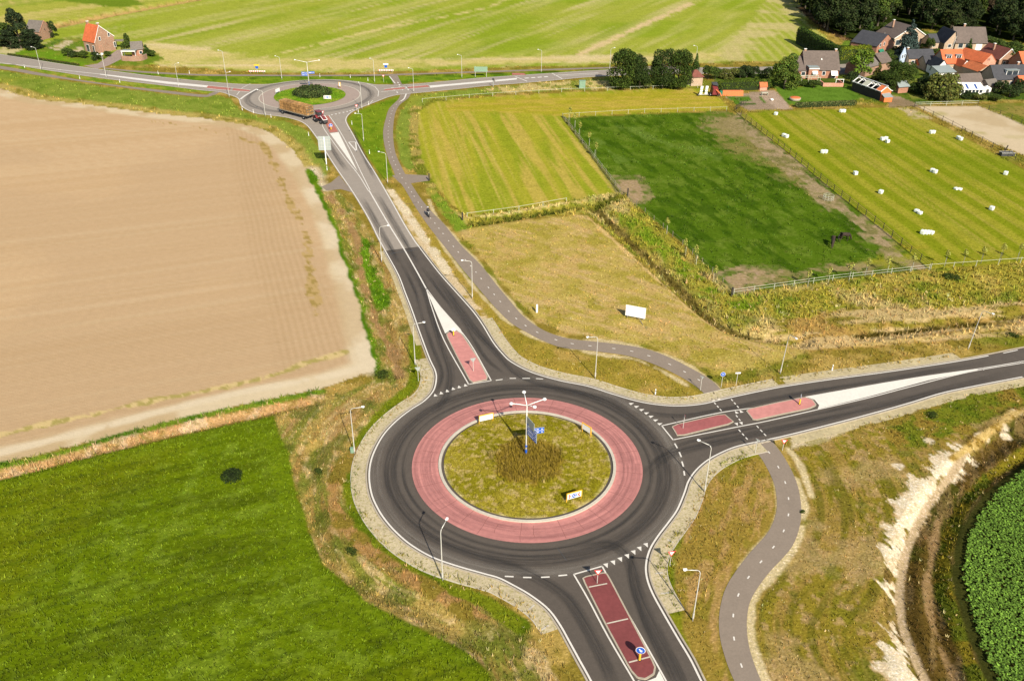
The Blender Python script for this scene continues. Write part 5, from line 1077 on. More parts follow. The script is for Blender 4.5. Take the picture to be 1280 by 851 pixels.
mb = MB(); mb.box(-.5, 2.6, .55, 1.1, .55, .95); part('chassis', mb, M['dark'], t)
mb = MB(); mb.add([(.9, .5, .95), (2.9, .52, .95), (2.9, 1.13, .95), (.9, 1.15, .95), (.9, .45, 1.75), (2.75, .55, 1.5), (2.75, 1.1, 1.5), (.9, 1.2, 1.75)], [(0, 3, 2, 1), (4, 5, 6, 7), (0, 1, 5, 4), (1, 2, 6, 5), (2, 3, 7, 6), (3, 0, 4, 7)]); part('hood', mb, M['tractor'], t)
for y in (0, 1.65):
    mb = MB()
    for k in range(7):
        a0, a1 = PI * (.12 + .13 * k), PI * (.12 + .13 * (k + 1)); 
        mb.add([(math.cos(a) * r_, y + s_, .82 + math.sin(a) * r_) for a in (a0, a1) for r_, s_ in ((.9, -.28), (.9, .28), (.95, .28), (.95, -.28))], [(0, 1, 5, 4), (3, 7, 6, 2), (0, 4, 7, 3), (1, 2, 6, 5)])
    part('fender', mb, M['tractor'], t)
mb = MB().box(-.55, .85, .3, 1.35, .98, 1.6); part('cab_body', mb, M['tractor'], t)
part('cab_glass', MB().box(-.5, .8, .34, 1.31, 1.603, 2.5), M['glass'], t); mb = MB()
for x in (-.56, .78):
    for y in (.28, 1.29): mb.box(x, x + .08, y, y + .08, 1.603, 2.52)
part('cab_frame', mb, M['dark'], t); part('cab_roof', MB().box(-.68, .95, .2, 1.45, 2.523, 2.68), M['tractor'], t)
part('exhaust', MB().tube([(1.3, .4, 1.6), (1.3, .4, 2.6)], .05, 8), M['dark'], t); part('front_weight', MB().box(3.05, 3.55, .35, 1.3, .5, 1.0).box(2.6, 3.05, .7, .95, .6, .8), M['dark'], t)
mb = MB(); 
for y in (.25, 1.35): mb.tube([(.9, y, 1.5), (2.2, y, 1.9), (3.4, y, 1.2)], .06, 6)
mb.tube([(3.4, .25, 1.2), (3.4, 1.35, 1.2)], .06, 6); part('front_loader', mb, M['lamp'], t)

# ------------------------------------------------------------------ moped rider
def skin_obj(name, verts, edges, radii, m_, parent=None, sub=2, root=0):
    me = bpy.data.meshes.new(name); me.from_pydata([Vector(v) for v in verts], edges, []); me.materials.append(m_)
    o = link(name, me, parent); sk = o.modifiers.new('skin', 'SKIN'); me.skin_vertices[0].data[root].use_root = True
    for i, r_ in enumerate(radii):
        me.skin_vertices[0].data[i].radius = (r_, r_) if not isinstance(r_, tuple) else r_; me.skin_vertices[0].data[i].use_root = (i == root)
    sk.use_smooth_shade = True; sb = o.modifiers.new('sub', 'SUBSURF'); sb.levels = sub; sb.render_levels = sub; return o
b = P(535.5, 270.5); md = wdir((540, 280), (528, 255)); ang = math.atan2(-md[1], -md[0])
t = thing('moped', 'dark moped ridden down the cycle path beside the north road', 'moped', (b.x, b.y, .018), ang)
for x in (-.62, .62):
    Mx = Matrix.Translation((x, 0, .3)) @ Matrix.Rotation(PI / 2, 4, 'X'); w_ = part('wheel', MB().lathe([(.2, -.05), (.29, -.05), (.3, 0), (.29, .05), (.2, .05)], 20, M=Mx), M['black'], t); part('rim', MB().lathe([(.03, -.04), (.2, -.02), (.2, .02), (.03, .04)], 12, M=Mx), M['galv'], w_)
part('body', MB().box(-.75, .05, -.14, .14, .42, .72).box(-.1, .45, -.16, .16, .25, .34).box(.38, .5, -.2, .2, .3, .95), M['dark'], t)
part('seat', MB().box(-.7, .02, -.13, .13, .723, .8), M['black'], t); part('handlebar', MB().tube([(.62, 0, .3), (.44, 0, 1.0)], .03, 6).tube([(.42, -.33, 1.02), (.42, .33, 1.02)], .025, 6), M['galv'], t)
part('headlight', MB().lathe([(.02, 0), (.08, .02), (.08, .06)], 12, c=(.52, 0, .88)), M['lamp'], t)
vs = [(-.35, 0, .88), (-.33, 0, 1.1), (-.25, 0, 1.38), (-.22, 0, 1.5), (-.2, 0, 1.56), (-.26, .2, 1.38), (-.05, .29, 1.18), (.25, .27, 1.08), (.38, .27, 1.05), (-.26, -.2, 1.38), (-.05, -.29, 1.18), (.25, -.27, 1.08), (.38, -.27, 1.05),
      (-.3, .12, .86), (.1, .2, .86), (.16, .19, .45), (.3, .19, .38), (-.3, -.12, .86), (.1, -.2, .86), (.16, -.19, .45), (.3, -.19, .38), (-.17, 0, 1.7), (-.15, 0, 1.8)]
ed = [(0, 1), (1, 2), (2, 3), (3, 4), (2, 5), (5, 6), (6, 7), (7, 8), (2, 9), (9, 10), (10, 11), (11, 12), (0, 13), (13, 14), (14, 15), (15, 16), (0, 17), (17, 18), (18, 19), (19, 20), (4, 21), (21, 22)]
rd = [.16, .15, .18, .08, .055, .08, .06, .04, .035, .08, .06, .04, .035, .11, .09, .06, .045, .11, .09, .06, .045, .095, .07]
t = thing('person', 'person in dark clothes and helmet riding a moped on the cycle path', 'person', (b.x, b.y, .018), ang)
skin_obj('body', vs, ed, rd, M['cloth'], t); part('helmet', MB().lathe([(.02, -.16), (.12, -.12), (.15, -.02), (.14, .07), (.09, .13), (.02, .155)], 16, c=(-.17, 0, 1.74)), M['cloth_light'], t, True)
part('face', MB().lathe([(.02, -.09), (.06, -.06), (.07, 0), (.05, .05), (.02, .07)], 10, c=(-.08, 0, 1.68)), M['skin'], t, True)

# ------------------------------------------------------------------ horses
def horse(label, base, ang, s=1.0):
    b = P(*base); r = thing('horse', label, 'horse', (b.x, b.y, 0), ang, 'horses grazing in the pasture')
    v = [(-.75, 0, 1.32), (-.35, 0, 1.3), (.1, 0, 1.24), (.55, 0, 1.3), (.85, 0, 1.2), (1.15, 0, .85), (1.35, 0, .48), (1.5, 0, .2), (1.56, 0, .08)]
    rr = [.27, .31, .33, .31, .24, .15, .12, .10, .06]; e = [(i, i + 1) for i in range(8)]
    for sy in (-.17, .17):
        k = len(v); v += [(.62, sy, .95), (.64, sy, .55), (.62, sy, .12), (.68, sy, .03)]; rr += [.13, .065, .05, .06]; e += [(3, k), (k, k + 1), (k + 1, k + 2), (k + 2, k + 3)]
        k = len(v); v += [(-.68, sy, 1.0), (-.58, sy, .78), (-.85, sy, .5), (-.8, sy, .12), (-.74, sy, .03)]; rr += [.18, .1, .06, .05, .06]; e += [(0, k), (k, k + 1), (k + 1, k + 2), (k + 2, k + 3), (k + 3, k + 4)]
    v = [(a * s, b_ * s, c * s) for a, b_, c in v]; skin_obj('body', v, e, [x * s for x in rr], M['fur'], r, 2, 1)
    part('mane', MB().tube([(.72 * s, 0, 1.47 * s), (1.02 * s, 0, 1.12 * s), (1.28 * s, 0, .66 * s)], [.05, .09, .05], 6), M['black'], r)
    part('tail', MB().tube([(-.98 * s, 0, 1.38 * s), (-1.12 * s, 0, 1.0 * s), (-1.1 * s, 0, .5 * s)], [.05, .1, .04], 6), M['black'], r)
    for sy in (-.07, .07): part('ear', MB().tube([(1.2 * s, sy * s, .72 * s), (1.22 * s, sy * 1.4 * s, .88 * s)], [.04, .01], 5), M['fur'], r)
horse('dark brown horse grazing in the pasture, the right one facing away', (1054, 302), .35, 1.12)
horse('brown horse grazing in the pasture, the left one facing the camera', (1040, 307), -1.9, 1.0)
b = P(1035, 250); t = thing('hay_rack', 'pale metal tube feeding rack beside the pasture fence', 'feeding rack', (b.x, b.y, 0), .6)
mb = MB()
for k in range(10):
    a_ = 2 * PI * k / 10; mb.tube([(math.cos(a_), math.sin(a_), 0), (math.cos(a_), math.sin(a_), 1)], .03, 5)
part('bars', mb, M['pale_wood'], t); mb = MB()
for z in (.3, .65, 1.0): mb.tube([(math.cos(2 * PI * k / 20), math.sin(2 * PI * k / 20), z) for k in range(21)], .035, 5)
part('hoops', mb, M['pale_wood'], t)

# ------------------------------------------------------------------ wrapped bales
import bmesh
def wrap_mesh(k):
    mb = MB().box(-.6, .6, -.6, .6, 0, 1.15); me = mb.mesh('wrapped_bale', M['wrap']); bm = bmesh.new(); bm.from_mesh(me)
    bmesh.ops.bevel(bm, geom=bm.edges[:], offset=.2, segments=3, affect='EDGES', profile=.6)
    rg = np.random.default_rng(k)
    for v in bm.verts: v.co += Vector(rg.normal(0, .012, 3))
    for f in bm.faces: f.smooth = True
    bm.to_mesh(me); bm.free(); return me
wm = [wrap_mesh(k) for k in range(3)]
WB = [((969.5,144),'alone at the upper left corner beside the vegetable plot',1), ((1051,140.5),'left of the pair under the lawn shrubs',1), ((1054.5,140.5),'right of the pair under the lawn shrubs',1),
 ((979.5,171),'left of the pair near the upper pasture fence',1), ((983,172.3),'right of the pair near the upper pasture fence',1), ((1028,191.5),'left of the pair in the second row from the fence',1), ((1031.5,191.5),'right of the pair in the second row from the fence',1),
 ((1102.5,175.5),'left of the cluster of three in the field middle',1), ((1107,175),'upper of the cluster of three in the field middle',1), ((1109,178.5),'lower right of the cluster of three in the field middle',1),
 ((1163.5,167),'left of the pair beside the sand paddock',1), ((1166.5,167),'right of the pair beside the sand paddock',1), ((1197.5,174),'left of the pair nearest the paddock fence',1), ((1200.5,175.5),'right of the pair nearest the paddock fence',1),
 ((1069,218.5),'alone near the left fence halfway down',1), ((1100.5,242),'alone low in the left half of the field',1), ((1165,215),'left of the pair in the field centre',1), ((1168.5,216.5),'right of the pair in the field centre',1),
 ((1256.5,218.5),'alone near the right frame edge, upper',1), ((1195,237),'left of the low pair in the right half',.55), ((1199.5,237.5),'right of the low pair in the right half',.55), ((1239,262.5),'alone near the right frame edge, lower',1),
 ((1145.5,265),'upper of the pair below the field centre',.7), ((1149.5,267.5),'lower of the pair below the field centre',.7), ((1153,292.5),'first from the left of the row of four in the lower field',1), ((1157,292.5),'second from the left of the row of four in the lower field',.95),
 ((1160.5,292),'third from the left of the row of four in the lower field',.8), ((1163.8,292.5),'last of the row of four in the lower field',.8)]
for i, (q, lb, s_) in enumerate(WB):
    b = P(*q); o = link('wrapped_bale', wm[i % 3], None, (b.x, b.y, 0), .3 + random.random() * .6); o.scale = (.66 * (s_ if s_ > .9 else 1), .66, .66 * s_)
    tag(o, 'white wrapped bale ' + lb, 'wrapped bale', 'white wrapped bales in the meadow')
# ------------------------------------------------------------------ buildings
def house(name, label, Lp, Rp, depth, wh, rh, axis='x', wall='brick', roof='tile_brown', wins=(), doors=(), chim=(), over=.35, fascia=None, ridge=.5, cat='house', back_h=None, dormers=(), skylights=(), loc=None, rz=None, w=None, gwall=None, awn=(), hip=0):
    if loc is None:
        a, b = U(*Lp), U(*Rp); w = float(np.linalg.norm(b - a)); rz = math.atan2(b[1] - a[1], b[0] - a[0]); loc = (a[0], a[1], 0)
    t = thing(name, label, cat, loc, rz); d = depth; bh = wh if back_h is None else back_h
    mb = MB()
    if axis == 'x':
        ry = d * ridge; pr = [(0, 0), (d, 0), (d, bh), (ry, wh + rh), (0, wh)]
        v = [(0, y, z) for y, z in pr] + [(w, y, z) for y, z in pr]
        fs = [(0, 1, 2, 3, 4)[::-1], (5, 6, 7, 8, 9), (0, 5, 9, 4), (2, 7, 6, 1)]; v[3] = (hip, ry, wh + rh) if hip else v[3]; v[8] = (w - hip, ry, wh + rh) if hip else v[8]
        if hip: v = [(0, 0, 0), (w, 0, 0), (w, d, 0), (0, d, 0), (0, 0, wh), (w, 0, wh), (w, d, wh), (0, d, wh)]; fs = [(0, 1, 5, 4), (1, 2, 6, 5), (2, 3, 7, 6), (3, 0, 4, 7), (4, 5, 6, 7)]
        mb.add(v, fs)
        def slab(y0, z0, y1, z1):
            n = Vector((0, -(z1 - z0), y1 - y0)).normalized() * (1 if y1 > y0 else -1); dd = Vector((0, y1 - y0, z1 - z0)).normalized()
            o0 = Vector((0, y0, z0)) - dd * over; o1 = Vector((0, y1, z1)); q = []
            for x in (-over * .7, w + over * .7):
                q += [Vector((x, 0, 0)) + o0 + n * .02, Vector((x, 0, 0)) + o1 + n * .02, Vector((x, 0, 0)) + o1 + n * .17, Vector((x, 0, 0)) + o0 + n * .17]
            return q
        rb = MB()
        if hip:
            e = over; z0 = wh - .05; v = [(-e, -e, z0), (w + e, -e, z0), (w + e, d + e, z0), (-e, d + e, z0), (hip, d / 2, wh + rh), (w - hip, d / 2, wh + rh)]
            rb.add(v, [(0, 1, 5, 4), (1, 2, 5), (2, 3, 4, 5), (3, 0, 4), (0, 3, 2, 1)])
        else:
            F6 = [(0, 1, 2, 3), (7, 6, 5, 4), (0, 4, 5, 1), (3, 2, 6, 7), (0, 3, 7, 4), (1, 5, 6, 2)]
            rb.add(slab(0, wh, ry, wh + rh), F6); rb.add(slab(d, bh, ry, wh + rh), F6)
    else:
        rx = w * ridge; pr = [(0, 0), (w, 0), (w, bh), (rx, wh + rh), (0, wh)]
        v = [(x, 0, z) for x, z in pr] + [(x, d, z) for x, z in pr]
        mb.add(v, [(0, 1, 2, 3, 4), (5, 6, 7, 8, 9)[::-1], (0, 4, 9, 5), (1, 6, 7, 2)])
        def slab(x0, z0, x1, z1):
            n = Vector((-(z1 - z0), 0, x1 - x0)).normalized() * (1 if x1 > x0 else -1); dd = Vector((x1 - x0, 0, z1 - z0)).normalized()
            o0 = Vector((x0, 0, z0)) - dd * over; o1 = Vector((x1, 0, z1)); q = []
            for y in (-over * .5, d + over * .5):
                Y_ = Vector((0, y, 0)); q += [Y_ + o0 + n * .02, Y_ + o1 + n * .02, Y_ + o1 + n * .17, Y_ + o0 + n * .17]
            return q
        rb = MB(); F6 = [(0, 1, 2, 3), (7, 6, 5, 4), (0, 4, 5, 1), (3, 2, 6, 7), (0, 3, 7, 4), (1, 5, 6, 2)]
        rb.add(slab(0, wh, rx, wh + rh), F6); rb.add(slab(w, bh, rx, wh + rh), F6)
    part('wall', mb, M[wall], t); R = part('roof', rb, M[roof], t)
    if fascia:
        f = MB()
        if axis == 'y':
            for x0, z0, sg in ((0, wh, 1), (w, bh, -1)):
                x1, z1 = rx, wh + rh; dd = Vector((x1 - x0, 0, z1 - z0)).normalized(); o0 = Vector((x0, 0, z0)) - dd * over; o1 = Vector((x1, 0, z1)); u = Vector((0, 0, .24)); y = Vector((0, -over * .5 - .07, 0))
                q = [o0 + y, o1 + y, o1 + u + y, o0 + u + y]; f.add(q + [p + Vector((0, .065, 0)) for p in q], [(0, 1, 2, 3), (7, 6, 5, 4), (3, 2, 6, 7), (0, 4, 5, 1)])
        else: f.box(-over * .6, w + over * .6, -over - .12, -over - .02, wh - .32 * 1, wh - .1)
        part('fascia', f, M[fascia], R)
    for cx, cy, chh in chim:
        zc = wh + rh
        c = part('chimney', MB().box(cx - .3, cx + .3, cy - .25, cy + .25, zc - 1.2, zc + chh), M['brick_old'], R); part('cap', MB().box(cx - .36, cx + .36, cy - .31, cy + .31, zc + chh + .003, zc + chh + .12), M['white'], c)
    def opening(kind, face, u, z, ww, hh, fm='white', pm='glass'):
        def bx(x0, x1, o0, o1, z0, z1):
            if face == 'f': return MB().box(x0, x1, -o1, -o0, z0, z1)
            if face == 'l': return MB().box(-o1, -o0, x0, x1, z0, z1)
            return MB().box(w + o0, w + o1, x0, x1, z0, z1)
        o = part(kind, bx(u - ww / 2, u + ww / 2, .01, .05, z, z + hh), M[fm], t); b_ = .09
        part('pane', bx(u - ww / 2 + b_, u + ww / 2 - b_, .052, .062, z + b_, z + hh - b_), M[pm], o); return o
    for wv in wins: opening('window', *wv)
    for dv in doors:
        o = opening('door', *dv[:5], *(dv[5:] if len(dv) > 5 else ('white', 'dark_wood')))
    for u, zz, ww, hh, dm in dormers:      # box dormers on the front slope (ridge along x)
        yf = d * ridge * (zz - wh) / rh; top = zz + hh; yb = d * ridge * min(1, (top - wh) / rh) + .3
        do = part('dormer', MB().box(u - ww / 2, u + ww / 2, yf + .1, yb, zz, top - .002), M[dm], R); part('dormer_roof', MB().box(u - ww / 2 - .15, u + ww / 2 + .15, yf - .1, yb + .1, top, top + .12), M['sheet_grey'], R)
        part('pane', MB().box(u - ww / 2 + .15, u - .06, yf + .06, yf + .09, zz + .2, top - .15).box(u + .06, u + ww / 2 - .15, yf + .06, yf + .09, zz + .2, top - .15), M['glass'], do)
    for u, s_, ww, hh in skylights:
        z0 = wh + rh * s_; y0 = d * ridge * s_; sl = Vector((0, d * ridge, rh)).normalized(); n = Vector((0, -rh, d * ridge)).normalized(); o0 = Vector((u, y0, z0)) + n * .18; q = [o0, o0 + Vector((ww, 0, 0)), o0 + Vector((ww, 0, 0)) + sl * hh, o0 + sl * hh]
        part('skylight', MB().add(q + [p + n * .06 for p in q], [(4, 5, 6, 7), (0, 1, 5, 4), (1, 2, 6, 5), (2, 3, 7, 6), (3, 0, 4, 7)]), M['white'], R)
    for face, u, z, ww, out, mt in awn:
        q = [(u - ww / 2, -.06, z), (u + ww / 2, -.06, z), (u + ww / 2, -out, z - out * .8), (u - ww / 2, -out, z - out * .8)]
        part('awning', MB().add([Vector(p) for p in q] + [Vector(p) + Vector((0, 0, .06)) for p in q], [(4, 7, 6, 5), (0, 1, 2, 3), (3, 2, 6, 7), (0, 4, 5, 1), (0, 3, 7, 4), (1, 5, 6, 2)]), M[mt], t)
    return t, w
# --- west plot
house('brick_house', 'tall brown brick house with a bright orange tiled roof beside the far left road', (121.3, 67.3), (145.3, 62.6), 6.2, 3.3, 4.6, 'y', 'brick_old', 'tile_orange',
      [('f', 1.9, 3.6, .75, 1.15, 'white', 'glass'), ('f', 5.2, 4.3, .75, 1.2, 'white', 'glass'), ('f', 6.6, .9, .8, 1.6)], [('f', 1.6, .05, 1.0, 2.0, 'brick_pink', 'brick_old'), ('l', 1.2, .05, 1.0, 2.2), ('l', 4.3, .05, 1.6, 2.2, 'white', 'glass')], [(2.6, .5, .7), (2.4, 5.7, .7)], over=.25, fascia='white', ridge=.36, back_h=4.2)
house('brick_barn', 'small pink brick barn with a grey roof behind the dark trees at upper left', (51.8, 51.0), (67.2, 46.6), 5.5, 2.6, 3.0, 'y', 'brick_old', 'tile_grey', [('f', 2.6, 2.6, .5, .8, 'brick_old', 'dark')], over=.15, fascia='brick_pink', cat='barn')
house('garden_shed', 'low brick shed with a grey roof behind the curved brick fence', (165.8, 71.8), (180.0, 71.0), 4.0, 2.2, 1.9, 'x', 'brick', 'tile_grey', [('f', 2.6, .8, .9, 1.0)], over=.2, cat='shed')
mb = MB(); pth = smooth(PP([(152.4,76),(155,76.4),(168,77.0),(178,76),(184,73.6)]), 5); mb.kerb(pth, -.12, .12, 0, 1.5)
tag(struct('brick_fence', mb, M['brick_old']), 'curved dark brick garden fence beside the block paved driveway', 'fence'); del bpy.data.objects['brick_fence']['kind']
b = P(163, 72.2); t = thing('terrace_cover', 'dark canopy with a white edge on posts behind the brick fence', 'canopy', (b.x, b.y, 0), .05)
part('canopy', MB().box(-2.0, 2.2, -1.2, 1.2, 2.1, 2.22), M['sheet_grey'], t); part('canopy_edge', MB().box(-2.05, 2.25, -1.3, -1.203, 2.02, 2.26), M['white'], t)
for x in (-1.9, 2.1):
    for y in (-1.1, 1.1): part('post', MB().box(x - .06, x + .06, y - .06, y + .06, 0, 2.1), M['white'], t)
b = P(148.5, 61); t = thing('carport', 'dark wooden carport frame behind the orange roofed house', 'carport', (b.x, b.y, 0), .1)
for x in (-1.2, 1.6):
    for y in (0, 2.5): part('post', MB().box(x - .08, x + .08, y - .08, y + .08, 0, 2.2), M['dark_wood'], t)
part('beam', MB().box(-1.35, 1.75, -.1, 2.6, 2.203, 2.35), M['wood'], t)
b = P(129.2, 75); t = thing('letter_post', 'white letter box on a post at the driveway entrance', 'letter box', (b.x, b.y, 0)); part('post', MB().box(-.07, .07, -.07, .07, 0, 1.5), M['wood'], t); part('box', MB().box(-.32, .32, -.2, .2, 1.503, 2.0), M['white'], t)

# --- village
house('farm_cottage', 'wide brick cottage with a big brown roof and white awnings above the lawn', (1004.5, 97.8), (1047.0, 98.2), 8.6, 2.4, 4.3, 'x', 'brick', 'tile_brown',
      [('f', 5.6, .8, 1.0, 1.2), ('f', 1.0, .9, 1.0, 1.1)], [('f', 8.6, .05, 1.3, 2.1)], [(.5, 4.3, .55), (9.4, 4.3, .55)], awn=[('f', 8.4, 2.3, 1.9, 1.5, 'white')], skylights=[(4.9, .5, .25, .5)])
house('cottage_bay', 'flat roofed brick bay with a white fascia on the front of the brown roofed cottage', (1009.3, 99.8), (1021.6, 99.8), 2.6, 3.3, .1, 'x', 'brick', 'sheet_grey', [('f', 1.7, 1.0, 1.3, 1.2)], over=.1, fascia='white', awn=[('f', 1.75, 2.4, 1.5, .9, 'white')], cat='bay')
house('cottage_wing', 'low brown roofed wing on the left end of the brick cottage', (996.5, 98.6), (1009.0, 98.8), 7.0, 2.2, 3.0, 'x', 'brick', 'tile_brown', [('f', 1.5, .8, 1.2, 1.2)], over=.2, cat='wing', ridge=.75)
a_, c_ = P(1028.5, 108.5), P(1053.5, 108.5); w_ = (c_ - a_).length; t = thing('terrace_wall', 'pink brick terrace wall in front of the brown roofed cottage', 'wall', a_, 0)
part('front_wall', MB().box(0, w_, 0, .25, 0, 1.0), M['brick_pink'], t); part('side_wall', MB().box(w_ - .25, w_, .253, 4.5, 0, 1.0), M['brick_pink'], t); part('side_wall', MB().box(0, .25, .253, 3, 0, 1.0), M['brick_pink'], t)
mb = MB()
for x0, x1 in ((w_ - 2.2, w_),): mb.box(x0, x1, .3, .4, 1.9, 2.05); mb.box(x0, x0 + .12, .3, .42, 1.003, 1.9); mb.box(x1 - .12, x1, .3, .42, 1.003, 1.9)
part('arch_frame', mb, M['white'], t)
a_ = P(1001, 105.6); t = thing('pergola', 'white wooden pergola left of the pink terrace wall', 'pergola', a_, 0)
for x in (0, 2.6, 5.2): 
    for y in (0, 2.0): part('post', MB().box(x, x + .12, y, y + .12, 0, 1.9), M['pale_wood'], t)
part('beam', MB().box(-.1, 5.4, -.05, .13, 1.903, 2.02).box(-.1, 5.4, 1.95, 2.13, 1.903, 2.02), M['pale_wood'], t)
house('gable_house', 'orange brick gable house with a dark roof and green awning left of the blue spruce', (1093.3, 73.3), (1115.0, 67.8), 9.0, 3.6, 3.0, 'y', 'brick', 'tile_dark',
      [('f', 1.7, 3.3, .8, 1.1), ('f', 4.0, 3.4, .8, 1.1)], [('l', 2.5, .05, 1.0, 2.1)], [], fascia=None, awn=[('f', 2.4, 2.5, 2.6, .9, 'green_awning')], over=.2)
house('lean_to_barn', 'dark roofed annex behind the orange brick gable house', (1081.5, 66.8), (1093.5, 63.8), 6.0, 2.8, 2.4, 'x', 'brick_old', 'tile_grey', over=.2, cat='annex')
house('villa', 'tan villa with a brown roof and white gable boards behind the blue spruce', (1116, 60.5), (1155, 57.8), 9.5, 3.2, 3.4, 'y', 'brick_pale', 'tile_brown',
      [('f', 8.6, 1.0, 1.2, 2.2), ('f', 7.2, 4.2, 1.0, 1.2), ('f', 1.6, .8, 2.0, 1.8)], [], [(3.2, 6.0, 1.1)], fascia='white', over=.5)
house('farmhouse', 'large farmhouse with a very wide grey brown roof in front of the wood', (1192.5, 63.0), (1231.5, 63.4), 8.6, 2.4, 4.1, 'x', 'brick_pale', 'tile_brown',
      [('f', 1.8, .7, 1.6, 1.4), ('f', 3.9, .7, 1.2, 1.4)], [('f', 7.8, .05, 2.0, 2.0, 'white', 'white')], [(3.6, 4.5, .9)])
house('farmhouse_wing', 'dark roofed left wing joined to the large farmhouse', (1179, 62.5), (1193.5, 62.5), 8.5, 2.1, 3.6, 'y', 'brick_pale', 'tile_dark', [('f', 1.8, .7, 1.2, 1.1)], over=.3, cat='wing', ridge=.7)
house('farm_porch', 'small tan outbuilding with a dark roof left of the large farmhouse', (1162, 62.5), (1172, 62.0), 5.0, 2.2, 2.2, 'x', 'brick_pale', 'tile_dark', [('f', 1.2, .8, .9, .9)], over=.2, cat='outbuilding')
house('blue_cottage', 'long grey roofed cottage with a pale blue left gable beside the red awning', (1134.2, 84.2), (1166, 83.4), 5.0, 2.5, 2.1, 'x', 'brick_pale', 'tile_dark',
      [('f', 1.4, .8, 1.1, 1.2), ('f', 3.2, .8, .8, 1.2)], [], [(.4, 2.6, .6)], awn=[('f', 3.4, 2.2, 2.6, 1.7, 'orange')], over=.2)
a_ = P(1134.2, 85.0); t = thing('blue_gable', 'pale blue plastered gable end with two dark windows', 'gable wall', (a_.x - 2.6, a_.y + .2, 0), .75)
part('wall', MB().add([(0, 0, 0), (3.4, 0, 0), (3.4, 0, 3.4), (1.7, 0, 5.7), (0, 0, 3.4), (0, .3, 0), (3.4, .3, 0), (3.4, .3, 3.4), (1.7, .3, 5.7), (0, .3, 3.4)], [(0, 1, 2, 3, 4), (9, 8, 7, 6, 5), (0, 5, 6, 1), (1, 6, 7, 2), (2, 7, 8, 3), (3, 8, 9, 4), (4, 9, 5, 0)]), M['plaster_blue'], t)
for x in (.9, 2.4):
    o = part('window', MB().box(x - .4, x + .4, -.05, -.003, 2.6, 3.7), M['white'], t); part('pane', MB().box(x - .32, x + .32, -.07, -.053, 2.68, 3.62), M['glass'], o)
house('grey_annex', 'dark roofed annex between the red awning and the white gable', (1155.5, 88.6), (1169, 88.2), 4.6, 1.9, 1.9, 'x', 'brick_pale', 'tile_dark', [('f', 1.4, .6, 1.1, 1.3), ('f', 3.2, .6, .9, 1.3)], over=.2, cat='annex')
house('white_gable_house', 'small white gabled house under the two dormer orange roof', (1168.3, 95.5), (1183, 95.5), 6.0, 2.2, 2.2, 'y', 'plaster', 'tile_dark', [('f', 1.7, 2.3, .5, .6)], over=.15)
house('white_garage', 'low white building with a grey green sheet roof', (1171.5, 101.0), (1191, 100.0), 4.0, 2.3, .9, 'x', 'plaster', 'sheet_grey', [('f', 1.3, .7, 1.1, .9, 'white', 'glass')], [('f', 3.3, .05, 1.0, 1.9)], over=.4, cat='garage', ridge=.9)
house('orange_roof_house', 'brick house with a bright orange roof and two white dormers', (1176.5, 92.5), (1202, 92.0), 6.4, 3.0, 3.2, 'x', 'brick_pale', 'tile_orange',
      [('f', 2.9, .8, .7, 1.0), ('f', 4.0, .8, .7, 1.0)], [], [], dormers=[(1.8, 3.9, 1.6, 1.2, 'white'), (4.9, 3.9, 1.6, 1.2, 'white')], over=.3)
house('orange_roof_wing', 'small brick wing with an orange roof right of the two dormer house', (1199.5, 95.5), (1210.5, 95), 4.5, 2.7, 1.5, 'y', 'brick_pale', 'tile_orange', over=.2, fascia='white', cat='wing', ridge=.35)
house('orange_gable_house', 'pink brick gable house with a bright orange roof and paired dark windows', (1225.5, 90.0), (1242.0, 87.8), 9.6, 2.5, 2.3, 'y', 'brick_pink', 'tile_orange', [('f', 1.9, 3.0, .4, .8, 'brick_pink', 'glass'), ('f', 2.5, 3.0, .4, .8, 'brick_pink', 'glass')], over=.12)
house('tan_gable_barn', 'small tan brick gable barn with a rust roof below the pink gable', (1219.5, 103.0), (1234.5, 102.0), 6.8, 2.9, 1.5, 'y', 'brick_pale', 'tile_rust', over=.12, cat='barn', ridge=.6)
house('red_roof_house', 'house with a dull dark red roof and white gable edge right of the orange gable', (1246.5, 86.0), (1269.0, 84.2), 9.0, 2.6, 2.9, 'y', 'brick_old', 'tile_red', [('f', 2.0, 1.0, .8, 1.0)], [], [(1.9, 5.2, .7)], over=.25, fascia='white')
house('long_barn', 'long low barn with a grey brown roof behind the white conservatory', (1195.5, 116.0), (1226.5, 114.5), 5.2, 2.1, 2.2, 'x', 'brick_old', 'tile_brown', [], over=.4, cat='barn')
house('slate_house', 'house with a mottled grey roof and a wide white dormer near the right frame edge', (1240.5, 110.5), (1284, 109.5), 7.0, 2.4, 3.1, 'x', 'brick_pale', 'tile_dark',
      [('f', 2.4, .7, 1.0, 1.1), ('f', 5.5, .7, 1.5, 1.2)], [], [(8.2, 3.5, .7)], dormers=[(5.4, 3.1, 3.6, 1.5, 'white')], over=.3)
house('edge_house', 'orange roofed house cut by the right frame edge', (1275, 93), (1300, 92), 6, 3.0, 2.8, 'x', 'brick', 'tile_orange', over=.3)
house('edge_shed', 'small orange roofed shed under the slate roofed house at the frame edge', (1273.5, 113.5), (1290, 113), 4, 1.9, 1.6, 'x', 'brick', 'tile_orange', over=.2, cat='shed')
house('grey_barn', 'barn with a pale grey green roof behind the golden conifer', (1080.5, 96.5), (1096.5, 92.0), 6.5, 2.6, 2.4, 'x', 'brick_old', 'tile_grey', over=.3, cat='barn')
house('brown_barn', 'barn with a reddish brown roof left of the large round tree', (1099, 90.5), (1112, 88.0), 5.5, 2.6, 2.2, 'x', 'brick_old', 'tile_brown', over=.3, cat='barn')
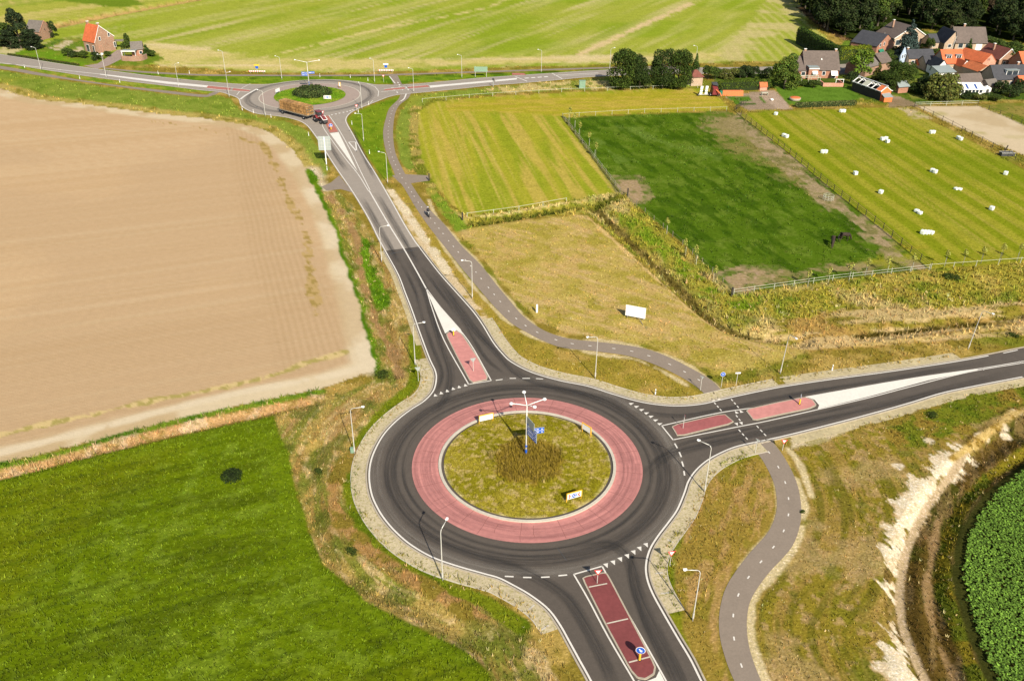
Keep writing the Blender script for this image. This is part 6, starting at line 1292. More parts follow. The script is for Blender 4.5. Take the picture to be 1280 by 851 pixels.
house('timber_shed', 'small wooden shed with a grey roof on the farm yard', (1122.0, 117.0), (1134.0, 116.0), 3.0, 1.8, 1.0, 'x', 'brick', 'sheet_grey', over=.35, cat='shed')
house('brick_kiosk', 'small beige building with a dull red hipped roof beside the big trees', (863.6, 108.0), (877.6, 107.4), 3.4, 2.5, 1.6, 'x', 'brick_pale', 'tile_red', [], [], over=.35, cat='kiosk', hip=1.3)
house('play_house', 'tiny play house with an orange roof at the hedge end', (949.5, 113.6), (958.5, 113.2), 1.6, 1.0, 1.1, 'x', 'brick_pink', 'tile_rust', over=.15, cat='play house')
# conservatory with blue glazing
a_ = P(1199.5, 119.0); t = thing('conservatory', 'white roofed conservatory with two blue roof panes on the long barn', 'conservatory', a_, .02)
part('wall', MB().box(0, 6.4, 0, 2.4, 0, 1.5), M['plaster'], t); R = part('roof', MB().add([(-.2, -.3, 1.5), (6.7, -.3, 1.5), (6.2, 2.6, 2.7), (-.4, 2.6, 2.7), (-.2, -.3, 1.6), (6.7, -.3, 1.6), (6.2, 2.6, 2.8), (-.4, 2.6, 2.8)], [(0, 3, 2, 1), (4, 5, 6, 7), (0, 1, 5, 4), (1, 2, 6, 5), (2, 3, 7, 6), (3, 0, 4, 7)]), M['white'], t)
for x in (1.6, 4.0): part('roof_pane', MB().add([(x, -.1, 1.70), (x + .6, -.1, 1.70), (x + .6, 1.9, 2.53), (x, 1.9, 2.53)], [(0, 1, 2, 3)]), M['bluepane'], R)
for k in range(6): part('window', MB().box(.25 + k * 1.0, .95 + k * 1.0, -.04, -.003, .6, 1.35), M['glass'], t)
a_ = P(1229.5, 117.5); t = thing('garden_tent', 'small white tent beside the conservatory', 'tent', a_, .1); part('canvas', MB().add([(0, 0, 0), (1.9, 0, 0), (1.9, 1.6, 0), (0, 1.6, 0), (0, 0, 1.5), (1.9, 0, 1.5), (1.9, 1.6, 1.5), (0, 1.6, 1.5), (.95, .8, 2.1)], [(0, 1, 5, 4), (1, 2, 6, 5), (2, 3, 7, 6), (3, 0, 4, 7), (4, 5, 8), (5, 6, 8), (6, 7, 8), (7, 4, 8)]), M['white'], t); part('opening', MB().box(.5, 1.3, -.03, -.003, 0, 1.2), M['dark'], t)
house('patio_roof', 'small tan roofed patio shelter right of the white tent', (1233, 116.5), (1245, 115), 3.0, 2.0, 1.2, 'x', 'brick_pale', 'tile_grey', over=.3, cat='shelter')
# open-roofed timber barn under construction
a_ = U(1099.6, 126.5); w_ = 3.2; rz = .24; D_ = 11.5
t = thing('timber_barn', 'long timber barn with an unfinished white rafter roof and orange boarded end', 'barn', (a_[0], a_[1], 0), rz + .12)
part('gable_end', MB().add([(0, 0, 0), (w_, 0, 0), (w_, 0, 2.4), (w_ / 2, 0, 3.5), (0, 0, 2.4)], [(0, 1, 2, 3, 4)]).add([(0, .15, 0), (w_, .15, 0), (w_, .15, 2.4), (w_ / 2, .15, 3.5), (0, .15, 2.4)], [(4, 3, 2, 1, 0)]), M['orange'], t)
part('side_wall', MB().box(0, .15, .153, D_, 0, 2.4), M['dark_wood'], t); part('side_wall', MB().box(w_ - .15, w_, .153, D_, 0, 2.4), M['dark_wood'], t); part('back_wall', MB().box(.153, w_ - .153, D_ - .15, D_, 0, 2.4), M['dark_wood'], t)
mb = MB()
for k in range(7):
    y = .1 + k * (D_ - .3) / 6
    for x0, x1 in ((-.3, w_ / 2), (w_ + .3, w_ / 2)): mb.add([(x0, y, 2.25), (x1, y, 3.5), (x1, y + .22, 3.5), (x0, y + .22, 2.25), (x0, y, 2.43), (x1, y, 3.68), (x1, y + .22, 3.68), (x0, y + .22, 2.43)], [(0, 3, 2, 1), (4, 5, 6, 7), (0, 1, 5, 4), (1, 2, 6, 5), (2, 3, 7, 6), (3, 0, 4, 7)])
for x, z in ((-.3, 2.2), (w_ / 2 - .1, 3.55), (w_ + .1, 2.2)): mb.box(x, x + .2, -.2, D_ + .1, z + .21, z + .36)
R = part('rafters', mb, M['white'], t)
for k, mt in ((0, 'orange'), (3, 'pale_wood')):
    y = .1 + k * (D_ - .3) / 6; part('roof_sheet', MB().add([(-.2, y + .3, 2.5), (w_ / 2, y + .3, 3.72), (w_ / 2, y + 2.0, 3.72), (-.2, y + 2.0, 2.5)], [(0, 1, 2, 3)]), M[mt], R)
for k in (2, 5): y = .1 + k * (D_ - .3) / 6; part('roof_sheet', MB().add([(w_ / 2 + .5, y, 3.6), (w_ + .3, y, 2.8), (w_ + .3, y + 1.3, 2.8), (w_ / 2 + .5, y + 1.3, 3.6)], [(0, 1, 2, 3)]), M['bluepane'], R)
a_ = P(1104.5, 128.2); tag(link('lean_to', MB().box(0, 2.4, 0, 1.6, 0, 1.2).add([(-.1, -.1, 1.25), (2.5, -.1, 1.25), (2.4, 1.8, 2.0), (-.2, 1.8, 2.0), (-.1, -.1, 1.32), (2.5, -.1, 1.32), (2.4, 1.8, 2.07), (-.2, 1.8, 2.07)], [(0, 3, 2, 1), (4, 5, 6, 7), (0, 1, 5, 4), (1, 2, 6, 5), (2, 3, 7, 6), (3, 0, 4, 7)], 1).mesh('lean_to', [M['orange'], M['sheet_grey']]), None, a_, rz), 'small grey roofed lean-to at the orange end of the timber barn', 'shed')
# round pool, stacks, garden things
b = P(993.5, 125.6); t = thing('garden_pool', 'round orange rimmed garden pool on the lawn', 'pool', (b.x, b.y, 0))
part('wall', MB().lathe([(1.3, 0), (1.45, .3), (1.5, .7), (1.38, .75), (1.3, .7)], 28), M['concrete'], t, True); part('cover', MB().lathe([(1.36, .74), (1.3, .82), (.6, .86), (.02, .84)], 28), M['orange'], t, True)
b = P(903, 120); t = thing('orange_stack', 'long orange tarpaulin covered stack beside the vegetable plot', 'stack', (b.x, b.y, 0), 0)
part('tarpaulin', MB().add([(0, 0, 0), (5.6, 0, 0), (5.6, .9, 0), (0, .9, 0), (.05, .15, 1.3), (5.5, .15, 1.35), (5.5, .75, 1.4), (.05, .75, 1.35)], [(0, 1, 5, 4), (1, 2, 6, 5), (2, 3, 7, 6), (3, 0, 4, 7), (4, 5, 6, 7)]), M['orange'], t); part('green_end', MB().box(-.7, -.02, 0, .9, 0, 1.2), M['green_awning'], t)
b = P(891, 121.6); t = thing('red_baler', 'red and grey farm machine with a raised arm parked at the field corner', 'farm machine', (b.x, b.y, 0), .1)
part('body', MB().add([(-.2, 0, .6), (1.6, 0, .6), (1.6, 2.6, .6), (-.2, 2.6, .6), (0, .1, 2.1), (1.4, .1, 1.9), (1.4, 2.4, 2.9), (0, 2.4, 3.0)], [(0, 1, 5, 4), (1, 2, 6, 5), (2, 3, 7, 6), (3, 0, 4, 7), (4, 5, 6, 7), (0, 3, 2, 1)]), M['tractor'], t)
part('hood', MB().add([(-.1, 1.0, 3.02), (1.5, 1.0, 2.7), (1.5, 2.5, 3.3), (-.1, 2.5, 3.3), (-.1, 1.0, 3.12), (1.5, 1.0, 2.8), (1.5, 2.5, 3.4), (-.1, 2.5, 3.4)], [(4, 5, 6, 7), (0, 1, 5, 4), (1, 2, 6, 5), (2, 3, 7, 6), (3, 0, 4, 7)]), M['dark'], t)
part('arm', MB().tube([(.7, 0, 1.9), (1.6, -.9, 1.2), (1.9, -1.4, .5)], .16, 6), M['orange'], t)
for x in (-.35, 1.7): wheel('wheel', t, x, 1.0, .5, .3, 'lamp') 
b = P(875.5, 120.5); t = thing('hay_tedder', 'white and grey hay tedder folded upright beside the red machine', 'farm machine', (b.x, b.y, 0), .1)
for k, x in enumerate((-.3, 1.1)):
    f = part('folded_rotor', MB().add([(x, 0, .5), (x + .7, 0, .5), (x + .9, .2, 2.6), (x + .2, .2, 2.6), (x, .3, .5), (x + .7, .3, .5), (x + .9, .5, 2.6), (x + .2, .5, 2.6)], [(0, 1, 2, 3), (7, 6, 5, 4), (0, 4, 5, 1), (1, 5, 6, 2), (2, 6, 7, 3), (3, 7, 4, 0)]), M['white'], t)
    part('tines', MB().box(x + .1, x + .75, -.06, -.01, 1.1, 1.25).box(x + .15, x + .8, -.06, -.01, 1.8, 1.95), M['green_paint'], f)
part('frame', MB().box(-.5, 2.2, .1, .3, .35, .48), M['galv'], t)
for x in (-.5, 2.1): wheel('wheel', t, x, .35, .33, .2, 'lamp')
b = P(1257.5, 194.5); t = thing('water_trough', 'dark metal water trough behind the bale meadow fence corner', 'trough', (b.x, b.y, 0), .05)
part('tub', MB().box(-1.4, 1.6, -.6, .6, 0, .75), M['dark'], t); part('rim', MB().box(-1.45, 1.65, -.65, -.6, .7, .8).box(-1.45, 1.65, .6, .65, .7, .8), M['galv'], t); b = P(1255.5, 190); tag(link('gate_post', MB().tube([(0, 0, 0), (.4, 0, 1.5)], .13, 8).mesh('gate_post', M['dark_wood']), None, (b.x, b.y, 0)), 'thick dark leaning post beside the water trough', 'post')
b = P(955.5, 119.3); t = thing('garden_bench', 'pale garden table set on the vegetable plot path', 'garden table', (b.x, b.y, 0), .1); part('top', MB().box(-.9, .9, -.4, .4, .65, .72), M['pale_wood'], t)
for x in (-.8, .8): part('leg', MB().box(x - .05, x + .05, -.35, .35, 0, .65), M['pale_wood'], t)
b = P(965, 126); tag(link('wheelbarrow_tub', MB().lathe([(.3, 0), (.5, .35), (.45, .4), (.3, .1)], 14).mesh('wheelbarrow_tub', M['white']), None, (b.x, b.y, 0)), 'small white tub on the bare vegetable plot', 'tub')
for (px_, py_, lb) in ((1187, 68, 'tilted pale utility pole in front of the dark farmhouse wing'), (1080.5, 66, 'leaning pale utility pole beside the orange brick gable house'), (1098, 63.5, 'thin pale aerial pole against the dark roof')):
    b = P(px_, py_); tag(link('utility_pole', MB().tube([(0, 0, 0), (.9, 0, 5.6)], [.12, .08], 8).mesh('utility_pole', M['galv']), None, (b.x, b.y, 0)), lb, 'utility pole', None)

# ------------------------------------------------------------------ fences
def fence(label, pts, step, h, rails=(.5, 1.0), mt='wood', rail_mt=None, pr=.06, name='fence', rr=.03, sm=0):
    p = PP(pts); s = np.r_[0, np.cumsum(np.hypot(*np.diff(p, axis=0).T))]; n = max(2, int(s[-1] / step) + 1); t_ = np.linspace(0, s[-1], n)
    q = np.stack([np.interp(t_, s, p[:, 0]), np.interp(t_, s, p[:, 1])], 1); o = thing(name, label, 'fence', (q[0][0], q[0][1], 0))
    me = MB().tube([(0, 0, -.2), (0, 0, h)], pr, 6).mesh('post', M[mt])
    for i, a in enumerate(q): link('post', me, o, (a[0] - q[0][0], a[1] - q[0][1], (rng.random() - .5) * .08))
    for z in rails:
        ps = [(a[0] - q[0][0], a[1] - q[0][1], z + (rng.random() - .5) * .03) for a in q]; part('rail', MB().tube(ps, rr, 4), M[rail_mt or mt], o)
    return o
fence('white topped rail fence along the upper edge of the dark green pasture', [(703,147),(800,141.5),(908,138.5)], 4.2, 1.15, (.95,), 'pale_wood', rr=.03, pr=.045)
fence('wooden fence along the left side of the dark green pasture', [(703,147),(740,195),(774.5,240)], 3.4, 1.1, (.45, .95), 'wood', 'pale_wood', rr=.025)
fence('wire fence with thin posts between reeds and the pasture', [(775,241),(800,262),(860,313),(917,368)], 3.6, 1.15, (.5, 1.0), 'wood', rr=.012)
fence('pale rail fence along the lower edge of the pasture', [(917,368.5),(1040,351),(1161,337.5)], 3.4, 1.1, (.5, .95), 'pale_wood', rr=.028, pr=.05)
fence('dark post fence between the pasture and the bale meadow', [(920,140),(985,190),(1040,236.5),(1100,284),(1163,336.5)], 3.2, 1.25, (.45, .8, 1.15), 'dark_wood', rr=.035)
fence('rail fence along the lower edge of the bale meadow', [(1163,337),(1280,328.5),(1330,325)], 4.0, 1.1, (.95,), 'pale_wood', rr=.028, pr=.05)
fence('thin tape fence between the mown field and the far road', [(528,128),(600,121.5),(700,115.5),(800,112.3),(872,110)], 6, 1.0, (.9,), 'pale_wood', rr=.035)
fence('dark post fence between the bale meadow and the sand paddock', [(1143,134),(1185,155),(1250,190),(1300,216)], 4.0, 1.3, (.5, 1.1), 'dark_wood', rr=.03)
fence('rail fence along the upper edge of the sand paddock', [(1143,133.5),(1180,132.5),(1222,131.5)], 4, 1.2, (.6, 1.1), 'pale_wood', rr=.05)
fence('dark fence between the sand paddock and rough grass', [(1222,132),(1262,148),(1330,182)], 4.0, 1.1, (.5, 1.0), 'dark_wood', rr=.025)
fence('low tape fence in front of the reeds below the mown field', [(584,271.5),(640,264.5),(708,252.5)], 5, .9, (.8,), 'pale_wood', rr=.035)
fence('short gate fence at the vegetable plot corner', [(918,139),(926,133),(932,131)], 1.0, 1.3, (.5, 1.1), 'dark_wood', rr=.05)
for q, lb in (((536.5, 226), 'thick dark gate post at the end of the field side turn'), ((578, 275), 'dark post at the corner of the mown field ditch'), ((784.5, 244.5), 'dark corner post at the left pasture gate'), ((914.5, 370), 'dark corner post at the lower pasture corner')):
    b = P(*q); tag(link('gate_post', MB().box(-.12, .12, -.12, .12, 0, 1.5).mesh('gate_post', M['dark_wood']), None, (b.x, b.y, 0)), lb, 'gate post')
# ------------------------------------------------------------------ trees, hedges, shrubs
def leaf_cloud(name, lobes, n, size, col, var=.35, up=.25, flat=False, seed=0, shell=.55):
    """many small leaf faces filling the lobes (centre, radii); density rises towards each lobe's skin"""
    rg = np.random.default_rng(seed); vol = np.array([l[1][0] * l[1][1] * l[1][2] for l in lobes]) ** .67; pk = rg.choice(len(lobes), n, p=vol / vol.sum())
    c = np.array([l[0] for l in lobes])[pk]; r = np.array([l[1] for l in lobes])[pk]
    d = rg.normal(size=(n, 3)); d /= np.linalg.norm(d, axis=1)[:, None]; d[:, 2] = np.where(d[:, 2] < -.5, -d[:, 2], d[:, 2]); rad = shell + (1.06 - shell) * rg.random(n) ** .6
    p = c + d * r * rad[:, None]; p[:, 2] = np.maximum(p[:, 2], .05)
    nn = d * .8 + rg.normal(size=(n, 3)) * .55 + np.array([0, 0, up]); nn /= np.linalg.norm(nn, axis=1)[:, None]
    t = np.cross(nn, rg.normal(size=(n, 3))); t /= np.linalg.norm(t, axis=1)[:, None]; b = np.cross(nn, t); s = size * (.6 + .8 * rg.random(n))[:, None]
    V = np.stack([p - t * s, p - b * s * .7, p + t * s, p + b * s * .7], 1)
    lc = (.75 + .5 * rg.random(len(lobes)))[pk]; cc = np.array(col)[None] * (lc * (1 + var * rg.normal(size=n)))[:, None].clip(.25, 2.2); hue = 1 + .12 * rg.normal(size=n); cc[:, 0] *= hue
    C = np.ones((n, 4, 4)); C[:, :, :3] = cc[:, None, :]
    return np_mesh(name, V.reshape(-1, 3), np.arange(n * 4).reshape(-1, 4), M['leaf'], np.clip(C.reshape(-1, 4), 0, 1), 'tint', 4, False)
def lobes_round(R, H, n, seed, base=.25):
    rg = np.random.default_rng(seed); out = [((0, 0, H * .58), (R * .62, R * .62, H * .34))]
    for i in range(n):
        z = base + (1 - base - .12) * rg.random(); rr = R * .66 * math.sqrt(max(.05, 1 - (2 * (z - base) / (1 - base) - .85) ** 2)) if True else 0
        a = rg.random() * 2 * PI; s = R * (.26 + .2 * rg.random()); out.append(((rr * math.cos(a), rr * math.sin(a), z * H), (s, s, s * .85)))
    return out
def lobes_cone(R, H, n, seed):
    rg = np.random.default_rng(seed); out = []
    for i in range(n):
        z = (i + .5) / n; rr = R * (1 - z) ** .65; k = 6 if z < .6 else 3
        for j in range(k):
            a = rg.random() * 2 * PI; s = max(.25, rr * .55); out.append(((rr * .45 * math.cos(a), rr * .45 * math.sin(a), .3 + z * (H - .4)), (s, s, H / n * .8)))
    return out
def trunk_mb(H, r, nb, seed, sp):
    rg = np.random.default_rng(seed); mb = MB().tube([(0, 0, -.3), (.05, 0, H * .25), (-.05, .05, H * .5), (0, 0, H * .8)], [r, r * .8, r * .55, r * .2], 8)
    for i in range(nb):
        a = 2 * PI * i / nb + rg.random(); z = H * (.25 + .3 * rg.random()); mb.tube([(0, 0, z), (sp * .35 * math.cos(a), sp * .35 * math.sin(a), z + H * .14), (sp * .75 * math.cos(a), sp * .75 * math.sin(a), z + H * .22)], [r * .45, r * .3, r * .1], 5)
    return mb
PT = {}
def tree_proto(key, kind, R, H, n, size, col, seed, lob=14, base=.22):
    L = lobes_round(R, H, lob, seed, base) if kind == 'round' else lobes_cone(R, H, lob, seed)
    PT[key] = (leaf_cloud('crown', L, n, size, col, seed=seed), trunk_mb(H, .05 * H * .5 + .08, 5, seed, R).mesh('trunk', M['bark']), R, H)
DK = A(52, 66, 30); MD = A(74, 92, 34); LT = A(110, 136, 44); OL = A(104, 106, 44); BL = A(70, 88, 82)
tree_proto('dk1', 'round', 4.2, 11, 3400, .30, DK, 1); tree_proto('dk2', 'round', 3.6, 9.5, 2800, .30, A(60, 72, 32), 2); tree_proto('md', 'round', 3.8, 10, 3000, .30, MD, 3)
tree_proto('cone', 'cone', 2.4, 10, 2200, .26, A(56, 74, 34), 4, 9); tree_proto('brown', 'round', 3.4, 9, 2600, .3, A(72, 60, 40), 5)
tree_proto('big', 'round', 4.6, 10.5, 9000, .21, A(66, 84, 28), 6, 26, .06); tree_proto('big2', 'round', 4.4, 10.5, 9000, .20, A(56, 74, 28), 7, 26, .06)
tree_proto('bright', 'round', 4.0, 8.2, 7000, .20, A(86, 106, 38), 8, 22, .08); tree_proto('spruce', 'cone', 4.0, 10.5, 14000, .21, BL, 9, 10)
tree_proto('lightc', 'round', 2.6, 7.5, 3000, .2, LT, 10, 12, .2); tree_proto('olive', 'cone', 2.0, 5.6, 2600, .18, OL, 11, 7); tree_proto('conec', 'cone', 1.4, 5.2, 1800, .16, A(70, 96, 34), 12, 7)
tree_proto('darkw', 'round', 3.0, 11.5, 6500, .2, A(50, 64, 36), 13, 26, .04); tree_proto('shrub', 'round', 2.2, 3.2, 2400, .15, A(74, 92, 34), 14, 14, 0); tree_proto('shrubd', 'round', 2.2, 3.2, 2400, .15, A(54, 70, 32), 15, 14, 0); tree_proto('shrubo', 'round', 2.2, 3.2, 2400, .15, A(104, 110, 50), 16, 14, 0)
def tree(key, loc, label, cat='tree', group=None, sc=1.0, sz=None, name='tree'):
    cm, tm, R, H = PT[key]; o = thing(name, label, cat, (loc[0], loc[1], 0), random.random() * 6.28, group); o.scale = (sc, sc, sz or sc)
    link('crown' if cat != 'shrub' else 'foliage', cm, o); link('trunk' if cat != 'shrub' else 'stems', tm, o); return o
def tp(key, px, py, R=None, H=None, **k):
    b = P(px, py); cm, tm, R0, H0 = PT[key]; return tree(key, (b.x, b.y), k.pop('label'), sc=(R or R0) / R0, sz=(H or H0) / H0, **k)
# wood: separate trees
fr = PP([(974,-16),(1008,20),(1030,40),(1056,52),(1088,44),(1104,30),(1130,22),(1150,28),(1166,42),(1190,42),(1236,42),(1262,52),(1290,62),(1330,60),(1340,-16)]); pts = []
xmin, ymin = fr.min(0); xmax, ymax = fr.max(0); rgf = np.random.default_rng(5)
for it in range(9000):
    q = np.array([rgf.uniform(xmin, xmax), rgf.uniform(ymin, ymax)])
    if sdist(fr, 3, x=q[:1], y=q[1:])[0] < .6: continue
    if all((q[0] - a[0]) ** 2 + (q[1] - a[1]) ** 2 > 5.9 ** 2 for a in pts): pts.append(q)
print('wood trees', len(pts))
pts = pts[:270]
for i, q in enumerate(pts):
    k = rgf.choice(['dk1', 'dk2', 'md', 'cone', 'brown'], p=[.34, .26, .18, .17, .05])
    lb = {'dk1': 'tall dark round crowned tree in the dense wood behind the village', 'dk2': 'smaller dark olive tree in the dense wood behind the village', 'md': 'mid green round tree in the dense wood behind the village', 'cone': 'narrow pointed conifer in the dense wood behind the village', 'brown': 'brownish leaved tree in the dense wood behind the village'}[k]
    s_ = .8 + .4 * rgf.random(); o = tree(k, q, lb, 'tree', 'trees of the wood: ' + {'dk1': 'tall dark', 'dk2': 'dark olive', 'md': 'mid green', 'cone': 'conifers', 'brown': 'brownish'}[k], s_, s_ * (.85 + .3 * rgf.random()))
# roadside and garden trees
tp('big', 777, 110.5, 4.3, 10.8, label='large broad leaved roadside tree, left one of the big pair beside the far road', name='broadleaf_tree')
tp('big2', 799, 111, 3.2, 9.6, label='narrower roadside tree filling the right of the left big clump', name='broadleaf_tree')
tp('big2', 828, 110.5, 3.6, 11.2, label='tall dark roadside tree at the left of the right big clump', name='broadleaf_tree')
tp('big', 847, 110.5, 3.9, 10.6, label='large dark roadside tree at the right of the right big clump', name='broadleaf_tree')
tp('conec', 869, 93, 1.5, 5.8, label='small pointed conifer just right of the big roadside trees', name='conifer')
tp('bright', 980, 111, 4.4, 9.4, label='bright green round tree left of the brown roofed cottage', name='broadleaf_tree')
tp('lightc', 1073, 100, 3.3, 9.0, label='light yellow green tree between the cottage and the grey barn', name='broadleaf_tree')
tp('lightc', 1066, 92, 1.9, 5.5, label='small light green tree by the village road bend', name='broadleaf_tree')
tp('spruce', 1131, 75, 4.3, 11.8, label='dark blue spruce standing in front of the tan villa', name='spruce')
tp('big', 1121, 110, 4.9, 7.4, label='large rounded green tree between the brown barn and the farm yard', name='broadleaf_tree')
tp('big', 1108, 113, 3.4, 5.4, label='darker low tree under the large rounded green tree', name='broadleaf_tree')
tp('olive', 1094.5, 106, 2.1, 6.0, label='golden olive conifer in front of the grey barn', name='conifer')
tp('conec', 1208.5, 71.5, 1.6, 5.6, label='clipped cone shaped conifer in front of the large farmhouse', name='conifer')
tp('big2', 1152, 117, 3.6, 4.6, label='dark bushy tree in the shade left of the long barn', name='broadleaf_tree')
tp('shrubo', 1172, 124, 4.4, 6.4, label='large olive brown bush left of the white conservatory', name='bush', cat='shrub')
tp('shrubo', 1186, 122, 3.4, 6.0, label='rounded olive bush touching the end of the long barn', name='bush', cat='shrub')
tp('shrubd', 1160, 116, 3.6, 4.4, label='dark green bush behind the large olive bush', name='bush', cat='shrub')
tp('md', 1266, 84, 3.4, 6.0, label='dark round tree right of the dull red roof', name='broadleaf_tree')
tp('md', 1280, 88, 3.2, 5.4, label='dark round tree at the right frame edge above the slate roof', name='broadleaf_tree')
for q, R_, H_, k, lb in (((1243,64),3,3.6,'shrub','grey green clipped bush right of the farmhouse'), ((1254,68),3,3.4,'shrub','second clipped bush right of the farmhouse'), ((1266,68),3,3.8,'shrub','yellowish bush at the edge of the wood, far right'), ((1233,60),2.8,3.2,'shrub','leafy bush touching the farmhouse right end'),
    ((1161,63),1.6,3.6,'shrub','upright green bush right of the tan villa'), ((1154,61.5),1.3,1.6,'shrub','clipped ball bush at the villa corner'), ((1206,73),2,1.8,'shrubd','dark low bush under the cone shaped conifer'), ((1180,70),2,1.8,'shrub','low bush in front of the dark farmhouse wing'), ((1170,69),2,1.8,'shrub','low bush below the small tan outbuilding'),
    ((1084,54),2.4,6.5,'conec','tall green conifer behind the leaning utility pole'), ((1104,41),2.4,3.2,'shrub','bright bush on the lawn at the wood edge'), ((1110,74),2,2.6,'shrub','leafy bush right of the green awning'), ((1118,72),2.2,3,'shrubd','dark bush between the gable house and the spruce'), ((1107,84),3,4.4,'shrub','green bush behind the large rounded tree'),
    ((1017,110),1.9,2.0,'shrub','round bush in front of the white pergola'), ((1004,108),1.6,1.4,'shrub','low round bush left of the pergola'), ((994,109),1.6,1.2,'shrub','low bush under the bright green tree'), ((1064,105),2.0,3.0,'shrubd','dark bush left of the timber barn'), ((1070,112),1.6,2.4,'shrubd','dark bush at the side of the timber barn'),
    ((1214,124),1.9,1.7,'shrub','green bush in front of the conservatory'), ((1207,123.5),1.8,1.8,'shrubd','dark bush at the left of the conservatory front'), ((1222,125),2.2,1.6,'shrubo','yellowish bush in the conservatory garden'), ((1250,118),2.4,3.4,'shrubd','dark bush under the slate roofed house'), ((1262,121),2.6,2.6,'shrubd','dark bush in the rear garden near the frame edge'), ((1272,116),2.4,3.2,'shrubd','tall dark bush beside the edge shed'), ((1244,126),2.2,1.6,'shrub','low bush at the garden corner above the rough grass'), ((1234,124),2,1.6,'shrub','low bush right of the white tent'),
    ((885,99),2.2,3.4,'shrub','rounded shrub right of the red hipped kiosk'), ((894,99),2,3.0,'shrub','second rounded shrub in the row by the far road'), ((905,98),2.2,2.6,'shrubo','olive shrub in the row by the far road'), ((915,98),2.2,2.8,'shrubo','second olive shrub in the row by the far road'), ((925,97.5),2,2.6,'shrubd','dark shrub near the end of the row by the far road'), ((933,97),2.4,3.2,'shrubd','large dark shrub in the row by the far road'), ((942,97),1.8,3.0,'shrubd','dark upright shrub ending the row by the far road'), ((957,97),2,2.6,'shrubd','dark shrub left of the bright green tree'),
    ((868,104.5),1.5,2.0,'shrub','light bush in front of the beige kiosk'), ((808,111),1.5,1.6,'shrubo','yellowish bush between the two big tree clumps'),
    ((9,57),3.4,7.6,'md','lighter green tree at the upper left frame edge'), ((27,61),3.0,12.6,'darkw','tall dark pointed tree left of the small barn'), ((40,62),3.2,6.6,'darkw','dark bushy tree in front of the small barn'), ((15,60),3.2,6.0,'darkw','dark bushy tree low at the upper left'), ((0,58),3,5.0,'darkw','dark bush cut by the left frame edge'), ((49,61.5),1.8,4.4,'darkw','dark shrub against the barn corner'), ((66.5,47),1.8,4.8,'shrubd','dark shrub behind the small barn'),
    ((85,70.5),1.8,2.2,'shrub','first round bush in the garden row left of the orange roofed house'), ((90.5,72),1.5,1.8,'shrubd','second round bush in the garden row'), ((97,72),1.4,1.6,'shrub','third round bush in the garden row'), ((105.5,73.5),1.6,2.2,'shrub','fourth round bush, nearest the orange roofed house'), ((121.5,75.5),1.8,2.3,'shrubd','dark round bush in front of the brown brick house'), ((135,71),1.3,1.5,'shrub','small round bush at the driveway corner'),
    ((159,66),1.7,3.2,'shrub','round green bush left of the shed'), ((184,70.5),1.7,3.4,'conec','round topped conifer right of the shed'), ((160.5,62),1.0,4.6,'shrub','small clipped tree behind the shed'), ((190,71),1.5,1.8,'shrub','low bush at the plot end near the meadow')):
    nm = 'bush' if k.startswith('shrub') else ('conifer' if k == 'conec' else 'garden_tree'); tp(k, q[0], q[1], R_, H_, label=lb, name=nm, cat='shrub' if nm == 'bush' else 'tree')
# hedges
def hedge(label, a, b, w, h, col, n, size=.13, seed=1, top=None):
    p0, p1 = P(*a), P(*b); L = (p1 - p0).length; k = max(3, int(L / (w * .7))); rg = np.random.default_rng(seed)
    lob = [((L * (i + .5) / k, 0, h * .5), (L / k * .95, w * .5, h * .55 * (.95 + .1 * rg.random()))) for i in range(k)] + [((L * (i + .5) / k, 0, h * .86), (L / k * .8, w * .42, h * .16)) for i in range(k)]
    o = thing('hedge', label, 'hedge', (p0.x, p0.y, 0), math.atan2(p1.y - p0.y, p1.x - p0.x)); link('foliage', leaf_cloud('foliage', lob, n, size, col, seed=seed, shell=.75), o)
    part('core', MB().box(.3, L - .3, -w * .38, w * .38, 0, h * .86), M['hedge_core'], o); return o
M['hedge_core'] = mat('hedge_core', A(46, 60, 22), .95, .3, 6)
hedge('tall dark hedge running down to the village road beside the meadow', (998,54), (1045,81), 3.0, 5.2, A(66, 88, 30), 9000, .2, 1)
hedge('tall bright green hedge across the village road from the cottage', (1046,80), (1084,76.5), 2.2, 4.8, A(118, 132, 30), 6500, .17, 2)
hedge('long clipped hedge behind the vegetable plot', (898,113.5), (962,111.5), 1.8, 2.7, A(86, 106, 30), 6000, .14, 3)
hedge('low shrubby hedge along the lower edge of the lawn', (995,134.5), (1068,131.5), 1.5, 1.2, A(104, 112, 62), 3600, .15, 4)
hedge('grey green clipped hedge along the edge of the wood right of the farmhouse', (1231,55), (1262,66), 2.8, 2.6, A(90, 112, 60), 4500, .16, 5)
hedge('low dark hedge strip beside the front lawn of the left house', (10,69.3), (99,82.5), .8, .6, A(92, 96, 34), 3000, .12, 6)
# dome of shrubs on the far island
rg = np.random.default_rng(3); lob = [((0, 0, .2), (5.2, 5.2, 1.5))] + [((r * math.cos(a), r * math.sin(a), .7), (1.5, 1.5, .8)) for r, a in zip(4.3 * np.sqrt(rg.random(22)), rg.random(22) * 6.28)]
o = thing('shrub_dome', 'wide low dome of dark shrubs under the far roundabout mast', 'shrubbery', (C2[0] + .4, C2[1] + 1.0, .3)); link('foliage', leaf_cloud('foliage', lob, 9000, .17, A(78, 94, 46), seed=8, shell=.7), o)
part('soil', MB().lathe([(5.0, 0), (4.4, .7), (2.5, 1.2), (.1, 1.4)], 24), M['hedge_core'], o, True)
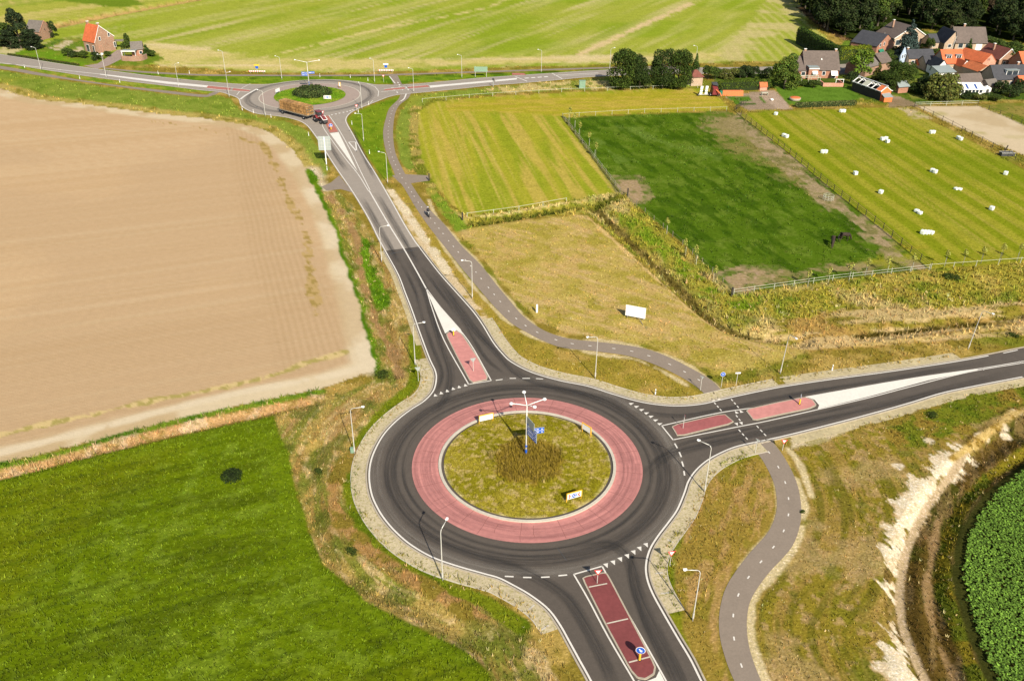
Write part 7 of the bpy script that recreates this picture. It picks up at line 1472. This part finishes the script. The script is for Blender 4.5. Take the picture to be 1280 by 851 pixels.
# young trees with stakes
me_c = leaf_cloud('crown', [((0, 0, 2.3), (.42, .42, .8)), ((.1, .1, 2.8), (.3, .3, .4))], 170, .09, A(166, 168, 80), seed=21, shell=.3); tm = MB().tube([(0, 0, -.1), (.03, 0, 1.5), (0, .02, 2.9)], [.04, .03, .015], 6).mesh('trunk', M['bark']); sk = MB().tube([(.25, 0, -.1), (.25, 0, 1.6)], .035, 6).mesh('stake', M['pale_wood'])
yt = [((1008.7,358), 'first from the left along the lower pasture fence'), ((1033.8,354), 'second from the left along the lower pasture fence'), ((1059.8,350), 'third along the lower pasture fence'), ((1082.6,346.2), 'fourth along the lower pasture fence'), ((1107,341.5), 'fifth along the lower pasture fence'), ((1138.5,340), 'sixth along the lower pasture fence, nearest the corner gate'),
      ((1181,333), 'first beyond the pasture corner at the bale meadow edge'), ((1203,331.5), 'second at the bale meadow lower edge'), ((1226,329.5), 'third at the bale meadow lower edge'), ((1250,328), 'fourth at the bale meadow lower edge'), ((1272,326.5), 'last at the bale meadow lower edge by the frame edge'),
      ((832.8,293), 'upper one along the reed side of the pasture'), ((855,319.4), 'second along the reed side of the pasture'), ((868,330.7), 'third along the reed side of the pasture'), ((893,353), 'lowest along the reed side of the pasture'),
      ((712.6,152), 'topmost along the left pasture fence'), ((717.6,160), 'second from the top along the left pasture fence'), ((725,170), 'third along the left pasture fence'), ((736,182), 'fourth along the left pasture fence'), ((745,197), 'fifth along the left pasture fence')]
for q, lb in yt:
    b = P(*q); o = thing('young_tree', 'staked young tree, ' + lb, 'young tree', (b.x, b.y, 0), random.random() * 6, 'young staked trees'); s_ = .9 + .25 * random.random(); o.scale = (s_, s_, s_); link('crown', me_c, o); link('trunk', tm, o); link('stake', sk, o)
# weed clumps on the verges, and one clump imitating a cast shadow
wc = leaf_cloud('weed_or_shadow_clump', [((0, 0, .25), (.75, .7, .5)), ((.4, .2, .3), (.4, .4, .5)), ((-.4, -.1, .25), (.45, .4, .45))], 420, .09, A(70, 84, 26), seed=31, shell=.3)
wl_ = [((290,597), 'dark round leaf clump added as the camera craft shadow in the bright green field', 1.5), ((440,690), 'dark green weed clump on the verge near the bright green field', .8), ((398,590), 'green weed clump in the straw verge left of the roundabout', .7), ((478,470), 'green weed clump by the corner of the tilled field', 1.3), ((1165,520), 'dark weed clump on the slope below the east road', 1.0), ((1189,348), 'olive weed clump outside the pasture corner', 1.7), ((1267,420), 'weed clump under the far right lamp', 1.0), ((1003,640), 'small weed clump at the lower path edge', .4)]
wd = leaf_cloud('weed_or_shadow_clump', [((0, 0, .3), (1.15, 1.15, .6)), ((.3, -.2, .4), (.7, .7, .5))], 1500, .10, A(38, 52, 14), seed=33, shell=.5)  # dark leaves added in place of the camera craft's shadow on the grass
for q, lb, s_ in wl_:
    b = P(*q); o = link('weed_or_shadow_clump', wd if s_ == 1.5 else wc, None, (b.x, b.y, 0), random.random() * 6); o.scale = (1, 1, 1) if s_ == 1.5 else (s_, s_, s_ * .6); tag(o, lb, 'weeds', 'weed clumps on the verges and one shadow clump')
